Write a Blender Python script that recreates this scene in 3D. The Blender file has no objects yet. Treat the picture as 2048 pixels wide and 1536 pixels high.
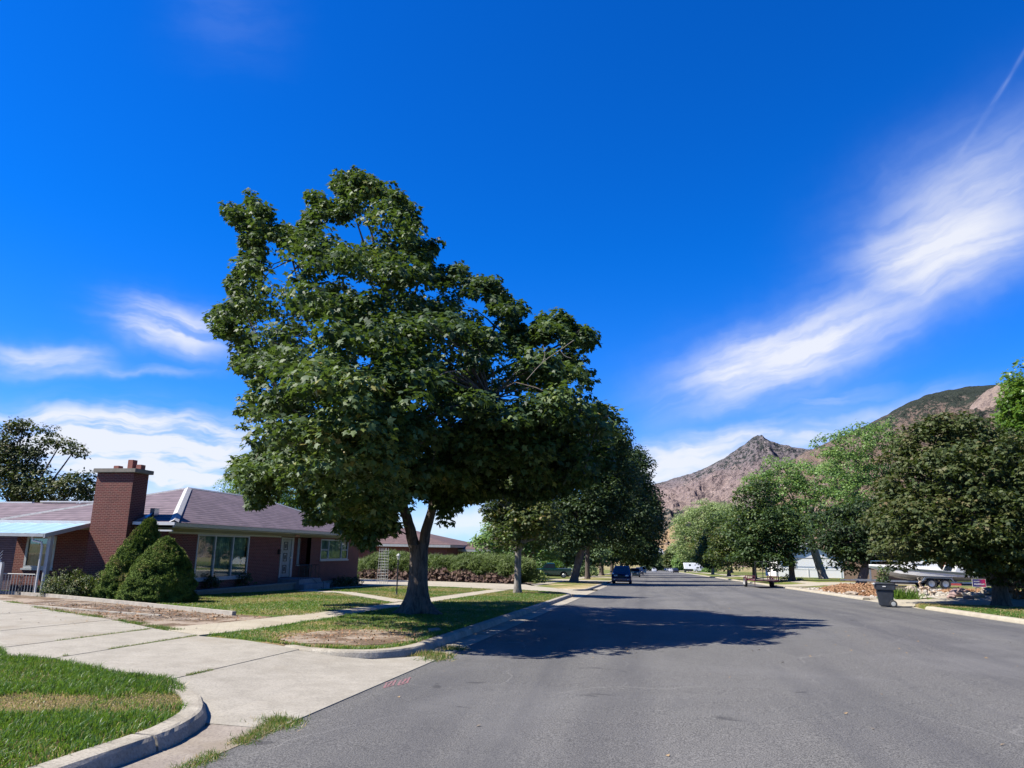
import bpy, bmesh, math, random
import numpy as np
from mathutils import Vector, Matrix
random.seed(7)
RNG = np.random.default_rng(11)
SC = bpy.context.scene
COL = SC.collection
PI = math.pi

# ------------------------------------------------------------------ camera
FPX, CX, CY, CAMH, GRADE = 1460.0, 1024.0, 768.0, 1.6, 0.0203
ROLL = 0.018
PITCH = math.atan(331 * math.cos(ROLL) / FPX)
_up = np.array([math.sin(ROLL) * math.cos(PITCH), -math.cos(ROLL) * math.cos(PITCH), math.sin(PITCH)])
_d = np.array([1298 - CX, 1104 - CY, FPX]); _d /= np.linalg.norm(_d)
_yc = _d - _up * (_d @ _up); _yc /= np.linalg.norm(_yc)
_xc = np.cross(_yc, _up)
CM = np.array([_xc, _yc, _up])
cam = bpy.data.cameras.new('camera')
cam_ob = bpy.data.objects.new('camera', cam); COL.objects.link(cam_ob)
cam.sensor_fit = 'HORIZONTAL'; cam.sensor_width = 36.0; cam.lens = 36.0 * FPX / 2048.0
cam.clip_start = 0.05; cam.clip_end = 20000
_r, _u, _b = CM @ [1, 0, 0], CM @ [0, -1, 0], CM @ [0, 0, -1]
cam_ob.matrix_world = Matrix(((_r[0], _u[0], _b[0], 0), (_r[1], _u[1], _b[1], 0), (_r[2], _u[2], _b[2], CAMH), (0, 0, 0, 1)))
SC.camera = cam_ob

def ray(px, py): return CM @ np.array([px - CX, py - CY, FPX])
def azel(px, py):
    d = ray(px, py)
    return math.degrees(math.atan2(d[0], d[1])), math.degrees(math.atan2(d[2], math.hypot(d[0], d[1])))
def sstep(a, b, v):
    t = min(max((v - a) / (b - a), 0), 1); return t * t * (3 - 2 * t)
def gz(x, y):
    """street level at x, y: the street falls gently away from the camera; the right yard is banked up"""
    yy = min(max(y, -60), 900)
    return -GRADE * yy + 0.018 * min(max(x, 0), 11) + 0.35 * sstep(12, 17, x) * sstep(37, 44, y)
def at(px, py, h=0.0):
    """survey: the point of the ground (h above street level) seen in this direction"""
    d = ray(px, py); t = 10.0 / d[1]
    t = (h - CAMH) / (d[2] + GRADE * d[1])
    for i in range(80):
        t += 0.6 * ((gz(d[0] * t, d[1] * t) + h - CAMH) / d[2] - t)
    return d[0] * t, d[1] * t
def aty(px, py, y):
    d = ray(px, py); t = y / d[1]; return np.array([d[0] * t, y, CAMH + d[2] * t])

# ------------------------------------------------------------------ node helpers
def new_mat(name):
    m = bpy.data.materials.new(name); m.use_nodes = True
    nt = m.node_tree; nt.nodes.clear()
    out = nt.nodes.new('ShaderNodeOutputMaterial'); b = nt.nodes.new('ShaderNodeBsdfPrincipled')
    nt.links.new(b.outputs[0], out.inputs[0])
    return m, nt, b, out
class NT:
    def __init__(s, nt): s.nt = nt
    def n(s, t, **k):
        nd = s.nt.nodes.new(t)
        for a, v in k.items(): setattr(nd, a, v)
        return nd
    def put(s, inp, v):
        if isinstance(v, bpy.types.NodeSocket): s.nt.links.new(v, inp)
        else: inp.default_value = v
    def m(s, op, a, b=0.0, c=None, clamp=False):
        nd = s.n('ShaderNodeMath', operation=op, use_clamp=clamp)
        s.put(nd.inputs[0], a); s.put(nd.inputs[1], b)
        if c is not None: s.put(nd.inputs[2], c)
        return nd.outputs[0]
    def sm(s, x, a, b):
        nd = s.n('ShaderNodeMapRange', interpolation_type='SMOOTHSTEP')
        s.put(nd.inputs[0], x); nd.inputs[1].default_value = a; nd.inputs[2].default_value = b
        return nd.outputs[0]
    def pos(s): return s.n('ShaderNodeNewGeometry').outputs['Position']
    def noise(s, vec, scale, detail=4, rough=0.55, dist=0.0, dim='3D'):
        nd = s.n('ShaderNodeTexNoise', noise_dimensions=dim)
        if vec is not None: s.put(nd.inputs['Vector'], vec)
        nd.inputs['Scale'].default_value = scale; nd.inputs['Detail'].default_value = detail
        nd.inputs['Roughness'].default_value = rough; nd.inputs['Distortion'].default_value = dist
        return nd.outputs[0]
    def vor(s, vec, scale, feat='F1'):
        nd = s.n('ShaderNodeTexVoronoi', feature=feat); s.put(nd.inputs['Vector'], vec)
        nd.inputs['Scale'].default_value = scale
        return nd
    def mapv(s, vec, scale=(1, 1, 1), rot=(0, 0, 0), loc=(0, 0, 0)):
        nd = s.n('ShaderNodeMapping'); s.put(nd.inputs[0], vec)
        nd.inputs['Scale'].default_value = scale; nd.inputs['Rotation'].default_value = rot; nd.inputs['Location'].default_value = loc
        return nd.outputs[0]
    def mix(s, f, a, b, mode='MIX'):
        nd = s.n('ShaderNodeMix', data_type='RGBA', blend_type=mode)
        s.put(nd.inputs[0], f)
        for i, v in ((6, a), (7, b)):
            if isinstance(v, bpy.types.NodeSocket): s.nt.links.new(v, nd.inputs[i])
            else: nd.inputs[i].default_value = (*v[:3], 1)
        return nd.outputs[2]
    def ramp(s, f, stops):
        nd = s.n('ShaderNodeValToRGB'); e = nd.color_ramp.elements
        while len(e) < len(stops): e.new(0.5)
        for k, (p, c) in enumerate(stops): e[k].position = p; e[k].color = (*c, 1)
        s.put(nd.inputs[0], f); return nd.outputs[0]
    def bump(s, h, strength=0.3, dist=0.02):
        nd = s.n('ShaderNodeBump'); s.put(nd.inputs['Height'], h)
        nd.inputs['Strength'].default_value = strength; nd.inputs['Distance'].default_value = dist
        return nd.outputs[0]

# ------------------------------------------------------------------ world: sky with its clouds, sun
SUN_DIR = Vector((-0.78, -0.29, 1.0)).normalized()
w = bpy.data.worlds.new('World'); SC.world = w; w.use_nodes = True
nt = w.node_tree; nt.nodes.clear(); N = NT(nt)
bg = N.n('ShaderNodeBackground'); wo = N.n('ShaderNodeOutputWorld'); nt.links.new(bg.outputs[0], wo.inputs[0])
sky = N.n('ShaderNodeTexSky', sky_type='NISHITA', sun_disc=False)
sky.sun_elevation = math.asin(SUN_DIR.z); sky.sun_rotation = math.atan2(SUN_DIR.x, SUN_DIR.y)
sky.altitude = 1400; sky.air_density = 1.0; sky.dust_density = 0.15; sky.ozone_density = 3.5
hs = N.n('ShaderNodeHueSaturation'); hs.inputs['Hue'].default_value = 0.505; hs.inputs['Saturation'].default_value = 1.25; hs.inputs['Value'].default_value = 1.0
nt.links.new(sky.outputs[0], hs.inputs['Color'])
tc = N.n('ShaderNodeTexCoord').outputs['Generated']
nrm = N.n('ShaderNodeVectorMath', operation='NORMALIZE'); nt.links.new(tc, nrm.inputs[0])
sx = N.n('ShaderNodeSeparateXYZ'); nt.links.new(nrm.outputs[0], sx.inputs[0])
AZ = N.m('MULTIPLY', N.m('ARCTAN2', sx.outputs[0], sx.outputs[1]), 180 / PI)
EL = N.m('MULTIPLY', N.m('ARCSINE', sx.outputs[2]), 180 / PI)
cmb = N.n('ShaderNodeCombineXYZ'); nt.links.new(AZ, cmb.inputs[0]); nt.links.new(EL, cmb.inputs[1])
V2 = cmb.outputs[0]
w1 = N.noise(V2, 0.16, 4, 0.6); w2 = N.noise(N.mapv(V2, loc=(40, 9, 3)), 0.16, 4, 0.6)
AZw = N.m('MULTIPLY_ADD', N.m('SUBTRACT', w1, 0.5), 4.0, AZ); ELw = N.m('MULTIPLY_ADD', N.m('SUBTRACT', w2, 0.5), 2.6, EL)
skyc = N.mix(1.0, hs.outputs[0], N.mix(N.sm(EL, 2.0, 24.0), (0.55, 1.05, 1.75), (0.06, 1.02, 1.80)), 'MULTIPLY')
acc = None
def cloud(p1, p2, wpx, s, warp=True, streak=0.6, fine=1.0):
    global acc
    a1, e1 = azel(*p1); a2, e2 = azel(*p2)
    u0, v0 = (a1 + a2) / 2, (e1 + e2) / 2
    L = math.hypot(a2 - a1, e2 - e1) / 2; W = wpx * 0.036; th = math.atan2(e2 - e1, a2 - a1)
    c, sn = math.cos(th), math.sin(th)
    A, B = (AZw, ELw) if warp else (AZ, EL)
    du, dv = N.m('SUBTRACT', A, u0), N.m('SUBTRACT', B, v0)
    a = N.m('MULTIPLY_ADD', du, c, N.m('MULTIPLY', dv, sn)); b = N.m('MULTIPLY_ADD', dv, c, N.m('MULTIPLY', du, -sn))
    r = N.m('ADD', N.m('POWER', N.m('ABSOLUTE', N.m('DIVIDE', a, L * 1.15)), 2.6), N.m('POWER', N.m('ABSOLUTE', N.m('DIVIDE', b, W * 1.25)), 2.2))
    m = N.m('EXPONENT', N.m('MULTIPLY', r, -1.1))
    if streak:
        cb = N.n('ShaderNodeCombineXYZ'); nt.links.new(a, cb.inputs[0]); nt.links.new(b, cb.inputs[1]); cb.inputs[2].default_value = u0
        ns = N.noise(N.mapv(cb.outputs[0], scale=(0.13 * fine, 0.8 * fine, 1)), 1.0, 5, 0.52, 0.1)
        m = N.m('MULTIPLY', m, N.m('MULTIPLY_ADD', N.sm(ns, 0.28, 0.66), streak, 1 - streak))
    m = N.m('MULTIPLY', m, s)
    acc = m if acc is None else N.m('MAXIMUM', N.m('ADD', acc, N.m('MULTIPLY', m, 0.35)), m)
cloud((1340, 790), (1790, 620), 64, 0.95, streak=0.45)
cloud((1420, 750), (1700, 650), 36, 0.85, streak=0.4)
cloud((1700, 570), (2060, 430), 74, 0.9, streak=0.4)
cloud((1740, 510), (2150, 280), 92, 0.78, streak=0.3)
cloud((1760, 640), (2070, 490), 40, 0.55)
cloud((1230, 920), (1720, 862), 46, 1.0, streak=0.5)
cloud((1220, 955), (1430, 932), 42, 1.1, streak=0.3)
cloud((1500, 812), (1770, 780), 15, 0.45, fine=1.6)
cloud((1600, 870), (1950, 790), 34, 0.65)
cloud((235, 632), (450, 682), 38, 1.0, fine=1.5)
cloud((-60, 715), (210, 722), 24, 0.85)
cloud((90, 745), (400, 742), 9, 0.55, fine=1.5)
cloud((-80, 862), (520, 885), 46, 1.5, streak=0.75, fine=1.5)
cloud((60, 925), (560, 935), 44, 1.35, streak=0.7, fine=1.4)
cloud((240, 832), (420, 858), 16, 0.6)
cloud((-50, 818), (60, 830), 16, 0.8, fine=2.0)
cloud((0, 985), (560, 985), 40, 0.95, streak=0.3)
cloud((700, 1050), (1250, 1050), 45, 0.95, streak=0.2)
cloud((1180, 1040), (1500, 1020), 60, 0.6)
cloud((285, 916), (312, 918), 11, 1.2, streak=0.5, fine=4)
cloud((318, 955), (334, 960), 9, 1.2, streak=0.5, fine=4)
cloud((2060, 85), (1925, 300), 4, 0.32, warp=False, fine=3)
cloud((1765, 345), (1780, 335), 10, 0.12)
cloud((350, 20), (560, 40), 60, 0.10)
dens = N.m('MINIMUM', acc, 1.0)
thick = N.sm(dens, 0.0, 1.0)
cloudcol = N.mix(thick, (0.42, 0.58, 1.0), (0.90, 0.925, 1.0))
cl = N.n('ShaderNodeVectorMath', operation='SCALE'); nt.links.new(cloudcol, cl.inputs[0]); cl.inputs['Scale'].default_value = 8.0
fin = N.mix(N.m('MULTIPLY', dens, 0.93), skyc, cl.outputs[0])
nt.links.new(fin, bg.inputs[0]); bg.inputs[1].default_value = 0.05
w.cycles.sampling_method = 'MANUAL'; w.cycles.sample_map_resolution = 512
sl = bpy.data.lights.new('sun', 'SUN'); sl.energy = 5.0; sl.angle = math.radians(0.5); sl.color = (1.0, 0.94, 0.84)
so = bpy.data.objects.new('sun', sl); COL.objects.link(so)
so.rotation_euler = (-SUN_DIR).to_track_quat('-Z', 'Y').to_euler()
SC.view_settings.view_transform = 'Standard'; SC.view_settings.look = 'None'
SC.view_settings.exposure = 1.32; SC.view_settings.gamma = 1.0
SC.cycles.max_bounces = 6; SC.cycles.diffuse_bounces = 3; SC.cycles.transparent_max_bounces = 6

# ------------------------------------------------------------------ mesh helpers
def link(o, parent=None):
    COL.objects.link(o)
    if parent is not None: o.parent = parent
    return o
def tag(o, label=None, cat=None, group=None, kind=None):
    if label: o['label'] = label
    if cat: o['category'] = cat
    if group: o['group'] = group
    if kind: o['kind'] = kind
    return o
def empty(name, loc=(0, 0, 0), rz=0.0, rx=0.0):
    o = bpy.data.objects.new(name, None); o.location = loc; o.rotation_euler = (rx, 0, rz); o.empty_display_size = 0.2
    return link(o)
class MB:
    def __init__(s): s.v = []; s.f = []; s.sm = False
    def add(s, vs, fs):
        o = len(s.v); s.v += [tuple(map(float, p)) for p in vs]; s.f += [tuple(i + o for i in f) for f in fs]; return s
    def box(s, x0, x1, y0, y1, z0, z1):
        return s.add([(x0, y0, z0), (x1, y0, z0), (x1, y1, z0), (x0, y1, z0), (x0, y0, z1), (x1, y0, z1), (x1, y1, z1), (x0, y1, z1)],
                     [(0, 3, 2, 1), (4, 5, 6, 7), (0, 1, 5, 4), (1, 2, 6, 5), (2, 3, 7, 6), (3, 0, 4, 7)])
    def quad(s, a, b, c, d): return s.add([a, b, c, d], [(0, 1, 2, 3)])
    def prism(s, prof, x0, x1, axis='x'):
        """closed profile [(a,b)...] extruded along axis; for 'x' (a,b)=(y,z); 'y' (x,z); 'z' (x,y)"""
        n = len(prof)
        def P(t, a, b): return (t, a, b) if axis == 'x' else ((a, t, b) if axis == 'y' else (a, b, t))
        vs = [P(x0, a, b) for a, b in prof] + [P(x1, a, b) for a, b in prof]
        fs = [tuple(range(n)), tuple(range(2 * n - 1, n - 1, -1))] + [(i, i + n, (i + 1) % n + n, (i + 1) % n) for i in range(n)]
        return s.add(vs, fs)
    def tube(s, pts, rad, seg=8, caps=True):
        pts = [Vector(p) for p in pts]
        if not hasattr(rad, '__len__'): rad = [rad] * len(pts)
        rings = []; prev = None
        for i, p in enumerate(pts):
            t = (pts[min(i + 1, len(pts) - 1)] - pts[max(i - 1, 0)])
            if t.length < 1e-9: t = Vector((0, 0, 1))
            t.normalize()
            a = prev if prev is not None else (Vector((1, 0, 0)) if abs(t.x) < 0.8 else Vector((0, 1, 0)))
            a = (a - t * a.dot(t)); a.normalize(); b = t.cross(a); prev = a
            rings.append([p + (a * math.cos(2 * PI * k / seg) + b * math.sin(2 * PI * k / seg)) * rad[i] for k in range(seg)])
        vs = [q for r in rings for q in r]; fs = []
        for i in range(len(pts) - 1):
            for k in range(seg):
                fs.append((i * seg + k, i * seg + (k + 1) % seg, (i + 1) * seg + (k + 1) % seg, (i + 1) * seg + k))
        if caps: fs += [tuple(range(seg - 1, -1, -1)), tuple((len(pts) - 1) * seg + k for k in range(seg))]
        return s.add(vs, fs)
    def bar(s, a, b, r=0.02, seg=6): return s.tube([a, b], r, seg)
    def lathe(s, prof, c=(0, 0, 0), seg=16, axis='z'):
        vs = []; n = len(prof)
        for k in range(seg):
            a = 2 * PI * k / seg
            for r, h in prof:
                x, y, z = r * math.cos(a), r * math.sin(a), h
                if axis == 'x': x, y, z = h, r * math.cos(a), r * math.sin(a)
                vs.append((c[0] + x, c[1] + y, c[2] + z))
        fs = [(k * n + i, ((k + 1) % seg) * n + i, ((k + 1) % seg) * n + i + 1, k * n + i + 1) for k in range(seg) for i in range(n - 1)]
        return s.add(vs, fs)
    def ell(s, c, r, seg=12, rings=8, jit=0.0):
        prof = [(max(math.sin(PI * i / rings), 0.001), -math.cos(PI * i / rings)) for i in range(rings + 1)]
        vs = []
        for k in range(seg):
            a = 2 * PI * k / seg
            for rr, h in prof:
                j = 1 + random.uniform(-jit, jit)
                vs.append((c[0] + r[0] * rr * math.cos(a) * j, c[1] + r[1] * rr * math.sin(a) * j, c[2] + r[2] * h * j))
        n = rings + 1
        return s.add(vs, [(k * n + i, ((k + 1) % seg) * n + i, ((k + 1) % seg) * n + i + 1, k * n + i + 1) for k in range(seg) for i in range(rings)])
    def build(s, name, mat, parent=None, bevel=0.0, smooth=False, label=None):
        me = bpy.data.meshes.new(name); me.from_pydata(s.v, [], s.f); me.materials.append(mat)
        bm = bmesh.new(); bm.from_mesh(me)
        if smooth: bmesh.ops.remove_doubles(bm, verts=bm.verts, dist=1e-5)
        bmesh.ops.recalc_face_normals(bm, faces=bm.faces)
        if bevel > 0:
            eds = [e for e in bm.edges if len(e.link_faces) == 2 and e.calc_face_angle(0) > 0.5]
            bmesh.ops.bevel(bm, geom=eds, offset=bevel, segments=2, affect='EDGES', clamp_overlap=True)
        bm.to_mesh(me); bm.free()
        if smooth or bevel > 0:
            for p in me.polygons: p.use_smooth = True
            if bevel > 0 or smooth:
                try: me.set_sharp_from_angle(angle=math.radians(38))
                except Exception: pass
        o = bpy.data.objects.new(name, me); link(o, parent)
        if label: o['label'] = label
        return o
def np_object(name, V, starts, loops, mat, parent=None, tint=None, smooth=False):
    me = bpy.data.meshes.new(name)
    me.vertices.add(len(V)); me.vertices.foreach_set('co', np.ascontiguousarray(V, dtype=np.float32).ravel())
    me.loops.add(len(loops)); me.loops.foreach_set('vertex_index', np.ascontiguousarray(loops, dtype=np.int32))
    me.polygons.add(len(starts)); me.polygons.foreach_set('loop_start', np.ascontiguousarray(starts, dtype=np.int32))
    me.update(calc_edges=True)
    if smooth: me.polygons.foreach_set('use_smooth', np.ones(len(starts), bool))
    if tint is not None:
        a = me.attributes.new('tint', 'FLOAT', 'FACE'); a.data.foreach_set('value', np.ascontiguousarray(tint, dtype=np.float32))
    me.materials.append(mat)
    return link(bpy.data.objects.new(name, me), parent)
def curve_pts(pts, n=4):
    """Catmull-Rom through points"""
    P = [Vector(p) for p in pts]; out = []
    for i in range(len(P) - 1):
        p0, p1, p2, p3 = P[max(i - 1, 0)], P[i], P[i + 1], P[min(i + 2, len(P) - 1)]
        for k in range(n):
            t = k / n
            out.append(0.5 * ((2 * p1) + (p2 - p0) * t + (2 * p0 - 5 * p1 + 4 * p2 - p3) * t * t + (3 * p1 - p0 - 3 * p2 + p3) * t ** 3))
    out.append(P[-1]); return out
def offf(off, x, y): return off(x, y) if callable(off) else off
def sheet(name, pts, off, mat, kind='structure', skirt=0.0, label=None, cat=None, wob=0.0, parent=None, extra=()):
    """a ground patch: polygon draped on the ground, cut where the ground bends"""
    if wob:
        q = []
        for i in range(len(pts)):
            a, b = pts[i], pts[(i + 1) % len(pts)]; L = math.hypot(b[0] - a[0], b[1] - a[1]); k = max(1, int(L / 0.35)) if L < 25 else 1
            for j in range(k):
                t = j / k; q.append((a[0] + (b[0] - a[0]) * t + random.uniform(-wob, wob), a[1] + (b[1] - a[1]) * t + random.uniform(-wob, wob)))
        pts = q
    bm = bmesh.new()
    f = bm.faces.new([bm.verts.new((p[0], p[1], 0)) for p in pts])
    bmesh.ops.triangulate(bm, faces=bm.faces)
    cuts = [((c, 0, 0), (1, 0, 0)) for c in (0, 11, 12, 13.25, 14.5, 15.75, 17)] + [((0, c, 0), (0, 1, 0)) for c in (37, 38.75, 40.5, 42.25, 44)] + list(extra)
    xs = [p[0] for p in pts]; ys = [p[1] for p in pts]
    for co, no in cuts:
        v = co[0] if no[0] else co[1]; lo, hi = (min(xs), max(xs)) if no[0] else (min(ys), max(ys))
        if lo < v < hi: bmesh.ops.bisect_plane(bm, geom=bm.verts[:] + bm.edges[:] + bm.faces[:], plane_co=co, plane_no=no)
    if skirt:
        be = [e for e in bm.edges if len(e.link_faces) == 1]
        r = bmesh.ops.extrude_edge_only(bm, edges=be); sk = set(g for g in r['geom'] if isinstance(g, bmesh.types.BMVert))
    else: sk = set()
    for v in bm.verts: v.co.z = gz(v.co.x, v.co.y) + offf(off, v.co.x, v.co.y) - (skirt if v in sk else 0)
    bmesh.ops.recalc_face_normals(bm, faces=bm.faces)
    up = sum(f.normal.z * f.calc_area() for f in bm.faces)
    if up < 0: bmesh.ops.reverse_faces(bm, faces=bm.faces)
    me = bpy.data.meshes.new(name); bm.to_mesh(me); bm.free(); me.materials.append(mat)
    o = link(bpy.data.objects.new(name, me), parent)
    return tag(o, label, cat, None, kind)
def strip(name, path, prof, mat, kind='structure', close=False, jit=0.0, parent=None):
    """profile [(across, up)...] swept along ground path; across is to the LEFT of travel"""
    pts = [Vector((p[0], p[1], 0)) for p in path]; n = len(prof); mb = MB(); vs = []
    for i, p in enumerate(pts):
        t = (pts[min(i + 1, len(pts) - 1)] - pts[max(i - 1, 0)]); t.normalize(); nrm = Vector((-t.y, t.x, 0))
        for a, z in prof:
            q = p + nrm * a; j = random.uniform(-jit, jit)
            vs.append((q.x + j, q.y + j, gz(q.x, q.y) + z + j * 0.5))
    fs = [(i * n + k, (i + 1) * n + k, (i + 1) * n + k + 1, i * n + k + 1) for i in range(len(pts) - 1) for k in range(n - 1)]
    fs += [tuple(range(n)), tuple((len(pts) - 1) * n + k for k in range(n - 1, -1, -1))]
    mb.add(vs, fs); o = mb.build(name, mat, parent)
    return tag(o, kind=kind) if kind else o
# ------------------------------------------------------------------ materials
def plain(name, col, rough=0.6, metal=0.0, vary=0.12, vscale=6.0, bump=0.0, bscale=40.0, spec=None, coat=0.0):
    m, nt, b, _ = new_mat(name); N = NT(nt); p = N.n('ShaderNodeTexCoord').outputs['Object']
    n = N.noise(p, vscale, 5, 0.6)
    c = N.mix(N.sm(n, 0.3, 0.7), [v * (1 - vary) for v in col], [min(1, v * (1 + vary)) for v in col])
    nt.links.new(N.mix(1.0, c, (0.82,) * 3, 'MULTIPLY'), b.inputs['Base Color']); b.inputs['Roughness'].default_value = rough; b.inputs['Metallic'].default_value = metal
    if spec is not None: b.inputs['Specular IOR Level'].default_value = spec
    if coat: b.inputs['Coat Weight'].default_value = coat; b.inputs['Coat Roughness'].default_value = 0.05
    if bump: nt.links.new(N.bump(N.noise(p, bscale, 4), bump, 0.01), b.inputs['Normal'])
    return m
def xyz(N, p):
    s = N.n('ShaderNodeSeparateXYZ'); N.put(s.inputs[0], p); return s.outputs
def mk_asphalt():
    m, nt, b, _ = new_mat('asphalt'); N = NT(nt); p = N.pos()
    fine = N.noise(p, 62, 3, 0.75); grit = N.vor(p, 85).outputs['Distance']; mid = N.noise(p, 9, 4, 0.6)
    big = N.noise(N.mapv(p, scale=(1.1, 0.10, 1)), 0.55, 6, 0.62, 0.8); patch = N.noise(p, 0.22, 4, 0.6, 0.6)
    c = N.mix(N.sm(fine, 0.38, 0.63), (0.042, 0.041, 0.039), (0.178, 0.173, 0.162))
    c = N.mix(N.m('MULTIPLY', N.sm(grit, 0.26, 0.05), 0.6), c, (0.248, 0.24, 0.232))
    c = N.mix(N.m('MULTIPLY', N.sm(big, 0.42, 0.66), 0.6), c, (0.06, 0.06, 0.064))
    c = N.mix(N.m('MULTIPLY', N.sm(patch, 0.45, 0.68), 0.32), c, (0.168, 0.164, 0.16))
    c = N.mix(N.m('MULTIPLY', N.sm(mid, 0.5, 0.75), 0.22), c, (0.048, 0.048, 0.0512))
    # wheel tracks worn along the street
    o = xyz(N, p); wx = N.m('ADD', o[0], N.m('MULTIPLY', N.noise(N.mapv(p, scale=(1, 0.05, 1)), 1.0, 2), 0.9))
    trk = N.m('ABSOLUTE', N.m('SINE', N.m('MULTIPLY', wx, 0.95)))
    c = N.mix(N.m('MULTIPLY', N.sm(trk, 0.42, 0.0), N.m('MULTIPLY', N.sm(patch, 0.3, 0.6), 0.35)), c, (0.044, 0.044, 0.048))
    # sealed and open cracks
    wp = N.n('ShaderNodeVectorMath', operation='ADD'); nt.links.new(N.mapv(p, scale=(1, 0.5, 1)), wp.inputs[0])
    wn = N.n('ShaderNodeTexNoise'); nt.links.new(p, wn.inputs[0]); wn.inputs['Scale'].default_value = 0.9; wn.inputs['Detail'].default_value = 5
    sc = N.n('ShaderNodeVectorMath', operation='SCALE'); nt.links.new(wn.outputs['Color'], sc.inputs[0]); sc.inputs['Scale'].default_value = 0.55
    nt.links.new(sc.outputs[0], wp.inputs[1])
    cr = N.vor(wp.outputs[0], 0.30, 'DISTANCE_TO_EDGE').outputs['Distance']
    msk = N.sm(N.noise(p, 0.35, 3), 0.44, 0.6)
    c = N.mix(N.m('MULTIPLY', N.m('MULTIPLY', N.sm(cr, 0.0055, 0.0008), msk), 0.22), c, (0.272, 0.264, 0.248))
    st = N.sm(N.noise(p, 1.3, 3, 0.5, 0.5), 0.68, 0.72)
    c = N.mix(N.m('MULTIPLY', st, 0.6), c, (0.024, 0.024, 0.0256))
    nt.links.new(N.mix(1.0, c, (0.82,) * 3, 'MULTIPLY'), b.inputs['Base Color']); b.inputs['Roughness'].default_value = 0.86; b.inputs['Specular IOR Level'].default_value = 0.3
    nt.links.new(N.bump(N.m('ADD', fine, N.m('MULTIPLY', grit, 0.6)), 0.55, 0.012), b.inputs['Normal'])
    return m
def mk_concrete(name, a=(0.255, 0.235, 0.195), d=(0.325, 0.302, 0.255), stain=0.5, pink=0.0):
    m, nt, b, _ = new_mat(name); N = NT(nt); p = N.pos()
    fine = N.noise(p, 38, 4, 0.75); mid = N.noise(p, 2.2, 6, 0.65, 0.4); big = N.noise(p, 0.5, 4, 0.6, 0.3)
    c = N.mix(N.sm(mid, 0.3, 0.7), a, d)
    c = N.mix(N.m('MULTIPLY', N.sm(fine, 0.46, 0.64), 0.55), c, [v * 0.55 for v in a])
    c = N.mix(N.m('MULTIPLY', N.sm(fine, 0.42, 0.30), 0.4), c, [min(1, v * 1.25) for v in d])
    c = N.mix(N.m('MULTIPLY', N.sm(big, 0.52, 0.72), stain * 0.9), c, (0.20, 0.165, 0.115))
    if pink: c = N.mix(pink, c, (0.42, 0.31, 0.25))
    hair = N.vor(N.mapv(p, scale=(1, 1, 1)), 0.55, 'DISTANCE_TO_EDGE').outputs['Distance']
    c = N.mix(N.m('MULTIPLY', N.sm(hair, 0.004, 0.0), 0.25), c, (0.2, 0.18, 0.15))
    nt.links.new(N.mix(1.0, c, (0.82,) * 3, 'MULTIPLY'), b.inputs['Base Color']); b.inputs['Roughness'].default_value = 0.9; b.inputs['Specular IOR Level'].default_value = 0.25
    nt.links.new(N.bump(N.m('ADD', fine, mid), 0.35, 0.01), b.inputs['Normal'])
    return m
def mk_ground(name, cols, scale=0.35, det=6, bumpd=0.03, sharp=(0.35, 0.65), speck=(0.25, 0.19, 0.11), sa=0.4, dk=0.4):
    m, nt, b, _ = new_mat(name); N = NT(nt); p = N.pos()
    big = N.noise(p, scale, det, 0.62, 0.3); fine = N.noise(p, 22, 5, 0.75); f2 = N.noise(p, 5, 4, 0.6)
    c = N.ramp(N.sm(N.m('MULTIPLY_ADD', N.m('SUBTRACT', f2, 0.5), 0.25, big), *sharp), cols)
    c = N.mix(N.m('MULTIPLY', N.sm(fine, 0.5, 0.72), sa), c, speck)
    c = N.mix(N.m('MULTIPLY', N.sm(fine, 0.46, 0.28), dk), c, [v * 0.3 for v in cols[0][1]])
    nt.links.new(N.mix(1.0, c, (0.82,) * 3, 'MULTIPLY'), b.inputs['Base Color']); b.inputs['Roughness'].default_value = 0.95; b.inputs['Specular IOR Level'].default_value = 0.1
    nt.links.new(N.bump(fine, 0.8, bumpd), b.inputs['Normal'])
    return m
def mk_brick(name, a, bcol, mortar, msize=0.018, bw=0.2, rh=0.0677, world=True, jit=0.5):
    m, nt, b, _ = new_mat(name); N = NT(nt)
    g = N.n('ShaderNodeNewGeometry'); p = g.outputs['Position'] ; nn = xyz(N, g.outputs['True Normal']); o = xyz(N, p)
    f = N.m('GREATER_THAN', N.m('ABSOLUTE', nn[0]), 0.6)
    u = N.m('ADD', N.m('MULTIPLY', o[1], f), N.m('MULTIPLY', o[0], N.m('SUBTRACT', 1.0, f)))
    cb = N.n('ShaderNodeCombineXYZ'); nt.links.new(u, cb.inputs[0]); nt.links.new(o[2], cb.inputs[1])
    t = N.n('ShaderNodeTexBrick'); nt.links.new(cb.outputs[0], t.inputs['Vector'])
    t.inputs['Scale'].default_value = 1.0; t.inputs['Brick Width'].default_value = bw; t.inputs['Row Height'].default_value = rh
    t.inputs['Mortar Size'].default_value = msize * 0.5; t.inputs['Mortar Smooth'].default_value = 0.15; t.inputs['Bias'].default_value = 0.0
    t.inputs['Color1'].default_value = (*a, 1); t.inputs['Color2'].default_value = (*bcol, 1); t.inputs['Mortar'].default_value = (*mortar, 1)
    n = N.noise(p, 2.0, 5, 0.6)
    c = N.mix(N.m('MULTIPLY', N.sm(n, 0.4, 0.7), jit * 0.5), t.outputs['Color'], [v * 0.5 for v in a])
    nt.links.new(N.mix(1.0, c, (0.82,) * 3, 'MULTIPLY'), b.inputs['Base Color']); b.inputs['Roughness'].default_value = 0.85
    nt.links.new(N.bump(N.m('SUBTRACT', 1.0, t.outputs['Fac']), 0.6, 0.012), b.inputs['Normal'])
    return m
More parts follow.
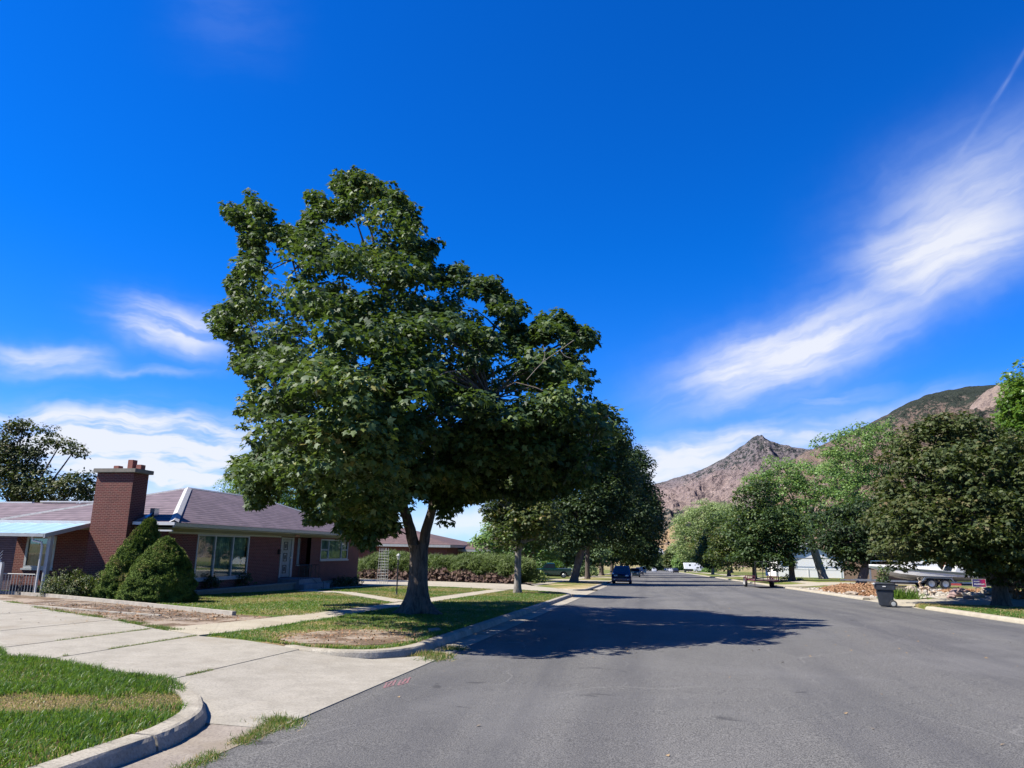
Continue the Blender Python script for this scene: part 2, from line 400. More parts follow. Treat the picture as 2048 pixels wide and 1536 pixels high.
def mk_shingle(name, a, d, row=0.098):
    m, nt, b, _ = new_mat(name); N = NT(nt); g = N.n('ShaderNodeNewGeometry'); p = g.outputs['Position']; o = xyz(N, p)
    nn = xyz(N, g.outputs['True Normal']); f = N.m('GREATER_THAN', N.m('ABSOLUTE', nn[0]), N.m('ABSOLUTE', nn[1]))
    u = N.m('ADD', N.m('MULTIPLY', o[1], f), N.m('MULTIPLY', o[0], N.m('SUBTRACT', 1.0, f)))
    r = N.m('DIVIDE', o[2], row); fr = N.m('FRACT', r); row_i = N.m('FLOOR', r)
    cell = N.n('ShaderNodeTexWhiteNoise', noise_dimensions='2D')
    cb = N.n('ShaderNodeCombineXYZ'); nt.links.new(N.m('FLOOR', N.m('MULTIPLY_ADD', row_i, 0.37, N.m('MULTIPLY', u, 3.3))), cb.inputs[0]); nt.links.new(row_i, cb.inputs[1])
    nt.links.new(cb.outputs[0], cell.inputs['Vector'])
    c = N.mix(cell.outputs[0], a, d)
    c = N.mix(N.m('MULTIPLY', N.sm(fr, 0.45, 0.10), 0.85), c, [v * 0.16 for v in a])
    c = N.mix(N.m('MULTIPLY', N.sm(N.noise(p, 0.8, 4), 0.45, 0.7), 0.3), c, [v * 1.35 for v in d])
    nt.links.new(N.mix(1.0, c, (0.82,) * 3, 'MULTIPLY'), b.inputs['Base Color']); b.inputs['Roughness'].default_value = 0.85
    nt.links.new(N.bump(fr, 0.6, 0.02), b.inputs['Normal'])
    return m
def mk_leaf(name, stops, gloss=0.58, trans=0.22, spec=0.28):
    m, nt, b, out = new_mat(name); N = NT(nt)
    at_ = N.n('ShaderNodeAttribute', attribute_name='tint').outputs['Fac']
    c = N.ramp(at_, stops)
    nt.links.new(N.mix(1.0, c, (0.82,) * 3, 'MULTIPLY'), b.inputs['Base Color']); b.inputs['Roughness'].default_value = gloss; b.inputs['Specular IOR Level'].default_value = spec
    tr = N.n('ShaderNodeBsdfTranslucent'); nt.links.new(N.mix(0.5, c, (0.22, 0.34, 0.03), 'ADD'), tr.inputs[0])
    mx = N.n('ShaderNodeMixShader'); mx.inputs[0].default_value = trans
    nt.links.new(b.outputs[0], mx.inputs[1]); nt.links.new(tr.outputs[0], mx.inputs[2]); nt.links.new(mx.outputs[0], out.inputs[0])
    return m
def mk_bark(name, a, d, sc=1.0):
    m, nt, b, _ = new_mat(name); N = NT(nt); p = N.pos()
    r = N.noise(N.mapv(p, scale=(9 * sc, 9 * sc, 1.6 * sc)), 1.6, 6, 0.7, 0.6); n = N.noise(p, 1.1, 4)
    c = N.mix(N.sm(r, 0.35, 0.62), a, d); c = N.mix(N.m('MULTIPLY', N.sm(n, 0.5, 0.7), 0.4), c, (0.17, 0.13, 0.10))
    nt.links.new(N.mix(1.0, c, (0.82,) * 3, 'MULTIPLY'), b.inputs['Base Color']); b.inputs['Roughness'].default_value = 0.92
    nt.links.new(N.bump(r, 1.0, 0.03), b.inputs['Normal'])
    return m
def mk_glass(name, tint=(0.75, 0.85, 0.82), ref=0.35):
    m, nt, b, out = new_mat(name); N = NT(nt); nt.nodes.remove(b)
    t = N.n('ShaderNodeBsdfTransparent'); t.inputs[0].default_value = (*tint, 1)
    g = N.n('ShaderNodeBsdfGlossy'); g.inputs['Roughness'].default_value = 0.02; g.inputs[0].default_value = (0.9, 0.95, 1, 1)
    fr = N.n('ShaderNodeFresnel'); fr.inputs[0].default_value = 1.5
    mx = N.n('ShaderNodeMixShader'); nt.links.new(N.m('MULTIPLY_ADD', fr.outputs[0], 1.0, ref * 0.3, clamp=True), mx.inputs[0])
    nt.links.new(t.outputs[0], mx.inputs[1]); nt.links.new(g.outputs[0], mx.inputs[2]); nt.links.new(mx.outputs[0], out.inputs[0])
    return m
def paint(name, col, rough=0.3, metal=0.2, coat=0.6): return plain(name, col, rough, metal, 0.04, 3.0, coat=coat)

M = {}
M['asphalt'] = mk_asphalt()
M['concrete'] = mk_concrete('concrete')
M['kerb'] = mk_concrete('kerb_concrete', (0.21, 0.195, 0.17), (0.30, 0.28, 0.245), 0.7)
M['kerb'] = mk_concrete('kerb_concrete', (0.25, 0.225, 0.18), (0.37, 0.34, 0.28), 0.9)
M['walk'] = mk_concrete('walk_concrete', (0.31, 0.275, 0.21), (0.38, 0.345, 0.27), 0.4)
M['stoop'] = mk_concrete('stoop_concrete', (0.17, 0.18, 0.19), (0.24, 0.25, 0.265), 0.5)
G1, G2, G3, TAN, DIRT = (0.06, 0.10, 0.02), (0.095, 0.13, 0.028), (0.145, 0.155, 0.045), (0.29, 0.22, 0.11), (0.19, 0.135, 0.09)
M['lawn'] = mk_ground('lawn', [(0.0, TAN), (0.22, G3), (0.5, G2), (1.0, G1)], 0.45, speck=(0.16, 0.19, 0.055), sharp=(0.34, 0.70))
M['parkway'] = mk_ground('parkway_turf', [(0.0, (0.08, 0.12, 0.025)), (0.3, (0.14, 0.14, 0.045)), (0.55, (0.27, 0.19, 0.09)), (0.75, (0.20, 0.15, 0.11)), (1.0, (0.25, 0.195, 0.15))], 0.42, speck=(0.5, 0.38, 0.2), sa=0.35)
M['soil'] = mk_ground('garden_soil', [(0.0, (0.12, 0.085, 0.06)), (0.5, (0.20, 0.155, 0.115)), (1.0, (0.29, 0.24, 0.195))], 1.2, sharp=(0.42, 0.6), speck=(0.32, 0.24, 0.16), dk=0.25)
M['nearlawn'] = mk_ground('near_turf', [(0.0, (0.05, 0.06, 0.02)), (0.5, (0.10, 0.08, 0.035)), (1.0, (0.22, 0.15, 0.08))], 1.0, speck=(0.30, 0.22, 0.12))
M['gravel'] = mk_ground('gravel', [(0.0, (0.25, 0.20, 0.155)), (0.5, (0.34, 0.29, 0.23)), (1.0, (0.40, 0.36, 0.30))], 2.5, speck=(0.46, 0.43, 0.37), dk=0.3, bumpd=0.06)
M['drygrass'] = mk_ground('dry_grass', [(0.0, (0.10, 0.13, 0.04)), (0.5, (0.24, 0.20, 0.09)), (1.0, (0.33, 0.26, 0.15))], 0.15)
M['brick'] = mk_brick('brown_red_brick', (0.135, 0.016, 0.012), (0.070, 0.009, 0.007), (0.20, 0.092, 0.068), msize=0.026)
M['brick2'] = mk_brick('red_brick', (0.20, 0.05, 0.035), (0.16, 0.04, 0.028), (0.24, 0.10, 0.075))
M['footing'] = plain('footing_concrete', (0.20, 0.18, 0.145), 0.9, bump=0.3)
M['shingle'] = mk_shingle('lilac_brown_shingle', (0.100, 0.070, 0.088), (0.145, 0.105, 0.124))
M['shingle2'] = mk_shingle('red_brown_shingle', (0.09, 0.05, 0.047), (0.13, 0.075, 0.068))
M['shingle_grey'] = mk_shingle('grey_shingle', (0.22, 0.23, 0.24), (0.28, 0.29, 0.30))
M['white'] = plain('white_paint', (0.62, 0.62, 0.60), 0.5, vary=0.05)
M['cream'] = plain('cream_soffit', (0.38, 0.36, 0.25), 0.6, vary=0.05)
M['gutter'] = plain('grey_white_gutter', (0.36, 0.38, 0.38), 0.4, vary=0.08)
M['awning'] = plain('pale_blue_metal', (0.26, 0.40, 0.48), 0.4, vary=0.08, vscale=2)
M['black'] = plain('black_iron', (0.015, 0.015, 0.017), 0.5)
M['iron_grey'] = plain('grey_iron', (0.32, 0.33, 0.32), 0.5)
M['glass'] = mk_glass('window_glass')
M['lampglass'] = plain('lantern_glass', (0.62, 0.62, 0.55), 0.15)
M['curtain'] = plain('green_grey_curtain', (0.22, 0.32, 0.26), 0.9, vary=0.25, vscale=3)
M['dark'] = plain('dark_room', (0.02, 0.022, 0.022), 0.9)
M['metal'] = plain('galvanised', (0.45, 0.46, 0.47), 0.35, 0.7)
M['rubber'] = plain('rubber', (0.02, 0.02, 0.021), 0.8)
M['chrome'] = plain('chrome', (0.6, 0.6, 0.62), 0.15, 1.0)
M['carglass'] = plain('car_glass', (0.012, 0.018, 0.028), 0.04, spec=0.8)
M['lampclear'] = plain('headlamp', (0.55, 0.6, 0.65), 0.1, spec=0.8)
M['lampred'] = plain('tail_lamp', (0.35, 0.01, 0.02), 0.2)
M['bark'] = mk_bark('maple_bark', (0.035, 0.027, 0.022), (0.12, 0.092, 0.074))
M['bark_pale'] = mk_bark('pale_bark', (0.098, 0.0875, 0.077), (0.238, 0.217, 0.196))
M['bark_brown'] = mk_bark('brown_bark', (0.07, 0.05, 0.04), (0.19, 0.14, 0.11))
M['twig'] = plain('dead_twig', (0.21, 0.175, 0.147), 0.9)
maple = [(0.0, (0.009, 0.024, 0.008)), (0.45, (0.026, 0.058, 0.014)), (0.75, (0.062, 0.105, 0.024)), (0.93, (0.135, 0.165, 0.035)), (1.0, (0.20, 0.15, 0.035))]  # upper stops lifted: sunny leaf highlights are put into the colour
M['leaf_maple'] = mk_leaf('maple_leaf', maple, 0.60, 0.16, 0.32)
M['leaf_maple_y'] = mk_leaf('yellowing_maple_leaf', [(0, (0.014, 0.032, 0.009)), (0.5, (0.042, 0.068, 0.016)), (0.85, (0.11, 0.115, 0.028)), (1, (0.20, 0.11, 0.035))], 0.55, 0.18, 0.3)
M['leaf_red'] = mk_leaf('bronze_maple_leaf', [(0, (0.020, 0.036, 0.010)), (0.5, (0.048, 0.068, 0.018)), (0.85, (0.080, 0.082, 0.026)), (1, (0.11, 0.07, 0.035))], 0.62, 0.10, 0.25)
M['leaf_dark'] = mk_leaf('dark_leaf', [(0, (0.009, 0.022, 0.008)), (0.6, (0.022, 0.045, 0.013)), (1, (0.055, 0.085, 0.02))], 0.6, 0.12, 0.25)  # darkened for the left tree row, whose mutual shade is put into the colour
M['leaf_elm'] = mk_leaf('elm_leaf', [(0, (0.06, 0.12, 0.036)), (0.6, (0.132, 0.228, 0.066)), (1, (0.228, 0.312, 0.096))], 0.5, 0.3)
M['leaf_pale'] = mk_leaf('willow_leaf', [(0, (0.1294, 0.1811, 0.06469)), (0.6, (0.22, 0.2846, 0.1165)), (1, (0.3364, 0.3881, 0.1681))], 0.55, 0.3)
M['leaf_bright'] = mk_leaf('bright_leaf', [(0, (0.035, 0.077, 0.0105)), (0.6, (0.077, 0.154, 0.021)), (1, (0.14, 0.224, 0.035))], 0.4, 0.3)
M['leaf_far'] = mk_leaf('far_leaf', [(0, (0.04, 0.075, 0.03)), (0.6, (0.09, 0.14, 0.055)), (1, (0.15, 0.20, 0.08))], 0.6, 0.2)
M['needle'] = mk_leaf('spruce_needle', [(0, (0.028, 0.055, 0.012)), (0.6, (0.075, 0.12, 0.024)), (0.9, (0.13, 0.17, 0.036)), (1, (0.16, 0.12, 0.05))], 0.8, 0.10, 0.1)
M['juniper'] = mk_leaf('juniper_needle', [(0, (0.028, 0.052, 0.0096)), (0.6, (0.08, 0.12, 0.024)), (1, (0.144, 0.184, 0.04))], 0.6, 0.15)
M['brownbrush'] = mk_leaf('brown_twig', [(0, (0.03938, 0.01969, 0.01575)), (0.6, (0.09, 0.05063, 0.03938)), (1, (0.1462, 0.09563, 0.0675))], 0.8, 0.05)
M['orangebrush'] = mk_leaf('orange_twig', [(0, (0.132, 0.06, 0.03)), (0.6, (0.252, 0.132, 0.066)), (1, (0.336, 0.216, 0.12))], 0.8, 0.05)
M['blade'] = mk_leaf('grass_blade', [(0.0, (0.0252, 0.072, 0.0072)), (0.35, (0.0432, 0.1152, 0.01008)), (0.52, (0.0864, 0.1512, 0.0216)), (0.6, (0.1944, 0.1728, 0.0576)), (0.8, (0.3312, 0.2232, 0.108)), (1.0, (0.4464, 0.3312, 0.2016))], 0.45, 0.3)

# ------------------------------------------------------------------ ground, street, mountains
def grid_ground():
    xs = [-2500, -1200, -600, -300, -150, -80, -50, -30, -15, -8, -4, 0, 4, 8, 11, 12, 13, 14, 15, 16, 17, 25, 40, 80, 150, 300, 600, 1200, 2500]
    ys = [-60, -30, -10, 0, 10, 20, 30, 37, 38.5, 40, 42, 44, 60, 100, 200, 400, 900, 1200, 2500]
    V = [(x, y, gz(x, y) - 0.08) for y in ys for x in xs]; n = len(xs)
    mb = MB().add(V, [(j * n + i, j * n + i + 1, (j + 1) * n + i + 1, (j + 1) * n + i) for j in range(len(ys) - 1) for i in range(n - 1)])
    tag(mb.build('ground', M['drygrass']), kind='structure')
grid_ground()
XL, XR, XK = -3.6, 10.95, -4.12       # asphalt edges, left kerb face
sheet('street', [(XL, -30), (XR, -30), (XR, 860), (XL, 860)], 0.0, M['asphalt'])
sheet('gutter', [(XK - 0.1, -30), (XL + 0.0, -30), (XL + 0.0, 7.05), (-3.95, 7.2), (-4.15, 7.35), (-4.3, 7.2)], 0.004, mk_concrete('pan_concrete', (0.20, 0.17, 0.145), (0.28, 0.245, 0.205), 0.9))
sheet('gutter', [(XK - 0.1, 13.9), (XL, 13.6), (XL, 46.5), (XK - 0.1, 46.5)], 0.004, M['kerb'])
sheet('gutter', [(XK - 0.1, 55), (XL, 55), (XL, 500), (XK - 0.1, 500)], 0.004, M['kerb'])
# kerbs
KP = [(0.0, -0.1), (0.0, 0.02), (0.03, 0.10), (0.055, 0.128), (0.09, 0.135), (0.24, 0.135), (0.24, -0.1)]
def kerb(path, s=1, name='kerb'):
    P = curve_pts([(x, y, 0) for x, y in path], 5)
    strip(name, [(p.x, p.y) for p in P], [(a * s, z) for a, z in KP], M['kerb'], jit=0.004)
kerb([(XK, -12), (XK, -4), (XK, 0), (XK, 3), (XK, 5.6), (-4.125, 6.05)])
kerb([(-4.122, 6.07), (-4.15, 6.4), (-4.33, 7.05), (-4.62, 7.55), (-5.05, 8.1), (-5.55, 8.5)])
kerb([(-6.4, 12.63), (-5.9, 12.36), (-5.2, 12.26), (-4.65, 12.45), (-4.3, 12.9), (XK, 13.7), (XK, 16), (XK, 25), (XK, 38), (-4.15, 40.6), (-4.4, 42.2), (-5.0, 43.9)])
kerb([(-6.0, 50.4), (-5.0, 50.0), (-4.4, 50.6), (XK, 52.2), (XK, 60), (XK, 110), (XK, 300), (XK, 500)])
KR = [(0, -0.1), (0, 0.02), (-0.03, 0.09), (-0.09, 0.13), (-0.34, 0.13), (-0.34, -0.1)]
def kerbr(y0, y1, n=12):
    strip('kerb', [(XR, y0 + (y1 - y0) * i / n) for i in range(n + 1)], KR, M['walk'], jit=0.004)
kerbr(-12, 33.4); kerbr(42.5, 420, 60)
# driveway slabs
def ramp_l(x, y): return 0.01 + 0.12 * sstep(-4.2, -6.6, x)
D = M['concrete']
def slab(pts, off=ramp_l, name='driveway', mat=None): return sheet(name, pts, off, mat or D, skirt=0.12, extra=[((c, 0, 0), (1, 0, 0)) for c in (-4.5, -5, -5.5, -6, -6.5)])
dr = [[(XL, 7.1), (-4.42, 7.15), (-4.74, 7.6), (-5.15, 8.08), (-5.6, 8.45), (-5.95, 8.8), (-5.95, 12.3), (-5.2, 12.18), (-4.6, 12.3), (-4.2, 12.8), (XL, 13.7)],
      [(-5.98, 8.92), (-6.95, 9.15), (-8.6, 9.95), (-8.72, 13.62), (-7.5, 13.25), (-6.5, 12.7), (-5.98, 12.42)],
      [(-8.64, 9.97), (-9.4, 10.0), (-10.28, 10.7), (-10.34, 14.6), (-9.8, 14.3), (-8.76, 13.7)],
      [(-10.33, 10.72), (-12.55, 12.5), (-12.6, 16.2), (-10.38, 14.66)],
      [(-12.6, 12.55), (-16, 15.0), (-16.1, 18.2), (-12.65, 16.25)],
      [(-16.05, 15.05), (-26, 21), (-26, 25), (-16.15, 18.25)]]
dws = None
for k, s in enumerate(dr): slab(s)
# yards on the left: raised turf patches with their own edges
YH = 0.12
sheet('lawn', [(-4.34, -12), (-4.34, 5.6), (-4.4, 6.5), (-4.58, 7.15), (-4.87, 7.65), (-5.2, 8.1), (-5.65, 8.6), (-6.0, 8.85), (-6.95, 9.05), (-7.7, 9.5), (-8.6, 9.9), (-9.4, 9.93), (-10.28, 10.6), (-12.55, 12.4), (-16, 14.9), (-30, 23), (-60, 30), (-60, -12)], 0.10, M['nearlawn'], skirt=0.2)
sheet('parkway', [(-4.36, 13.8), (-4.36, 40.6), (-4.6, 42.2), (-5.1, 43.7), (-5.6, 44.6), (-8.35, 46.2), (-8.44, 43), (-8.44, 15.2), (-8.6, 13.75), (-7.5, 13.3), (-6.4, 12.8), (-5.9, 12.6), (-5.2, 12.5), (-4.8, 12.65), (-4.5, 13.05)], YH, M['parkway'], skirt=0.2)
sheet('parkway', [(-8.44, 20), (-4.36, 16.5), (-4.36, 40.6), (-4.6, 42.2), (-5.1, 43.7), (-5.6, 44.6), (-8.35, 46.2), (-8.44, 43)], YH + 0.005, M['lawn'], wob=0.12)
sheet('bare_soil', [at(px, py, YH) for px, py in ((560, 1280), (600, 1270), (640, 1264), (690, 1259), (740, 1260), (790, 1264), (815, 1274), (805, 1285), (770, 1291), (710, 1292), (650, 1290), (590, 1287))], YH + 0.009, M['soil'], wob=0.10)
sheet('sidewalk', [(-8.44, 15.2), (-8.44, 45.5), (-9.38, 45.5), (-9.38, 23), (-9.8, 17.5), (-10.25, 14.8), (-9.8, 14.35), (-8.74, 13.75)], YH + 0.012, M['walk'], skirt=0.2)
sheet('garden_bed', [(-10.3, 14.75), (-9.85, 17.5), (-9.6, 18.9), (-11.0, 19.1), (-17, 22.6), (-26, 26.8), (-40, 33), (-40, 31), (-19, 20), (-12.6, 16.4)], YH, M['soil'], skirt=0.2, wob=0.05)
LW = [(-9.6, 18.9), (-9.38, 23), (-9.38, 46), (-12.8, 47.7), (-15.2, 47.6), (-17.3, 45.3), (-17.4, 42), (-17.2, 37.5), (-19, 37), (-19, 27), (-27, 27), (-40, 33.2), (-26, 27), (-17, 22.7), (-11.0, 19.2)]
sheet('lawn', LW, YH, M['lawn'], skirt=0.2)
sheet('path', [(-9.38, 27.4), (-9.38, 28.9), (-14.4, 35.4), (-17.0, 36.4), (-17.4, 35.2), (-14.2, 33.8)], YH + 0.01, M['walk'])
sheet('path', [(-16.9, 35.4), (-17.4, 35.4), (-17.7, 44.8), (-17.1, 45.4)], YH + 0.014, M['walk'])
RD = [(-5.6, 44.7), (-8.35, 46.3), (-9.4, 46.2), (-12.8, 47.8), (-15.2, 47.7), (-17.3, 45.4), (-19, 47.4), (-30, 60), (-30, 66), (-24, 63), (-10, 60), (-8.6, 55.3), (-5.8, 50.6), (-4.5, 50.4), (-4.15, 51.8), (XL, 52), (XL, 43.2), (-4.6, 43.9)]
slab(RD, off=lambda x, y: 0.01 + 0.126 * sstep(-4.0, -7.0, x), mat=M['walk'])
sheet('garden_bed', [(-18.9, 41), (-17.7, 41), (-17.8, 44.9), (-19, 47.2)], YH + 0.006, M['soil'])
sheet('garden_bed', [(-30, 66.2), (-24, 63.2), (-10, 60.2), (-9.5, 64), (-12, 68), (-30, 72)], YH + 0.004, M['soil'])
sheet('parkway', [(-8.3, 55.5), (-5.9, 51.0), (-4.9, 50.5), (-4.5, 51.4), (-4.36, 53), (-4.36, 500), (-8.3, 500)], YH, mk_ground('far_parkway', [(0.0, G2), (0.4, G3), (0.7, TAN), (1.0, (0.42, 0.34, 0.2))], 0.25), skirt=0.2)
sheet('sidewalk', [(-8.3, 55.5), (-8.3, 400), (-9.4, 400), (-9.4, 59.5)], YH + 0.012, M['walk'])
sheet('driveway', [(-4.1, 76), (-4.1, 84), (-30, 92), (-30, 86)], YH + 0.018, M['walk'])
sheet('driveway', [(-4.1, 108), (-4.1, 116), (-30, 120), (-30, 110)], YH + 0.018, M['walk'])
sheet('lawn', [(-9.4, 60.5), (-9.4, 400), (-120, 400), (-120, 72), (-30, 72), (-12, 68.2)], YH, M['lawn'], skirt=0.2)
# right yards
sheet('lawn', [(11.3, -12), (11.3, 35.6), (11.7, 36.4), (12.6, 36.6), (15.0, 35.4), (18.5, 34), (45, 22), (45, -12)], YH, M['lawn'], skirt=0.2)
sheet('driveway', [(XR, 33.5), (11.25, 35.7), (11.7, 36.5), (12.6, 36.75), (15.0, 35.55), (18.5, 34.2), (60, 19), (60, 30), (22, 42.2), (18, 42.4), (14.5, 41.6), (12.2, 41.6), (XR, 42.5)], lambda x, y: 0.008 + 0.12 * sstep(10.9, 12.5, x), M['walk'], skirt=0.1)
sheet('gravel', [(11.3, 42.6), (12.2, 41.75), (14.5, 41.7), (18, 42.5), (22, 42.3), (45, 36), (45, 52), (28, 50), (20, 47), (15, 48.5), (12.9, 58), (11.6, 66), (11.3, 66)], YH, M['gravel'], skirt=0.2)
sheet('lawn', [(11.3, 66), (11.6, 66), (12.9, 58), (15, 48.5), (20, 47), (28, 50), (45, 52), (90, 60), (90, 400), (11.3, 400)], YH - 0.006, M['lawn'], skirt=0.2)
sheet('sidewalk', [(14.5, 66), (15.7, 66), (15.7, 400), (14.5, 400)], YH + 0.006, M['walk'])
sheet('driveway', [(10.97, 66.5), (10.97, 74), (40, 80), (40, 74)], YH + 0.016, M['walk'])
sheet('driveway', [(10.97, 130), (10.97, 142), (40, 146), (40, 134)], YH + 0.016, M['walk'])
# mountains ---------------------------------------------------------
def vnoise(x, y, seed=0):
    xi = np.floor(x).astype(np.int64); yi = np.floor(y).astype(np.int64); xf = x - xi; yf = y - yi
    def h(a, b):
        n = (a * 374761393 + b * 668265263 + seed * 1442695041) & 0xffffffff
        n = ((n ^ (n >> 13)) * 1274126177) & 0xffffffff
        return ((n ^ (n >> 16)) & 0xffff) / 65535.0
    u = xf * xf * (3 - 2 * xf); v = yf * yf * (3 - 2 * yf)
    return (h(xi, yi) * (1 - u) + h(xi + 1, yi) * u) * (1 - v) + (h(xi, yi + 1) * (1 - u) + h(xi + 1, yi + 1) * u) * v
def fbm(x, y, o=5, seed=0, ridged=False):
    s = np.zeros_like(x, dtype=float); a, t = 1.0, 0
    for i in range(o):
        n = vnoise(x * 2 ** i, y * 2 ** i, seed + i)
        if ridged: n = 1 - np.abs(2 * n - 1)
        s += a * n; t += a; a *= 0.52
    return s / t
def mk_mountain(name, zs, cols, thr=0.52, green=(0.045, 0.06, 0.04), gscale=0.02, gmix=(0.0, 1.0)):
    m, nt, b, _ = new_mat(name); N = NT(nt); p = N.pos(); o = xyz(N, p)
    n1 = N.noise(p, 0.004, 5, 0.6); n2 = N.noise(p, gscale, 5, 0.68); n3 = N.noise(p, 0.06, 5, 0.75)
    z = N.m('MULTIPLY_ADD', N.m('SUBTRACT', n1, 0.5), zs * 0.45, o[2])
    f = N.m('DIVIDE', z, zs)
    c = N.ramp(f, cols)
    c = N.mix(N.m('MULTIPLY', N.sm(n3, 0.47, 0.62), 0.75), c, (0.13, 0.10, 0.105))
    c = N.mix(N.m('MULTIPLY', N.sm(N.noise(p, 0.02, 4), 0.5, 0.7), 0.6), c, (0.42, 0.33, 0.30))
    cover = N.ramp(f, [(0.0, (.0,) * 3), (0.08, (.05,) * 3), (0.13, (.8,) * 3), (0.22, (.75,) * 3), (0.30, (.28,) * 3), (0.55, (.36,) * 3), (0.74, (.62,) * 3), (1.0, (.68,) * 3)]) if gmix is None else N.sm(f, *gmix)
    t = N.m('SUBTRACT', 0.74, N.m('MULTIPLY', cover, 0.36))
    g = N.sm(N.m('SUBTRACT', N.m('MULTIPLY_ADD', n3, 0.6, N.m('MULTIPLY', n2, 0.4)), t), -0.03, 0.03)
    c = N.mix(g, c, green)
    nt.links.new(N.mix(1.0, c, (0.82,) * 3, 'MULTIPLY'), b.inputs['Base Color']); b.inputs['Roughness'].default_value = 0.95; b.inputs['Specular IOR Level'].default_value = 0.05
    nt.links.new(N.bump(N.m('ADD', n2, N.m('MULTIPLY', n3, 0.8)), 1.0, 30.0), b.inputs['Normal'])
    return m
def mountain(name, sky_px, a0, a1, rb, rr, mat, na, nr, amp, zb, gam=1.0, seed=3):
    S = sorted(azel(*p) for p in sky_px); sa = np.array([s[0] for s in S]); se = np.array([s[1] for s in S])
    az = np.linspace(a0, a1, na); t = np.linspace(0, 1.5, nr)
    A, T = np.meshgrid(az, t, indexing='ij')
    E = np.interp(A, sa, se); Rr = rr * (1 + 0.06 * np.sin(A * 0.35)); Rt = rb + (Rr - rb) * T
    X = Rt * np.sin(np.radians(A)); Y = Rt * np.cos(np.radians(A))
    Hr = Rr * np.tan(np.radians(E)) - zb
    up = np.clip(T, 0, 1); prof = up ** gam
    H = zb + Hr * np.where(T <= 1, prof, 1 - 0.75 * (T - 1) / 0.5)
    sp = 0.0016
    rd = fbm(X * sp + 3, Y * sp, 6, seed, True) - 0.62; f2 = fbm(X * 0.009, Y * 0.009, 5, seed + 9, True) - 0.6
    env = np.sin(np.clip(T, 0, 1) * PI) ** 0.8 + 0.035
    H = H + (rd * amp + f2 * amp * 0.6) * env * np.clip(Hr / Hr.max(), 0.05, 1)
    H = H + (fbm(X * 0.03, Y * 0.03, 3, 5) - 0.5) * 10 * np.clip(T * 3, 0, 1)
    V = np.stack([X, Y, H], -1).reshape(-1, 3)
    i, j = np.meshgrid(np.arange(na - 1), np.arange(nr - 1), indexing='ij'); q = (i * nr + j).ravel()
    L = np.stack([q, q + nr, q + nr + 1, q + 1], -1)
    o = np_object(name, V, np.arange(len(L)) * 4, L.ravel(), mat, smooth=True)
    return tag(o, kind='structure')
ROCKM = mk_mountain('far_rock', 470.0, [(0.0, (0.42, 0.30, 0.16)), (0.10, (0.40, 0.28, 0.155)), (0.17, (0.29, 0.235, 0.18)), (0.3, (0.32, 0.245, 0.22)), (0.58, (0.28, 0.215, 0.205)), (0.75, (0.21, 0.18, 0.19)), (1.0, (0.20, 0.18, 0.19))], gmix=None, green=(0.042, 0.052, 0.052))  # rock tones lightened and greyed, distance haze put into the colour
ROCKN = mk_mountain('near_rock', 480.0, [(0.0, (0.26, 0.19, 0.12)), (0.4, (0.23, 0.165, 0.12)), (0.8, (0.20, 0.15, 0.125)), (1.0, (0.16, 0.13, 0.11))], gmix=(0.05, 1.25), green=(0.042, 0.052, 0.042))
mountain('mountain', [(900, 1060), (1180, 1010), (1250, 985), (1285, 974), (1330, 961), (1400, 941), (1450, 916), (1490, 893), (1508, 880), (1522, 875), (1538, 882), (1562, 893), (1600, 897), (1660, 905), (1720, 930), (1800, 1000)], -12, 20, 1250, 3700, ROCKM, 560, 400, 250, -22, 1.15, 3)
mountain('mountain', [(1480, 1010), (1560, 940), (1602, 906), (1650, 885), (1700, 864), (1765, 832), (1800, 814), (1852, 790), (1905, 779), (1960, 770), (2020, 764), (2100, 752), (2400, 700), (3200, 650)], 4, 62, 1100, 2700, ROCKN, 460, 300, 170, -22, 1.1, 21)
CRAG = mk_mountain('crag_rock', 480.0, [(0.0, (0.27, 0.21, 0.165)), (0.5, (0.32, 0.24, 0.20)), (1.0, (0.34, 0.265, 0.225))], gmix=(1.2, 2.0), green=(0.07, 0.08, 0.06))
mountain('rock_outcrop', [(1860, 900), (1900, 850), (1930, 822), (1955, 795), (1975, 778), (1995, 768), (2015, 770), (2040, 790), (2080, 830), (2140, 900)], 19.5, 27.5, 1900, 2350, CRAG, 200, 120, 120, 60, 1.3, 33)

# ------------------------------------------------------------------ foliage
MAPLE_V = np.array([(0, 0, 0), (0, 1.0, -0.22), (-0.30, 0.02, -0.06), (-0.26, 0.22, -0.07), (-0.56, 0.46, -0.20), (-0.22, 0.55, -0.10),
                    (0.30, 0.02, -0.06), (0.26, 0.22, -0.07), (0.56, 0.46, -0.20), (0.22, 0.55, -0.10)], float)
MAPLE_F = [(0, 1, 5, 4, 3, 2), (0, 6, 7, 8, 9, 1)]
DIA_V = np.array([(0, 0, 0), (-0.38, 0.5, -0.12), (0, 1.0, -0.12), (0.38, 0.5, -0.12)], float)
DIA_F = [(0, 2, 1), (0, 3, 2)]
SPIKE_V = np.array([(-0.07, 0, 0), (0.07, 0, 0), (0.0, 1.0, 0.0)], float)
SPIKE_F = [(0, 1, 2)]
def unit(a): return a / np.maximum(np.linalg.norm(a, axis=1, keepdims=True), 1e-9)
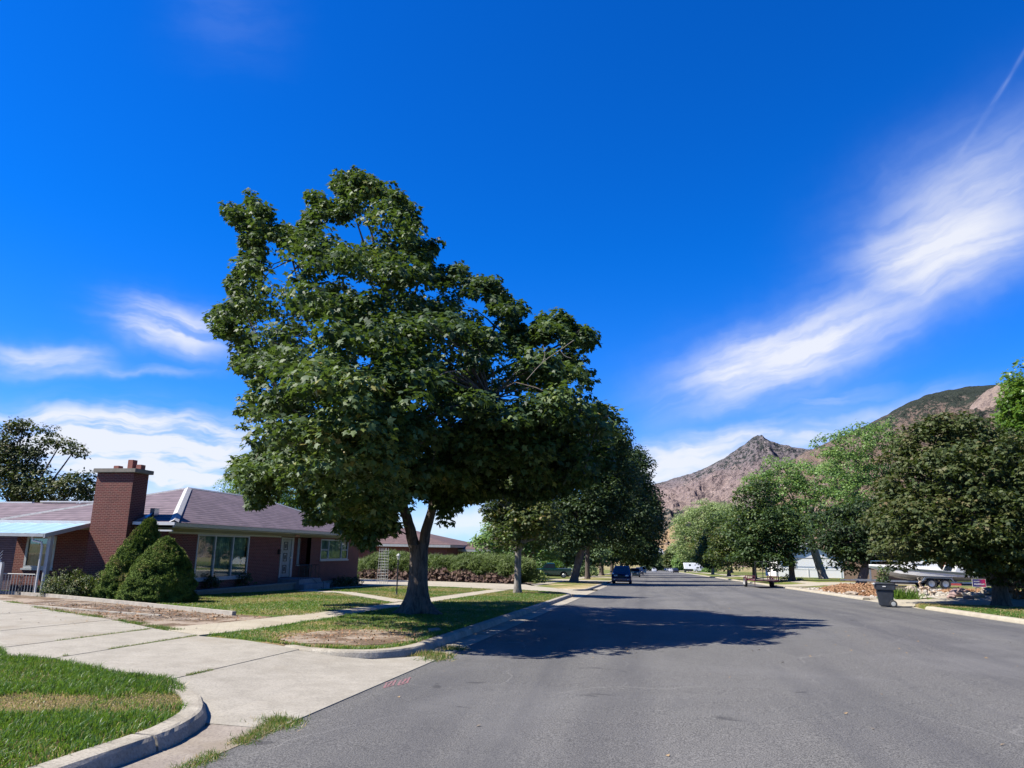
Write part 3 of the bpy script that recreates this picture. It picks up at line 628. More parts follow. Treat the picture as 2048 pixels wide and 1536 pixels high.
def leaves(name, P, Nn, Dd, size, tint, mat, parent, tmpl='maple'):
    TV, TF = {'maple': (MAPLE_V, MAPLE_F), 'dia': (DIA_V, DIA_F), 'spike': (SPIKE_V, SPIKE_F)}[tmpl]
    Nn = unit(Nn); Dd = unit(Dd - Nn * (Dd * Nn).sum(1, keepdims=True)); Xx = np.cross(Dd, Nn)
    n, k = len(P), len(TV)
    V = P[:, None, :] + size[:, None, None] * (TV[None, :, 0:1] * Xx[:, None, :] + TV[None, :, 1:2] * Dd[:, None, :] + TV[None, :, 2:3] * Nn[:, None, :])
    fl = [len(f) for f in TF]; flat = np.concatenate([np.array(f) for f in TF]); tot = len(flat)
    loops = (np.arange(n)[:, None] * k + flat[None, :]).ravel()
    st = np.concatenate([[0], np.cumsum(fl)[:-1]]); starts = (np.arange(n)[:, None] * tot + st[None, :]).ravel()
    return np_object(name, V.reshape(-1, 3), starts, loops, mat, parent, np.repeat(tint, len(TF)))
def rdir(n): return unit(RNG.normal(size=(n, 3)))
def clusters_to_leaves(Cc, R, per, size, flat=0.75, shell=0.5, droop=0.5, tint0=None):
    """leaves on the upper and outer shell of each small cluster"""
    n = len(Cc) * per; ci = np.repeat(np.arange(len(Cc)), per)
    d = rdir(n); d[:, 2] = np.abs(d[:, 2]) * 1.2 - 0.45; d = unit(d)
    r = R[ci] * (shell + (1 - shell) * RNG.random(n) ** 0.6)
    P = Cc[ci] + d * r[:, None] * np.array([1, 1, flat])
    Nn = d * 0.55 + np.array([0, 0, 0.85]) + RNG.normal(size=(n, 3)) * 0.42
    Dd = d * 0.9 + np.array([0, 0, -droop]) + RNG.normal(size=(n, 3)) * 0.5
    sz = size * (0.65 + 0.6 * RNG.random(n))
    ct = RNG.random(len(Cc)) if tint0 is None else tint0
    tint = np.clip(ct[ci] * 0.55 + RNG.random(n) * 0.45, 0, 1)
    return P, Nn, Dd, sz, tint
def poly_dist(px, py, poly):
    poly = np.array(poly, float); inside = np.zeros(len(px), bool); dmin = np.full(len(px), 1e9)
    for i in range(len(poly)):
        a, b = poly[i], poly[(i + 1) % len(poly)]
        c = ((a[1] > py) != (b[1] > py)) & (px < (b[0] - a[0]) * (py - a[1]) / (b[1] - a[1] + 1e-12) + a[0]); inside ^= c
        ab = b - a; t = np.clip(((px - a[0]) * ab[0] + (py - a[1]) * ab[1]) / (ab @ ab + 1e-9), 0, 1)
        dmin = np.minimum(dmin, np.hypot(px - a[0] - ab[0] * t, py - a[1] - ab[1] * t))
    return inside, dmin
def crown_poly(poly, y0, n, depth, edge=0.35, gap=0.0, seed=1, hollow=0.45):
    """cluster centres filling a crown whose outline (survey directions) is a polygon at distance y0"""
    poly = np.array(poly, float); lo, hi = poly.min(0), poly.max(0)
    px = RNG.uniform(lo[0], hi[0], n * 6); py = RNG.uniform(lo[1], hi[1], n * 6)
    ins, d = poly_dist(px, py, poly); sc = y0 / FPX; dm = d * sc
    keep = ins & (dm > edge)
    if gap: keep &= fbm(px / 70.0, py / 62.0, 3, seed) > gap
    px, py, dm = px[keep][:n], py[keep][:n], dm[keep][:n]
    T = np.sqrt(np.maximum(np.minimum(dm, depth) * (2 * depth - np.minimum(dm, depth)), 0.05))
    s = np.sign(RNG.random(len(px)) - 0.5); u = s * (hollow + (1 - hollow) * RNG.random(len(px)) ** 0.5) * (RNG.random(len(px)) > 0.12)
    dy = u * T
    out = []
    for a, b, e in zip(px, py, dy): out.append(aty(a, b, y0 + e))
    return np.array(out), dm
def crown_blobs(blobs, dens, crad):
    """blobs [(x,y,z,rx,rz)] -> cluster centres over their surfaces"""
    C = []
    B = np.array([(b[0], b[1], b[2], b[3], b[4]) for b in blobs], float)
    for b in B:
        k = int(dens * b[3] * (b[3] + b[4]) * 2); d = rdir(k); u = 0.45 + 0.55 * RNG.random(k) ** 0.6
        C.append(b[:3] + d * u[:, None] * np.array([b[3], b[3], b[4]]))
    C = np.concatenate(C); keep = np.ones(len(C), bool)
    for b in B:
        q = (C - b[:3]) / np.array([b[3], b[3], b[4]]); keep &= (np.linalg.norm(q, axis=1) > 0.42) | (RNG.random(len(C)) < 0.2)
    return C[keep]
def limb(mb, pts, r0, r1, seg=8, wob=0.0, n=4):
    P = curve_pts(pts, n); k = len(P)
    if wob: P = [p + Vector((random.uniform(-wob, wob), random.uniform(-wob, wob), 0)) * (0 < i < k - 1) for i, p in enumerate(P)]
    mb.tube(P, [r0 + (r1 - r0) * (i / (k - 1)) ** 0.8 for i in range(k)], seg)
    return P
def trunk_base(mb, base, top, r, flare=2.2, h=0.9, seg=20, lean=(0, 0)):
    """buttressed foot: the radius swells and lobes towards the ground"""
    base = Vector(base); top = Vector(top); rings = 26; vs = []
    ph = random.uniform(0, 6)
    for i in range(rings + 1):
        t = i / rings; c = base.lerp(top, t); c.z = base.z - 0.1 + (top.z - base.z + 0.1) * t
        hz_ = (top.z - base.z) * t; fl = 1 + (flare - 1) * math.exp(-hz_ / (h * 0.30))
        for k in range(seg):
            a = 2 * PI * k / seg
            lob = 1 + 0.22 * (fl - 1) * math.sin(a * 5 + ph) + 0.12 * (fl - 1) * math.sin(a * 3 + 1.7) + random.uniform(-0.03, 0.03)
            rr = r * fl * lob; vs.append((c.x + rr * math.cos(a), c.y + rr * math.sin(a), c.z))
    fs = [(i * seg + k, i * seg + (k + 1) % seg, (i + 1) * seg + (k + 1) % seg, (i + 1) * seg + k) for i in range(rings) for k in range(seg)]
    mb.add(vs, fs)
def twigs(mb, C, anchors, n, r=0.035, r1=0.012):
    """small branches from the limbs out to some of the clusters"""
    A = np.array([tuple(a) for a in anchors]); idx = RNG.choice(len(C), min(n, len(C)), replace=False)
    for i in idx:
        c = C[i]; w_ = np.linalg.norm((A - c) * np.array([1, 1, 0.7]) - np.array([0, 0, -0.6]), axis=1); a = A[np.argmin(w_)]
        L = np.linalg.norm(c - a)
        if L > 3.0: continue
        mid = (a + c) / 2 + np.array([0, 0, 0.12 * L]) + RNG.normal(size=3) * 0.06 * L
        mb.tube(curve_pts([a, mid, c], 2), [r * (0.5 + L * 0.22), r * (0.4 + L * 0.15), r * 0.4 + L * 0.04 * r, r1 * 1.2, r1][:5], 5, caps=False)

HOLES = [(680, 473, 15), (646, 443, 8), (573, 616, 10), (722, 487, 14), (737, 578, 16), (511, 690, 10), (722, 730, 16), (866, 596, 10), (760, 645, 12), (938, 611, 9), (1133, 812, 9), (1015, 722, 18), (993, 747, 12), (821, 916, 16), (1015, 962, 20), (560, 560, 12), (640, 560, 12), (900, 720, 12), (1100, 690, 12), (620, 700, 12), (970, 650, 14), (870, 850, 12), (680, 850, 10)]
def not_hole(C, k=1.0, pad=0):
    """natural windows in the crown: no boughs there"""
    v = (C - np.array([0, 0, CAMH])) @ CM; px = CX + FPX * v[:, 0] / v[:, 2]; py = CY + FPX * v[:, 1] / v[:, 2]; ok = np.ones(len(C), bool)
    for a, b, r in HOLES: ok &= np.hypot(px - a, (py - b) * 1.15) > r * k + pad
    return ok
def big_maple():
    y0 = at(833, 1227, 0.12)[1]
    root = tag(empty('maple_tree', (0, 0, 0)), 'tallest tree, a spreading green maple by the kerb in front of the brick house', 'tree', 'street trees on the left')
    OUT = [(702, 320), (722, 335), (737, 344), (752, 356), (778, 360), (800, 372), (824, 366), (828, 385), (815, 400), (842, 408), (850, 432), (842, 452), (848, 474), (884, 478), (886, 492), (869, 512), (882, 530),
           (905, 523), (930, 524), (942, 545), (970, 552), (998, 548), (1010, 575), (1024, 592), (1040, 598), (1058, 612), (1055, 632), (1048, 655), (1066, 650), (1070, 628), (1095, 618), (1120, 616), (1140, 628), (1155, 648), (1190, 652), (1198, 672), (1188, 700), (1170, 712),
           (1195, 735), (1198, 765), (1215, 790), (1222, 805), (1240, 806), (1262, 820), (1278, 840), (1268, 862), (1235, 868), (1222, 856), (1218, 880), (1230, 905), (1222, 940), (1200, 960), (1170, 975), (1140, 990), (1100, 1000), (1060, 1012), (1020, 1005), (985, 1000), (955, 1008), (925, 1015), (905, 1030), (908, 1048), (895, 1066), (880, 1050), (868, 1020),
           (845, 1000), (800, 1000), (790, 1030), (795, 1060), (775, 1085), (758, 1078), (745, 1100), (738, 1118), (715, 1105), (708, 1075), (692, 1090), (678, 1085), (668, 1058), (645, 1050), (640, 1072), (625, 1070), (612, 1045), (600, 1010), (592, 985), (570, 972), (560, 990), (540, 1010), (515, 1026), (500, 1020), (488, 1000), (492, 980), (478, 962), (455, 950), (450, 930), (470, 915), (495, 908), (512, 895), (530, 880), (520, 862), (505, 850), (492, 866), (470, 862), (462, 830), (468, 808), (490, 800), (500, 780), (480, 760),
           (462, 740), (458, 712), (475, 702), (450, 690), (432, 690), (428, 660), (410, 638), (418, 615), (440, 600), (455, 588), (452, 562), (444, 548), (452, 532), (475, 530), (480, 510), (478, 480), (482, 465), (462, 462), (452, 440), (444, 420), (444, 401), (470, 402), (478, 418), (486, 398), (485, 380), (505, 378), (516, 395), (535, 402), (549, 422), (542, 440), (560, 440), (580, 447), (602, 436), (606, 410), (598, 390), (612, 378), (646, 378), (652, 398), (672, 398), (664, 372), (664, 350), (681, 338), (700, 342)]
    B0, bm_ = crown_poly(OUT, y0, 430, 8.0, 0.66, 0.285, 5, hollow=0.3)
    low, dl = crown_poly(OUT, y0, 560, 8.4, 0.55, 0.0, 5, hollow=0.3); lk = low[:, 2] < 7.0; B0 = np.concatenate([B0[B0[:, 2] >= 7.0], low[lk]]); bm_ = np.concatenate([bm_[bm_.shape[0] - len(B0) + lk.sum():] if False else np.full(len(B0) - lk.sum(), 2.0), dl[lk]])
    kp = not_hole(B0, 1.0, 22); B0, bm_ = B0[kp], bm_[kp]
    k = 8; bi = np.repeat(np.arange(len(B0)), k); dd = rdir(len(bi)); dd[:, 2] = np.abs(dd[:, 2]) * 0.9 - 0.22; br = np.where(B0[:, 2] < 7, 0.78, 0.78)[bi] * (0.55 + 0.45 * RNG.random(len(bi)))
    wsh = np.clip((8.5 - B0[:, 2]) / 4, 0, 1) * np.clip((-5.0 - B0[:, 0]) / 3 + 0.3, 0.15, 1); sc_ = 1 - 3.6 * wsh / B0[:, 1]; cam0 = np.array([0, 0, CAMH]); B0 = cam0 + (B0 - cam0) * sc_[:, None]
    C = B0[bi] + dd * br[:, None] * np.array([1.1, 1.1, 0.75]); dm = np.full(len(C), 2.0); BT = np.clip(RNG.random(len(B0)), 0, 1)[bi]
    # the two shoulders: a fringe of small clusters right on the outline so that it stays ragged
    E, ed = crown_poly(OUT, y0, 900, 6.2, 0.15, 0.20, 8); E = E[ed < 0.8]; E2, _ = crown_poly(OUT, y0, 6500, 5.0, 0.12, 0.0, 8); E = np.concatenate([E, E2[E2[:, 2] < 4.6]]); E3, d3 = crown_poly(OUT, y0, 5200, 3.0, 0.13, 0.0, 8); E = np.concatenate([E, E3[(E3[:, 2] > 7.5) & (d3 < 0.62)]]); 
    C, BT = C[not_hole(C, 0.9, 4)], BT[not_hole(C, 0.9, 4)]; E = E[not_hole(E, 1.0, 4)]; R = np.full(len(C), 0.36); Re = np.full(len(E), 0.25)
    C2 = np.concatenate([C, E]); R2 = np.concatenate([R, Re])
    hi = np.clip((C2[:, 2] - 3) / 10, 0, 1); t0 = np.clip(RNG.random(len(C2)) * 0.75 + 0.25 * fbm(C2[:, 0] * 0.4 + C2[:, 1] * 0.2, C2[:, 2] * 0.4, 3, 4), 0, 1)
    t0 = np.where(fbm(C2[:, 0] * 0.5, C2[:, 2] * 0.5, 2, 14) > 0.66, np.minimum(t0 + 0.35, 1), t0)
    P, Nn, Dd, sz, ti = clusters_to_leaves(C2, R2, 31, 0.155, tint0=t0, droop=0.7)
    leaves('crown', P, Nn, Dd, sz, ti, M['leaf_maple'], root, 'maple')
    bx, by = at(833, 1227, 0.12); bz = gz(bx, by) + 0.12
    mb = MB(); q = lambda px, py, dy=0: Vector(aty(px, py, y0 + dy))
    fork = q(836, 1098)
    trunk_base(mb, (bx + 0.03, by, bz), q(838, 1090), 0.275, 2.9, 1.05, 36)
    anch = []
    anch += limb(mb, [q(836, 1112), q(820, 1060), q(806, 1005), q(800, 940), q(798, 850), q(800, 740), q(790, 640), q(768, 560), q(735, 440)], 0.20, 0.035, 12, 0.02)
    anch += limb(mb, [q(840, 1112), q(857, 1045), q(870, 990), q(885, 900, 0.5), q(915, 800, 1), q(965, 700, 1.5), q(1010, 620, 2)], 0.19, 0.03, 12, 0.02)
    anch += limb(mb, [q(868, 1000), q(930, 930, -1), q(1010, 870, -1.6), q(1120, 820, -2), q(1230, 835, -2.4)], 0.14, 0.02, 8, 0.02)
    anch += limb(mb, [q(803, 975), q(760, 940, -0.6), q(712, 905, -1.2), q(630, 850, -2), q(560, 800, -2.6)], 0.15, 0.02, 8, 0.02)
    anch += limb(mb, [q(800, 800), q(740, 690, 0.8), q(650, 590, 1.4), q(585, 520, 1.8)], 0.11, 0.015, 8, 0.02)
    anch += limb(mb, [q(797, 700), q(825, 600, -0.7), q(862, 500, -1)], 0.08, 0.015, 7)
    anch += limb(mb, [q(795, 640), q(740, 520, -1), q(700, 400, -1.5)], 0.08, 0.012, 7)
    anch += limb(mb, [q(805, 900), q(780, 830, -2.5), q(700, 760, -4)], 0.12, 0.015, 7)
    anch += limb(mb, [q(885, 900), q(930, 860, -3), q(980, 800, -5)], 0.11, 0.015, 7)
    anch += limb(mb, [q(805, 930), q(830, 860, 3), q(800, 760, 5)], 0.12, 0.015, 7)
    anch += limb(mb, [q(806, 1000), q(760, 990, 1), q(680, 960, 2), q(560, 930, 1.5)], 0.09, 0.012, 7)
    anch += limb(mb, [q(915, 800), q(1000, 740, 0), q(1100, 700, -1), q(1160, 660, -1.4)], 0.09, 0.012, 7)
    twigs(mb, C, anch, 420)
    for s in range(12):    # short epicormic stubs on the trunk
        pass
    mb.build('trunk', M['bark'], root, smooth=True)
    db = MB()
    for a in ([(1053, 760), (1085, 725), (1120, 700), (1148, 680)], [(1085, 725), (1090, 708), (1086, 690)], [(1120, 700), (1130, 712), (1142, 716)]):
        db.tube(curve_pts([q(x, y, -5.6) for x, y in a], 3), 0.008, 5)
    db.build('dead_branch', M['twig'], root, smooth=True)
    return root
big_maple()

def tree(name, label, cat_group, base, trunk_r, fork_h, blobs, leaf, bark='bark', dens=5.0, crad=0.55, per=26, size=0.22, tmpl='dia', lean=(0, 0), droop=0.4, nlimb=7, flare=1.7, pts=None, twig=60, flat=0.75):
    """street or garden tree: blobs are (px, py, rx_m, rz_m, dy) seen from the camera at the trunk's distance, or world tuples if pts"""
    bx, by = base; bz = gz(bx, by) + 0.1
    root = tag(empty(name, (0, 0, 0)), label, 'tree', cat_group)
    W = []
    for (a, b_, rx, rz, dy) in blobs:
        c = aty(a, b_, by + dy); W.append((c[0], c[1], c[2], rx, rz))
    C = crown_blobs(W, dens, crad); R = crad * (0.7 + 0.6 * RNG.random(len(C)))
    P, Nn, Dd, sz, ti = clusters_to_leaves(C, R, per, size, flat=flat, droop=droop)
    leaves('crown', P, Nn, Dd, sz, ti, M[leaf], root, tmpl)
    mb = MB(); top = Vector((bx + lean[0], by + lean[1], bz + fork_h))
    trunk_base(mb, (bx, by, bz), top, trunk_r, flare, 1.0, 14)
    anch = [top]
    order = sorted(W, key=lambda q: -q[3])[:nlimb]
    for k, wq in enumerate(order):
        tip = Vector(wq[:3]); mid = top.lerp(tip, 0.5) + Vector((random.uniform(-.4, .4), random.uniform(-.4, .4), 0.08 * (tip - top).length))
        anch += limb(mb, [top - Vector((0, 0, 0.25)), top.lerp(mid, 0.5) + Vector((0, 0, 0.1)), mid, tip], trunk_r * 0.62, 0.03, 7, 0.04)
    if twig: twigs(mb, C, anch, twig, 0.03)
    mb.build('trunk', M[bark], root, smooth=True)
    return root
# ---- street trees on the left behind the big maple
GL = 'street trees on the left'
tree('maple_tree', 'small yellowing maple with pale straight trunk on the verge before the curved driveway', GL, at(1035, 1186, .12), 0.18, 2.4,
     [(1045, 1040, 1.4, 1.0, 0), (1015, 1068, 1.0, 0.8, -.4), (1075, 1065, 1.1, 0.8, .5), (1040, 1005, 1.4, 1.1, .4), (1005, 1035, 1.0, .8, 1), (1085, 1035, 1.2, 0.9, -.8), (1030, 975, 1.3, 1.1, 0), (1075, 985, 1.3, 1.1, 0), (990, 1000, 1.1, .9, .5)], 'leaf_maple_y', 'bark_pale', 9, 0.4, 30, 0.17, 'maple', nlimb=6)
tree('maple_tree', 'leaning maple with flared brown trunk beside the sidewalk past the curved driveway', GL, at(1146, 1165, .12), 0.36, 3.4,
     [(1040, 985, 2.8, 2.6, 3), (1070, 940, 3.2, 2.8, 3), (1010, 1000, 2.2, 1.8, 3), (1130, 960, 3.6, 3.2, 0), (1190, 900, 3.4, 3.2, 1), (1215, 880, 2.6, 2.4, 1), (1090, 1030, 3.0, 2.2, -1), (1180, 985, 3.2, 2.8, -1), (1160, 1040, 3.0, 2.2, -2), (1225, 960, 2.6, 2.6, 2), (1205, 1040, 2.4, 1.9, 1), (1110, 900, 3, 2.6, 2), (1140, 1075, 2.2, 1.2, -3), (1235, 1010, 2.0, 1.8, 0)], 'leaf_dark', 'bark_brown', 4, 0.75, 34, 0.26, 'dia', lean=(0.9, 0))
tree('maple_tree', 'slim dark street maple just left of the parked blue car', GL, at(1175, 1158, .12), 0.28, 4.0,
     [(1200, 1010, 3.2, 2.6, 0), (1250, 980, 3.4, 3.0, 1), (1270, 1035, 2.8, 2.4, 0), (1240, 1065, 2.6, 2.0, -1), (1190, 1070, 2.6, 1.6, 0), (1225, 930, 3.0, 2.6, 0)], 'leaf_dark', 'bark', 4, 0.85, 30, 0.32)
tree('maple_tree', 'dark round-crowned street maple hanging over the parked blue car', GL, at(1203, 1151, .12), 0.38, 4.0,
     [(1240, 960, 4.5, 4.0, 0), (1275, 1000, 4.2, 3.6, 0), (1285, 1050, 4.2, 3.4, 1), (1265, 940, 3.6, 3.4, 0), (1250, 1090, 3.4, 2.2, -2), (1215, 1085, 3.0, 2.0, 0), (1290, 1020, 3.0, 2.6, -2), (1255, 920, 3.6, 3.0, 1), (1230, 890, 2.4, 1.8, 0)], 'leaf_dark', 'bark', 3.2, 1.0, 30, 0.40)
for (px, lab, bl) in [(1225, 'dark street tree behind the parked blue car, second from the end of the left row', [(1278, 1070, 5, 4, 0), (1262, 1095, 4, 3, 0), (1285, 1100, 3.4, 2.4, 0)]),
                      (1245, 'farthest dark street tree of the left row above the row of parked cars', [(1275, 1108, 5.5, 3.4, 0), (1290, 1112, 4.0, 3.0, 0), (1255, 1110, 4.5, 3, 0)])]:
    tree('maple_tree', lab, GL, (-8.0, 165 if px == 1225 else 220), 0.4, 4.0, bl, 'leaf_dark', 'bark', 1.6, 1.3, 26, 0.6, twig=0)
# garden trees on the left
tree('garden_tree', 'light green bushy garden tree rising behind the juniper hedge', 'garden trees on the left', (-12.2, 70), 0.15, 1.6,
     [(1000, 1075, 2.0, 1.5, 0), (975, 1095, 1.6, 1.2, 0), (1020, 1050, 1.9, 1.5, 0), (1060, 1070, 1.9, 1.6, 0), (985, 1055, 1.2, 1.1, 0), (1040, 1095, 1.8, 1.2, 0), (1085, 1100, 1.6, 1.2, 0)], 'leaf_elm', 'bark', 5, 0.55, 26, 0.26, nlimb=5)
tree('garden_tree', 'green conifer-dark garden tree beyond the green pickup truck', 'garden trees on the left', (-17, 118), 0.25, 2.5,
     [(1100, 1095, 4, 3, 0), (1130, 1110, 3.2, 2.4, 0), (1075, 1100, 3.2, 2.6, 0), (1150, 1100, 3.2, 2.6, 2), (1180, 1110, 3.2, 2.6, 2)], 'leaf_far', 'bark', 2.2, 0.9, 26, 0.45, nlimb=4, twig=0)
tree('garden_tree', 'dense dark garden tree closing the view behind the left row of street trees', 'garden trees on the left', (-20, 150), 0.4, 4,
     [(1090, 1060, 5, 4, 0), (1130, 1040, 5, 4, 0), (1160, 1075, 5, 4, 2), (1200, 1100, 4.5, 3.4, 4), (1120, 1095, 4.5, 3, 0), (1060, 1075, 4, 3.6, 0), (1075, 1110, 4, 2.4, -4)], 'leaf_dark', 'bark', 1.8, 1.2, 26, 0.6, nlimb=5, twig=0)
tree('locust_tree', 'fine-leaved bright green locust rising behind the brick house roof', 'garden trees on the left', (-30, 56), 0.3, 3.5,
     [(540, 990, 3.0, 2.4, 0), (590, 970, 3.0, 2.6, 1), (640, 1010, 2.8, 2.2, 0), (500, 985, 2.2, 1.6, 0), (560, 1025, 2.6, 1.8, 0), (680, 1035, 2.4, 1.8, 1), (470, 975, 1.3, 0.9, 0)], 'leaf_bright', 'bark', 5, 0.6, 46, 0.14, nlimb=6)
tree('oak_tree', 'open-branched dark tree behind the left end of the house roof', 'garden trees on the left', (-42.5, 44), 0.3, 2.8,
     [(20, 955, 2.2, 1.6, 0), (75, 975, 2.0, 1.3, 0), (130, 985, 1.9, 1.3, 0), (165, 970, 1.3, 0.9, 0), (50, 920, 1.3, 0.9, 0), (10, 905, 1.5, 1.0, 0), (45, 850, .75, .5, 0), (55, 865, .6, .4, .5), (95, 862, .6, .35, 0), (85, 880, .55, .3, 0),
      (120, 888, .8, .35, 0), (150, 900, .7, .3, 0), (165, 908, .35, .2, 0), (30, 885, .9, .6, 0), (75, 900, .7, .5, 0), (-30, 930, 2.2, 2, 0), (5, 860, .9, .5, 0), (180, 990, 1.0, .9, 0)], 'leaf_red', 'bark', 8, 0.45, 24, 0.2, nlimb=14, twig=80)
tree('garden_tree', 'blue-green tree in shade at the left edge behind the porch railing', 'garden trees on the left', (-38, 36), 0.2, 1.2,
     [(0, 1085, 1.4, 1.0, 0), (-30, 1060, 2, 1.5, 0), (5, 1115, 1.0, .8, 0)], 'leaf_dark', 'bark', 6, 0.45, 26, 0.2, nlimb=3)

# ---- right side
GR = 'trees on the right side of the street'
rb = at(2004, 1212, .12)
tree('bronze_maple_tree', 'broad bronze-green maple on the right verge shading the boat', GR, rb, 0.30, 2.0,
     [(1900, 905, 2.2, 1.8, 0), (1860, 900, 1.6, 1.3, 0.5), (1960, 915, 2.2, 1.7, 1), (1830, 960, 1.9, 1.6, 0), (1900, 980, 2.6, 2.0, -1.5), (1990, 960, 2.6, 2.0, -1), (1810, 1040, 1.6, 1.4, 0), (1860, 1050, 2.2, 1.5, -2), (1940, 1050, 2.8, 2.0, -2.5), (2030, 1040, 2.8, 2.2, -1),
      (1800, 1095, 1.2, 1.0, 0.5), (1840, 1072, 1.5, 1.0, 1), (1900, 1082, 1.9, 1.1, -2), (1970, 1085, 2.2, 1.2, -2.6), (2040, 1100, 2.5, 1.5, -1), (1940, 1118, 1.3, .5, -1.5), (2000, 1112, 1.6, .7, -1.5), (2090, 960, 2.6, 2.2, 0), (2110, 1060, 2.8, 2.4, 0), (1960, 980, 3, 2.6, 2.5), (1880, 1030, 2.6, 2.2, 2.5), (2030, 1060, 3, 2.6, 3), (2070, 1120, 2.2, 1.0, 0), (1915, 855, 1.2, .8, 0), (1880, 862, 1.0, .7, 0)],
     'leaf_red', 'bark', 6.5, 0.42, 34, 0.17, 'maple', droop=0.55, nlimb=12, flare=1.6, twig=160)
tree('green_tree', 'bright green tree at the right edge beyond the bronze maple', GR, (31.5, 58), 0.35, 4.0,
     [(2050, 810, 1.7, 1.7, 0), (2080, 780, 2.4, 2.2, 0), (2045, 870, 1.3, 1.4, 0), (2090, 860, 3, 3, 0), (2110, 940, 3.2, 3, 0), (2060, 930, 1.8, 1.6, 0)], 'leaf_bright', 'bark', 6, 0.55, 36, 0.24, 'maple', nlimb=6)
tree('elm_tree', 'tall grey-green elm with thick pale leaning trunk in front of the white house', GR, (23.2, 108), 0.55, 6.0,
     [(1565, 952, 3.6, 3.0, 0), (1605, 948, 3.0, 2.6, 2), (1520, 965, 2.8, 2.0, 0), (1575, 985, 4.2, 3.2, 0), (1630, 960, 3.8, 3.0, -2), (1650, 1010, 3.8, 3.0, -2), (1600, 1040, 3.4, 2.4, -2), (1540, 1010, 2.6, 1.8, 0), (1500, 975, 1.6, 1.0, 0), (1690, 950, 3.2, 2.8, 0), (1690, 1050, 3.6, 2.8, 2), (1560, 1060, 2.8, 2.0, -3), (1670, 1060, 2.2, 1.6, 2)],
     'leaf_elm', 'bark_pale', 1.5, 0.75, 34, 0.30, 'dia', lean=(-1.6, 0), nlimb=10, flare=1.4)
tree('elm_tree', 'bright green tall elm whose crown stands against the mountain slope', GR, (27.5, 84), 0.4, 5.0,
     [(1720, 880, 2.6, 2.2, 0), (1760, 868, 2.2, 1.8, 0), (1690, 900, 2.2, 1.8, 0), (1745, 915, 2.6, 2.0, 1), (1700, 940, 2.8, 2.2, 0), (1765, 950, 1.8, 1.4, 0), (1720, 985, 2.6, 1.8, -1), (1680, 980, 2.4, 2.0, 0), (1740, 1020, 2.6, 2.2, 0), (1650, 895, 1.8, 1.4, 1), (1780, 880, 1.2, 1.0, 0), (1700, 1050, 2.8, 2.2, 0)],
     'leaf_elm', 'bark', 2.1, 0.6, 34, 0.24, 'dia', nlimb=9, flare=1.3)
tree('elm_tree', 'dark-trunked forked tree leaning right beside the mulch heap', GR, at(1718, 1164, .45), 0.32, 3.2,
     [(1700, 1060, 2.2, 2.0, 0), (1745, 1040, 2.2, 2.0, 0), (1690, 1085, 1.8, 1.4, 0), (1730, 1090, 2.2, 1.5, 1), (1770, 1075, 1.8, 1.6, 0), (1780, 1110, 1.6, 1.1, 0), (1700, 1120, 1.8, .9, 1), (1660, 1060, 2.0, 1.8, 1)], 'leaf_dark', 'bark_brown', 4.2, 0.6, 30, 0.24, 'dia', lean=(1.2, 0), nlimb=7)
tree('maple_tree', 'dark green maple standing over the parked flatbed trailer', GR, (15.2, 86), 0.3, 2.6,
     [(1515, 1085, 2.6, 2.2, 0), (1560, 1080, 2.6, 2.2, 0), (1585, 1085, 2.0, 1.5, 0), (1535, 1050, 2.8, 2.4, 0), (1500, 1110, 2.2, 1.5, 0), (1545, 1120, 2.2, 1.2, -1), (1580, 1050, 2.4, 2.0, 1), (1490, 1060, 2.4, 2.4, 1), (1500, 1010, 2.2, 2.2, 1), (1525, 985, 1.6, 1.6, 1)], 'leaf_maple', 'bark', 3.6, 0.65, 34, 0.28, 'dia', nlimb=8)
tree('maple_tree', 'yellow-green street maple, nearest of the row beyond the flatbed trailer', GR, (14.2, 108), 0.28, 2.6,
     [(1470, 1090, 3.0, 2.4, 0), (1500, 1100, 2.6, 2.0, 0), (1450, 1115, 2.6, 1.6, 0), (1485, 1060, 2.8, 2.4, 0), (1455, 1075, 2.4, 2.2, 0)], 'leaf_maple_y', 'bark', 3.4, 0.75, 30, 0.32, nlimb=5, twig=20)
tree('maple_tree', 'green street maple, middle of the row beyond the flatbed trailer', GR, (14.0, 140), 0.3, 2.8,
     [(1435, 1095, 3.4, 2.8, 0), (1420, 1115, 3.0, 2.0, 0), (1450, 1070, 3.2, 3, 0), (1465, 1100, 3.2, 2.4, 0), (1440, 1048, 2.4, 2.2, 0)], 'leaf_maple', 'bark', 2.8, 0.9, 30, 0.38, nlimb=5, twig=0)
tree('maple_tree', 'olive street maple, farthest of the row beyond the flatbed trailer', GR, (14.0, 175), 0.3, 2.8,
     [(1412, 1098, 3.4, 2.6, 0), (1420, 1080, 3.4, 3, 0), (1414, 1116, 3.0, 1.8, 0), (1440, 1110, 3.4, 2.2, 0)], 'leaf_maple_y', 'bark_pale', 2.4, 1.0, 28, 0.45, nlimb=4, twig=0)
tree('willow_tree', 'tall pale grey-green willow, tallest tree near the white camper', GR, (24, 235), 0.7, 6,
     [(1395, 1050, 7, 6, 0), (1380, 1080, 6, 5, 0), (1410, 1030, 5.5, 5, 0), (1375, 1098, 5.5, 3.6, 0), (1415, 1075, 6, 5.5, 2), (1430, 1035, 4.6, 4, 0), (1428, 1022, 3.6, 2.8, 0), (1372, 1055, 4.4, 4, 0), (1402, 1102, 6, 3.2, 0)], 'leaf_pale', 'bark', 1.1, 1.2, 36, 0.42, nlimb=6, twig=0)
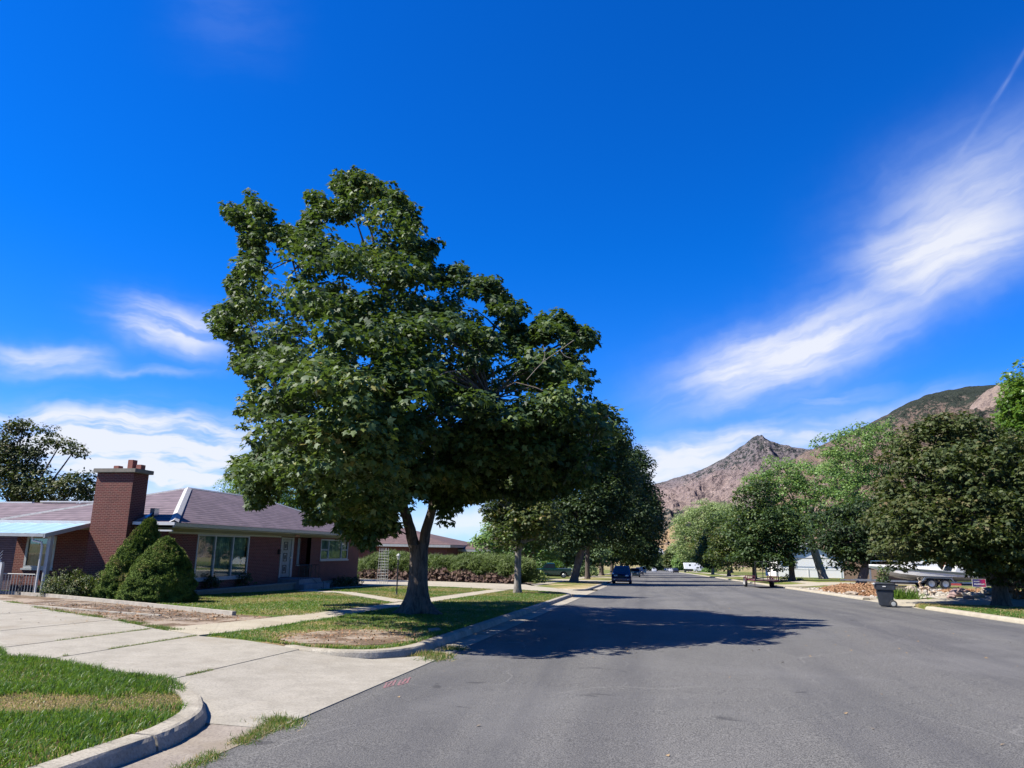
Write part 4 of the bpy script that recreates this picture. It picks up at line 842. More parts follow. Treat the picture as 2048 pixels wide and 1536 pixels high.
tree('willow_tree', 'pale feathery willow just right of the tallest one against the rocks', GR, (36, 225), 0.6, 6,
     [(1455, 1040, 5, 5, 0), (1475, 1060, 5, 5, 0), (1450, 1075, 5, 4, 0), (1480, 1030, 4, 3.6, 0), (1500, 1050, 4.6, 4, 0)], 'leaf_pale', 'bark', 1.5, 1.3, 36, 0.45, nlimb=5, twig=0)
k = 0
FARLAB = ['round green tree at the far end of the street, left of centre', 'blue-green tree at the far end of the street below the pale houses', 'low green tree right of the road end', 'yellow-green tree right of the road end below the hillside', 'grey-green tree beside the white camper', 'dark bushy tree behind the white camper']
for (px, py, y, rx, rz, lf) in [(1305, 1122, 420, 7, 5, 'leaf_far'), (1325, 1128, 520, 8, 5.5, 'leaf_far'), (1342, 1126, 480, 6, 5.5, 'leaf_far'), (1358, 1118, 400, 8, 7, 'leaf_maple_y'), (1372, 1122, 330, 5, 4, 'leaf_elm'), (1412, 1128, 300, 5, 4, 'leaf_dark')]:
    bx = aty(px, 1134, y)[0]
    tree('far_tree', FARLAB[k], 'small trees at the far end of the street', (bx, y), 0.35, 3.0, [(px, py, rx, rz, 0), (px - 9, py + 5, rx * .7, rz * .7, 0), (px + 9, py + 4, rx * .7, rz * .7, 2), (px + 2, py - 7, rx * .6, rz * .6, 0)], lf, 'bark', 1.1, 1.5, 26, 0.8, nlimb=3, twig=0); k += 1
# hanging dead twigs on the right
db = MB()
for i in range(26):
    p = aty(1700 + random.uniform(-6, 6), 1028 + random.uniform(-3, 3), 100.0); a = random.uniform(-1.8, 2.2)
    db.tube(curve_pts([p, p + np.array([a * .5, 0, .4]), p + np.array([a, .3, -1.2]), p + np.array([a * 1.1, .3, -random.uniform(2, 4.4)])], 3), 0.03, 4, caps=False)
tag(db.build('dead_branch', M['twig']), 'tangle of bare grey hanging twigs in front of the dark right-hand trees', 'branch')
# ------------------------------------------------------------------ shrubs, hedge, grass
def shrub(name, label, cat, group, blobs, mat, per, size, tmpl, dens, crad, up=0.6, stem=None, flat=1.0, rough=0.0):
    """blobs in world metres (x,y,z,rx,rz)"""
    root = tag(empty(name, (0, 0, 0)), label, cat, group)
    C = crown_blobs(blobs, dens, crad)
    if rough: C = C + RNG.normal(size=C.shape) * rough
    n = len(C) * per; ci = np.repeat(np.arange(len(C)), per); d = rdir(n)
    P = C[ci] + d * crad * RNG.random(n)[:, None] ** 0.5
    cen = np.array([b[:3] for b in blobs]); bi = np.argmin(((P[:, None, :] - cen[None]) ** 2).sum(2), 1) if len(P) < 400000 else np.zeros(n, int)
    outw = unit(P - cen[bi])
    Dd = outw * 0.8 + np.array([0, 0, up]) + RNG.normal(size=(n, 3)) * 0.55
    Nn = outw + RNG.normal(size=(n, 3)) * 0.6 + np.array([0, 0, 0.4])
    ct = RNG.random(len(C)); ti = np.clip(ct[ci] * 0.5 + RNG.random(n) * 0.5, 0, 1)
    leaves('foliage', P, Nn, Dd, size * (0.6 + 0.8 * RNG.random(n)), ti, M[mat], root, tmpl)
    mb = MB(); b = blobs[0]
    for k in range(4):
        q = random.choice(blobs)
        mb.tube([(b[0] + random.uniform(-.1, .1), b[1] + random.uniform(-.1, .1), (stem if stem is not None else b[2] - b[4])), ((b[0] + q[0]) / 2, (b[1] + q[1]) / 2, b[2] - b[4] * .4), (q[0], q[1], q[2])], [0.05, 0.035, 0.012], 6)
    mb.build('stem', M['bark'], root)
    return root
def cone_blobs(x, y, z0, h, r, n=26, lean=(0, 0)):
    B = []
    for i in range(n):
        t = (i + 0.5) / n; rr = r * (1 - t ** 1.9) * 0.92; a = i * 2.4
        k = rr * 0.45
        B.append((x + lean[0] * t + k * math.cos(a), y + lean[1] * t + k * math.sin(a), z0 + 0.25 + h * 0.93 * t, rr * 0.62 + 0.16, rr * 0.42 + 0.2))
    return B
def spruce(lab, x, y, z0, h, r, lean):
    """billowing conical dwarf spruce: a solid lumpy body thick with short needles"""
    root = tag(empty('dwarf_spruce', (0, 0, 0)), lab, 'spruce', 'dwarf spruces beside the chimney')
    na, nh = 150, 110; A, T = np.meshgrid(np.linspace(0, 2 * PI, na, endpoint=False), np.linspace(0, 1, nh), indexing='ij')
    prof = r * np.clip(np.sin(np.clip(T * 1.0, 0, 1) ** 0.62 * PI * 0.5 + PI / 2) ** 0.62, 0, 1) * (0.86 + 0.14 * np.clip(T / 0.12, 0, 1)) + 0.02
    bx = np.cos(A) * 3.1; by = np.sin(A) * 3.1; tz = T * h * 4.2
    lump = fbm(bx + by * 0.7 + 20 + tz * 0.16, tz + bx * 0.35 - by * 0.25, 4, 6, True) - 0.6
    l2 = fbm(bx * 3 + 7, tz * 2.6 + by * 2, 3, 12) - 0.5
    rr = prof + (0.46 * lump + 0.12 * l2) * np.clip((1 - T) * 3, 0.25, 1)
    X = x + lean * T + rr * np.cos(A); Y = y + rr * np.sin(A); Z = z0 + T * h + 0.10 * lump
    V = np.stack([X, Y, Z], -1).reshape(-1, 3); i, j = np.meshgrid(np.arange(na), np.arange(nh - 1), indexing='ij')
    a = (i * nh + j).ravel(); b = (((i + 1) % na) * nh + j).ravel(); L = np.stack([a, b, b + 1, a + 1], -1)
    ti = np.clip(0.25 + lump[:, :-1] * 1.6, 0, 0.6).ravel()  # hollows between lumps tinted darker: crease shade put into the colour
    np_object('body', V, np.arange(len(L)) * 4, L.ravel(), M['needle'], root, ti, True)
    n = 90000; k = RNG.integers(0, na * nh, n); P = V[k] + RNG.normal(size=(n, 3)) * 0.022; o = unit(P - np.array([x, y, 0]) * [1, 1, 0] - np.stack([0 * P[:, 0], 0 * P[:, 0], P[:, 2] - 0.25], 1))
    patch = fbm(P[:, 0] * 2.2 + P[:, 1], P[:, 2] * 2.6, 3, 2)
    ti = np.clip(0.15 + 1.3 * lump.ravel()[k] + 0.9 * (patch - 0.4) + RNG.random(n) * 0.42, 0, 1)  # needles follow the same painted crease shade, plus random patches
    leaves('needles', P, o + RNG.normal(size=(n, 3)) * 0.7, o * 0.9 + np.array([-.1, 0, 0.35]) + RNG.normal(size=(n, 3)) * 0.4, 0.05 * (0.6 + 0.7 * RNG.random(n)), ti, M['needle'], root, 'dia')
spruce('taller dense conical dwarf spruce nearest the brick chimney', -19.15, 25.0, -0.5, 2.95, 1.02, 0.75)
spruce('shorter wide conical dwarf spruce with rusty tip, in front of the big window side', -16.6, 23.4, -0.5, 2.25, 1.25, 0.10)
p = aty(140, 1165, 24.6)
shrub('shrub', 'loose olive green shrub growing by the white porch post', 'shrub', None, [(p[0], 24.6, -0.1, .8, .5), (p[0] - .5, 24.5, -0.2, .5, .4), (p[0] + .6, 24.5, -.15, .6, .42), (p[0] + .1, 24.5, .25, .5, .35), (p[0] + 1.1, 24.4, .0, .3, .35), (p[0] - .6, 24.5, .1, .3, .3), (p[0] + 1.35, 24.4, .25, .14, .16)], 'leaf_maple_y', 30, 0.055, 'dia', 75, 0.13, rough=0.06)
for (x, y, lab) in [(-18.72, 30.0, 'small dark rose bush under the left pane of the big window'), (-18.72, 32.6, 'small dark rose bush under the right pane of the big window')]:
    shrub('rose_bush', lab, 'bush', 'rose bushes under the big window', [(x, y, 0.1, .3, .25), (x, y + .3, .0, .25, .25), (x, y - .2, -.1, .25, .3)], 'leaf_dark', 10, 0.08, 'dia', 60, 0.12, rough=0.05)
shrub('low_shrub', 'dark spreading shrub at the far corner of the brick house', 'shrub', None, [(-18.2, 43.2, -.55, .7, .35), (-18.1, 44.4, -.6, .6, .3), (-18.2, 42.2, -.65, .5, .25), (-18.3, 45.2, -.55, .4, .35)], 'leaf_dark', 12, 0.09, 'dia', 40, 0.15)
# juniper hedge: green plumes over brown bare undersides
root = tag(empty('juniper_hedge'), 'long arching juniper hedge with brown bare undersides behind the curved driveway', 'hedge')
HB = []
for i in range(34):
    t = i / 33; x = -26.5 + 16.2 * t; y = 65.5 - 5.2 * t ** 1.2 + random.uniform(-.3, .3); z = gz(x, y) + 1.22 + random.uniform(-.12, .18) + (-.45 if t < .15 else 0) + .12 * math.sin(t * 9)
    HB.append((x, y, z, 1.25, 0.85))
C = crown_blobs(HB, 30, 0.25); n = len(C) * 56; ci = np.repeat(np.arange(len(C)), 56)
P = C[ci] + rdir(n) * 0.28; Dd = np.array([0.25, -0.5, 0.75]) + RNG.normal(size=(n, 3)) * 0.55; Nn = np.array([-.4, -.5, .6]) + RNG.normal(size=(n, 3)) * .5
P[:, 2] = np.maximum(P[:, 2], -GRADE * P[:, 1] + 0.2)
leaves('foliage', P, Nn, Dd, 0.34 * (0.6 + 0.8 * RNG.random(n)), np.clip(RNG.random(len(C))[ci] * .6 + RNG.random(n) * .4, 0, 1), M['juniper'], root, 'spike')
n = 26000; t = RNG.random(n); x = -26.5 + 16.4 * t; y = 64.9 - 5.3 * t ** 1.2 + RNG.normal(size=n) * .25
keep = vnoise(x * 0.7, x * 0 + 2.0, 3) > 0.12; x, y = x[keep], y[keep]; n = len(x)
P = np.stack([x, y - .55, -GRADE * y + 0.15 + 1.05 * RNG.random(n) * vnoise(x * 0.8, x * 0, 9) ** .5], 1)
Dd = np.array([0.1, -0.5, 0.35]) + RNG.normal(size=(n, 3)) * .6; Nn = np.array([-.3, -.8, .4]) + RNG.normal(size=(n, 3)) * .5
leaves('bare_twigs', P, Nn, Dd, 0.30 * (0.5 + RNG.random(n)), RNG.random(n), M['brownbrush'], root, 'dia')
# mulch heap on the right verge
def heap(name, label, cat, pts, n, mat, size, hgt, kind=None, seed=5):
    x0, x1, y0, y1 = pts; x = RNG.uniform(x0, x1, n); y = RNG.uniform(y0, y1, n)
    u = (x - (x0 + x1) / 2) / ((x1 - x0) / 2); v = (y - (y0 + y1) / 2) / ((y1 - y0) / 2); r = u * u + v * v
    k = r < 1; x, y, r = x[k], y[k], r[k]; h = hgt * (1 - r) ** .7 * (0.6 + 0.6 * vnoise(x * .9, y * .5, seed)) * RNG.random(len(x)) ** .3
    z = np.array([gz(a, b) for a, b in zip(x, y)]) + 0.12 + h
    P = np.stack([x, y, z], 1); m = len(x)
    if hgt < .1:
        ok = z < 0; bed = np.array([(-10.3, 14.75), (-9.85, 17.5), (-9.6, 18.9), (-11.0, 19.1), (-17, 22.6), (-19, 23.4), (-19, 20), (-12.6, 16.4)]) if x0 < -9 else np.array([(-4.5, 12.7), (-4.5, 17), (-8, 17), (-8, 13.4), (-6.4, 12.85)])
        ins, _q = poly_dist(x, y, bed); P = P[ins]; m = len(P)
    return leaves(name, P, np.array([-.4, -.3, .8]) + RNG.normal(size=(m, 3)) * .5, RNG.normal(size=(m, 3)) * [1, 1, .35], size * (.5 + RNG.random(m)), RNG.random(m), M[mat], None, 'dia')
o = heap('brush_heap', '', '', (11.6, 14.4, 43.5, 60.0), 30000, 'orangebrush', 0.11, 0.5); tag(o, 'long low heap of orange-brown brush and wood chips on the right verge', 'brush heap', None, 'stuff')
o = heap('brush_heap', '', '', (15.5, 21.5, 43.2, 47.5), 5000, 'orangebrush', 0.12, 0.2, seed=9); tag(o, 'thin scatter of brown mulch around the deer figures', 'mulch', None, 'stuff')
o = heap('dead_leaves', '', '', (-19, -9.9, 15.6, 22.2), 4200, 'orangebrush', 0.05, 0.02, seed=3); tag(o, 'dead leaves and crumbs scattered over the bare garden bed', 'leaf litter', None, 'stuff')
o = heap('dead_leaves', '', '', (-7.6, -4.5, 12.7, 17.0), 1500, 'orangebrush', 0.04, 0.02, seed=3); tag(o, 'dry crumbs and leaf bits on the bare patch of the verge', 'leaf litter', None, 'stuff')
# grasses -----------------------------------------------------------
def blades(name, label, poly, n, h, wd, tintf, hfun=None, off=0.10, lean=(0.5, 0.15)):
    poly = np.array(poly, float); lo, hi = poly.min(0), poly.max(0)
    x = RNG.uniform(lo[0], hi[0], int(n * 2.2)); y = RNG.uniform(lo[1], hi[1], int(n * 2.2))
    ins, d = poly_dist(x, y, poly); x, y, d = x[ins][:n], y[ins][:n], d[ins][:n]; n = len(x)
    ti, hm = tintf(x, y, d); H = h * hm * (0.55 + 0.8 * RNG.random(n)); W = wd * (0.7 + 0.6 * RNG.random(n))
    z = -GRADE * np.clip(y, -60, 900) + 0.018 * np.clip(x, 0, 11) + off
    a = RNG.uniform(0, 2 * PI, n); sx_, sy_ = np.cos(a), np.sin(a); l1 = RNG.normal(size=n) * .6 + lean[0]; l2 = RNG.normal(size=n) * .6 + lean[1]; H = H * (0.62 + 0.75 * vnoise(x * 5.5, y * 5.5, 4))
    base = np.stack([x, y, z], 1); wv = np.stack([sx_ * W, sy_ * W, np.zeros(n)], 1)
    mid = base + np.stack([l1 * H * .25, l2 * H * .25, H * .58], 1); tip = base + np.stack([l1 * H * .9, l2 * H * .9, H * (1 - .18 * (l1 ** 2 + l2 ** 2)).clip(.35)], 1)
    V = np.stack([base - wv, base + wv, mid + wv * .75, mid - wv * .75, tip], 1).reshape(-1, 3)
    flat = np.array([0, 1, 2, 3, 3, 2, 4]); loops = (np.arange(n)[:, None] * 5 + flat).ravel(); starts = (np.arange(n)[:, None] * 7 + np.array([0, 4])).ravel()
    o = np_object(name, V, starts, loops, M['blade'], None, np.repeat(ti, 2)); return tag(o, label, 'grass', None, 'stuff')
NL = [(-4.36, 3.0), (-4.36, 5.6), (-4.42, 6.5), (-4.62, 7.15), (-4.9, 7.62), (-5.22, 8.05), (-5.65, 8.56), (-6.0, 8.82), (-6.95, 9.05), (-7.7, 9.5), (-8.6, 9.9), (-9.4, 9.95), (-10.6, 10.9), (-12, 11.8), (-12, 3.0)]
def near_t(x, y, d):
    f = fbm(x * .9 + 5, y * 1.3, 4, 7); f2 = fbm(x * 2.2, y * 2.2, 3, 17)
    yc = 7.33 + 0.45 * np.minimum(x + 5.4, 0) + .5 * (fbm(x * 1.1 + 9, x * 0 + y * .4, 3, 41) - .5)
    band = np.exp(-(np.maximum(np.abs(y - yc - .1) - .22, 0) / 0.50) ** 2) * np.where(x < -5.6, .65 + .5 * f2, 1.0) * (0.45 + 1.05 * f2)    # dry strip by the drive
    left = np.clip((-5.6 - x) / 1.2, 0, 1) * np.exp(-((y - 7.3) / 1.0) ** 2) * np.clip((f2 - .38) * 4, 0, 1) * .7
    dry = np.clip((f - .56) * 2.2 + band * 1.1 + left, 0.03, .93); r = RNG.random(len(x))
    isdry = r < dry * 1.02
    ti = np.where(isdry, 0.58 + .42 * RNG.random(len(x)), 0.02 + .44 * RNG.random(len(x)) ** 1.2 + .12 * dry)
    ti = np.where((RNG.random(len(x)) < .012), .97, ti)
    return ti, np.where(isdry, .45, 1.0) * np.clip(1.15 - dry * .65, .35, 1.2) * np.where(d < .15, 1.15, 1)
blades('grass', 'lush green lawn grass with a dry straw-coloured strip inside the near curved kerb', NL, 165000, 0.070, 0.0042, near_t, lean=(.30, -.1))
def strip_t(x, y, d):
    f = fbm(x * .8 + 3, y * .8, 4, 3); edge = np.clip(1 - d / .32, 0, 1)
    bare = np.exp(-(((x + 5.9) / 1.3) ** 2 + ((y - 14.4) / 1.6) ** 2)) * 1.6 + np.clip(f - .46, 0, 1) * 1.6 * (y < 24)
    dry = np.clip(bare - edge * .9 + .12, 0, 1); r = RNG.random(len(x)); isdry = r < dry
    hm = np.where(isdry, .45, .8) + edge * .5; hm = np.where((RNG.random(len(x)) < bare * .62) & (edge < .3), .02, hm)
    return np.where(isdry, .6 + .4 * RNG.random(len(x)), .10 + .42 * RNG.random(len(x))), hm
PK = [(-4.4, 13.9), (-4.4, 24), (-8.42, 24), (-8.42, 15.3), (-8.6, 13.8), (-7.5, 13.35), (-6.4, 12.85), (-5.9, 12.65), (-5.2, 12.55), (-4.8, 12.7), (-4.55, 13.1)]
blades('grass', 'patchy verge grass going to bare pinkish soil between sidewalk and kerb near the driveway', PK, 60000, 0.055, 0.0055, strip_t, off=YH - .005)
def law_t(x, y, d):
    f = fbm(x * .5, y * .5, 4, 31); r = RNG.random(len(x)); isdry = r < np.clip((f - .45) * 2.6 + .24, .12, .9)
    return np.where(isdry, .56 + .3 * RNG.random(len(x)), .16 + .40 * RNG.random(len(x))), np.ones(len(x))
blades('grass', 'mown green verge grass under the big maple and along the kerb', [(-4.4, 24), (-4.4, 40.5), (-5.2, 43.6), (-8.3, 46), (-8.42, 24)], 50000, 0.05, 0.009, law_t, off=YH - .005)
blades('grass', 'mown front lawn of the brick house', [(-9.45, 19.5), (-9.45, 27.3), (-14.6, 33.9), (-17, 34.5), (-18.4, 30), (-18.4, 26), (-17, 22.9), (-11, 19.4)], 60000, 0.05, 0.009, law_t, off=YH - .005)
blades('grass', 'triangle of mown lawn around the lamp post', [(-9.45, 29.2), (-9.45, 45.5), (-12.8, 47.4), (-15.2, 47.4), (-17.0, 45), (-17.1, 36.8), (-14.5, 35.5)], 50000, 0.05, 0.011, law_t, off=YH - .005)
blades('grass', 'green verge grass under the bronze maple on the right', [(11.35, 25), (11.35, 35.5), (11.8, 36.3), (12.6, 36.5), (15, 35.3), (18.5, 33.9), (24, 31), (24, 25)], 50000, 0.05, 0.012, law_t, off=YH - .005)
# weeds along joints and gutter
def weeds(name, label, path, n, h, wid, dry=.25, seedx=0, off=0.0):
    P = curve_pts([(a, b, 0) for a, b in path], 8); P = np.array([tuple(q) for q in P]); k = RNG.integers(0, len(P) - 1, n); t = RNG.random(n)
    q = P[k] + (P[k + 1] - P[k]) * t[:, None]; m = vnoise(q[:, 0] * 1.9 + seedx, q[:, 1] * 1.9, 5) > .42; q = q[m]; n = len(q)
    q[:, :2] += RNG.normal(size=(n, 2)) * wid; z = -GRADE * q[:, 1] + np.array([offf(off, a, b) for a, b in q[:, :2]])
    base = np.stack([q[:, 0], q[:, 1], z], 1)
    o = leaves(name, base, RNG.normal(size=(n, 3)), np.array([.2, -.1, .55]) + RNG.normal(size=(n, 3)) * .6, h * (.4 + RNG.random(n)), np.where(RNG.random(n) < dry, .6 + .35 * RNG.random(n), .05 + .45 * RNG.random(n)), M['blade'], None, 'spike')
    return tag(o, label, 'weeds', None, 'stuff')
weeds('weeds', 'mat of weeds and dry bits between gutter pan and asphalt beside the near kerb', [(-3.55, 4.5), (-3.62, 6.0), (-3.68, 7.0), (-3.75, 7.5)], 9000, .045, .055, .35)
weeds('weeds', 'tuft of weeds where the driveway apron meets the near gutter', [(-3.62, 7.2), (-3.7, 7.45), (-3.85, 7.5)], 2600, .05, .10, .3, 3)
weeds('weeds', 'sprawling weeds at the end of the kerb beyond the driveway', [(-4.0, 13.2), (-3.85, 13.5), (-3.75, 14.4), (-3.65, 12.6)], 7000, .085, .12, .45, 1)
weeds('weeds', 'thin weeds in the driveway joint nearest the street', [(-5.96, 9.2), (-5.96, 10.9)], 1500, .035, .014, .3, 2, ramp_l)
weeds('weeds', 'weeds growing in the middle driveway joint', [(-8.68, 10.2), (-8.72, 13.6)], 2600, .035, .016, .3, 5, ramp_l)
weeds('weeds', 'weeds growing in the driveway joint beyond the sidewalk', [(-10.31, 10.9), (-10.36, 14.5)], 2600, .035, .016, .3, 8, ramp_l)
weeds('weeds', 'green fringe of weeds along the far edge of the driveway', [(-9.8, 14.5), (-11.4, 15.5), (-12.7, 16.35), (-16.1, 18.3), (-20, 20.8)], 11000, .06, .09, .2, 0, YH)
# leaf litter and crumbs
mb = MB()
for i in range(420):
    x, y = (random.uniform(-18, -4.4), random.uniform(14.5, 22)) if i % 3 else (random.uniform(-4.1, 8), random.uniform(6, 34) if i % 2 else random.uniform(14, 22))
    z = gz(x, y) + (YH + .02 if x < -4.3 else .006); a = random.uniform(0, 6); s = random.uniform(.012, .035)
    mb.add([(x + s * math.cos(a), y + s * math.sin(a), z), (x + s * math.cos(a + 2), y + s * math.sin(a + 2), z + s * .5), (x + s * math.cos(a + 4), y + s * math.sin(a + 4), z)], [(0, 1, 2)])
tag(mb.build('leaf_litter', plain('dry_leaf', (.25, .17, .085), .9)), 'scattered small dry leaves on the verge and street', 'leaf litter', None, 'stuff')
# rocks on the right
RK = [plain('rock_tan', (.30, .25, .195), .9, bump=.5, vary=.25), plain('rock_pink', (.24, .165, .155), .9, bump=.5, vary=.3), plain('rock_pale', (.36, .33, .285), .9, bump=.5, vary=.2)]
ROCKLAB = ['large purple-pink boulder in front of the yard sign', 'long flat pale boulder right of the purple one', 'small reddish stone left of the purple boulder', 'round tan boulder behind the bronze maple trunk', 'upright yellowish stone beside the yard sign', 'low reddish stone between the two big boulders', 'pale boulder just right of the bronze maple trunk',
           'low tan stone in the gravel border behind the bin', 'flat pale stone in the gravel border right of the iris clump', 'angular pale stone near the deer figures', 'small white stone left of the trash bin', 'broken tan stone by the brush heap end', 'grey stone at the foot of the boat trailer']
rk = [(1920, 1193, .55, .32, 1), (1948, 1194, .6, .18, 2), (1903, 1197, .22, .14, 1), (1980, 1190, .5, .26, 0), (1970, 1183, .16, .3, 0), (1938, 1198, .28, .13, 1), (2022, 1197, .42, .28, 2),
      (1812, 1196, .5, .12, 0), (1850, 1197, .7, .10, 2), (1876, 1190, .4, .14, 2), (1728, 1182, .2, .2, 2), (1704, 1184, .4, .15, 0), (1822, 1178, .4, .3, 0)]
for (px, py, r, h, mi), lab in zip(rk, ROCKLAB):
    x, y = at(px, py, .12)
    if x > 12: y = min(y, 47)
    pt = aty(px, py, y); mb = MB().ell((pt[0], y, gz(pt[0], y) + .12 + h * .35), (r, r * .7, h), 9, 6, .16)
    tag(mb.build('boulder', RK[mi]), lab, 'rock', 'rocks in the right yard')
mb = MB()
for i in range(520):
    x = random.uniform(11.5, 24); y = random.uniform(42.3, 50) if x > 14 else random.uniform(42.3, 62); s = random.uniform(.04, .15)
    mb.ell((x, y, gz(x, y) + .13), (s, s * .8, s * .6), 6, 4, .25)
tag(mb.build('stones', RK[2]), 'strewn pale and tan stones over the gravel yard', 'stones', None, 'stuff')
# iris clumps and round shrubs right
def iris(px, py, y, n, h, lab):
    c = aty(px, py, y); z = gz(c[0], y) + .12; P = np.array([c[0], y, z]) + RNG.normal(size=(n, 3)) * [.35, .3, 0]
    tag(leaves('iris_clump', P, RNG.normal(size=(n, 3)), np.array([0, 0, .9]) + RNG.normal(size=(n, 3)) * .5, h * (.6 + .6 * RNG.random(n)), RNG.random(n), M['leaf_bright'], None, 'spike'), lab, 'plant', 'plants in the right yard')
SPIKE_V[:, 0] *= 1.0
iris(1800, 1190, 41.8, 420, .62, 'broad clump of strappy iris leaves left of the deer figure'); iris(1822, 1192, 41.6, 260, .4, 'smaller iris clump at the right foot of the big one')
shrub('shrub', 'golden-brown bushy shrub right of the bronze maple trunk', 'shrub', None, [(17.6, 41.0, .05, .8, .5), (18.6, 41.2, .1, .8, .5), (19.4, 41.2, .0, .7, .5)], 'orangebrush', 12, .12, 'dia', 40, .2, rough=.05)
shrub('shrub', 'pale rose shrub with open twigs at the right edge', 'shrub', None, [(18.0, 42.5, .7, .7, .6), (19.0, 42.6, .9, .8, .6), (19.8, 42.6, .9, .8, .7)], 'leaf_elm', 8, .10, 'dia', 26, .22, rough=.08)
shrub('topiary', 'small round topiary on a stem behind the yard sign', 'shrub', None, [(20.6, 53, .75, .28, .28), (20.6, 53, .35, .12, .12)], 'leaf_maple', 14, .08, 'dia', 60, .12, stem=-.4)
shrub('shrub', 'thin upright conifer seedling behind the trash bin', 'shrub', None, [(13.2, 46.5, .35, .35, .35), (13.25, 46.5, .75, .3, .3), (13.2, 46.5, -.05, .35, .3)], 'leaf_maple', 14, .10, 'dia', 40, .15)
shrub('shrub', 'low green bush beside the flatbed trailer tail', 'shrub', None, [(15.0, 88, -1.2, .9, .5), (16.2, 88, -1.3, .7, .4)], 'leaf_bright', 12, .16, 'dia', 18, .25)
for i, (px, py, y, lab) in enumerate([(1165, 1140, 110, 'grey-green round bush beyond the pickup truck bed'), (1095, 1130, 106, 'low yellow-green bush behind the pickup cab'), (1062, 1150, 66, 'dark green end bush of the juniper bed beside the pickup'), (1418, 1141, 250, 'low bush on the verge before the white camper')]):
    c = aty(px, py, y); r = 1.6 if i != 2 else 1.0
    shrub('shrub', lab, 'shrub', None, [(c[0], y, c[2], r, r * .7), (c[0] + r * .7, y, c[2] - .2, r * .8, r * .5), (c[0] - r * .7, y + .3, c[2] - .2, r * .8, r * .5)], ['leaf_far', 'leaf_bright', 'juniper', 'leaf_elm'][i], 12, .2 if y < 200 else .4, 'dia', 10, .3)
# ------------------------------------------------------------------ the brick house
def gable_quad(mb, pts, th=0.0): mb.add(pts, [tuple(range(len(pts)))])
def window_unit(parent, axis, plane, a0, a1, z0, z1, mull, frame=0.07, curtain=True, sash=()):
    """window in a wall plane: frame bars, glass pane, curtain behind. axis 'x': wall normal +x, a along y; 'y': normal -y, a along x"""
    def P(a, d, z): return (plane + d, a, z) if axis == 'x' else (a, plane - d, z)
    def B(mb, a, b, d0, d1, c, e):
        p, q = P(a, d0, c), P(b, d1, e); mb.box(min(p[0], q[0]), max(p[0], q[0]), min(p[1], q[1]), max(p[1], q[1]), c, e)
    wd = MB(); B(wd, a0, a1, .02, .075, z0, z0 + frame); B(wd, a0, a1, .02, .075, z1 - frame, z1)
    for a in [a0] + list(mull) + [a1 - frame]: B(wd, a, a + frame, .021, .09 if a not in (a0, a1 - frame) else .077, z0 + frame, z1 - frame)
    for (s0, s1, zz) in sash: B(wd, s0, s1, .022, .06, zz - .025, zz + .025)
    B(wd, a0 - .06, a1 + .06, .0, .13, z0 - .07, z0 - .002)
    f = wd.build('window', M['gutter'], parent)
    g = MB(); g.quad(P(a0 + .02, .035, z0 + .02), P(a1 - .02, .035, z0 + .02), P(a1 - .02, .035, z1 - .02), P(a0 + .02, .035, z1 - .02)); g.build('pane', M['glass'], f)
    if curtain:
        c = MB(); n = int((a1 - a0) / .05); vs = []
        for i in range(n + 1):
            a = a0 + .04 + (a1 - a0 - .08) * i / n; d = -.10 + .035 * math.sin(i * 1.9) + random.uniform(-.01, .01)
            vs += [P(a, d, z0 + .1), P(a, d, z1 - .02)]
        c.add(vs, [(2 * i, 2 * i + 2, 2 * i + 3, 2 * i + 1) for i in range(n)]); c.build('curtain', M['curtain'], f)
    return f
H = tag(empty('brick_house', (-22.4, 36, -0.6)), 'low dark red brick house with lilac-brown hipped roof, wide window and porch awning', 'house')
H_off = Matrix.Translation((22.4, -36, 0.6))
def hb(mb, name, mat, parent=None, **k):
    o = mb.build(name, mat, parent or H, **k)
    if parent is None: o.matrix_parent_inverse = Matrix.Translation((22.4, -36, 0.6))
    return o
def wall_open(mb, axis, plane, th, a0, a1, z0, z1, holes):
    """wall slab with rectangular openings [(a,b,c,e)]"""
    As = sorted({a0, a1} | {h[0] for h in holes} | {h[1] for h in holes})
    for i in range(len(As) - 1):
        s, e = As[i], As[i + 1]; hh = [h for h in holes if h[0] <= s + 1e-6 and h[1] >= e - 1e-6]
        segs = [(z0, z1)] if not hh else [(z0, hh[0][2]), (hh[0][3], z1)]
        for c, d in segs:
            if d - c < .01: continue
            if axis == 'x': mb.box(plane - th, plane, s, e, c, d)
            else: mb.box(s, e, plane, plane + th, c, d)
XW = -19.0; ZE = 2.12
wl = MB()
wall_open(wl, 'x', XW, .25, 27.0, 36.4, -0.8, ZE, [(29.0, 33.25, .10, 2.03)])
wall_open(wl, 'x', XW, .25, 40.0, 47.2, -0.42, ZE, [(41.3, 45.35, .80, 2.0)])
wall_open(wl, 'x', XW - .6, .2, 36.4, 40.0, -0.42, ZE, [(37.52, 38.95, -.10, 2.02), (39.55, 39.8, .55, 2.0)])
wl.box(XW - .6, XW - .001, 40.0, 40.2, -0.42, ZE - .001); wl.box(XW - .6, XW - .25, 36.2, 36.4, -.42, ZE - .002)
wall_open(wl, 'y', 27.0, .25, -26.0, -19.25, -0.8, ZE, [(-25.5, -24.1, .5, 1.8)])
wl.box(-26.0, -25.75, 27.25, 47.2, -.8, ZE); wl.box(-25.75, -19.25, 46.95, 47.2, -.8, ZE)
hb(wl, 'wall', M['brick'])
hb(MB().box(-19.26, -18.95, 40.02, 47.22, -1.3, -.42).box(-25.9, -19.26, 46.9, 47.15, -1.3, -.42), 'foundation', M['footing'])
hb(MB().box(-25.7, -19.7, 27.3, 46.9, 2.02, 2.05).box(-25.6, -22.5, 27.6, 46.5, -.7, 2.0), 'inner_dark', M['dark'])
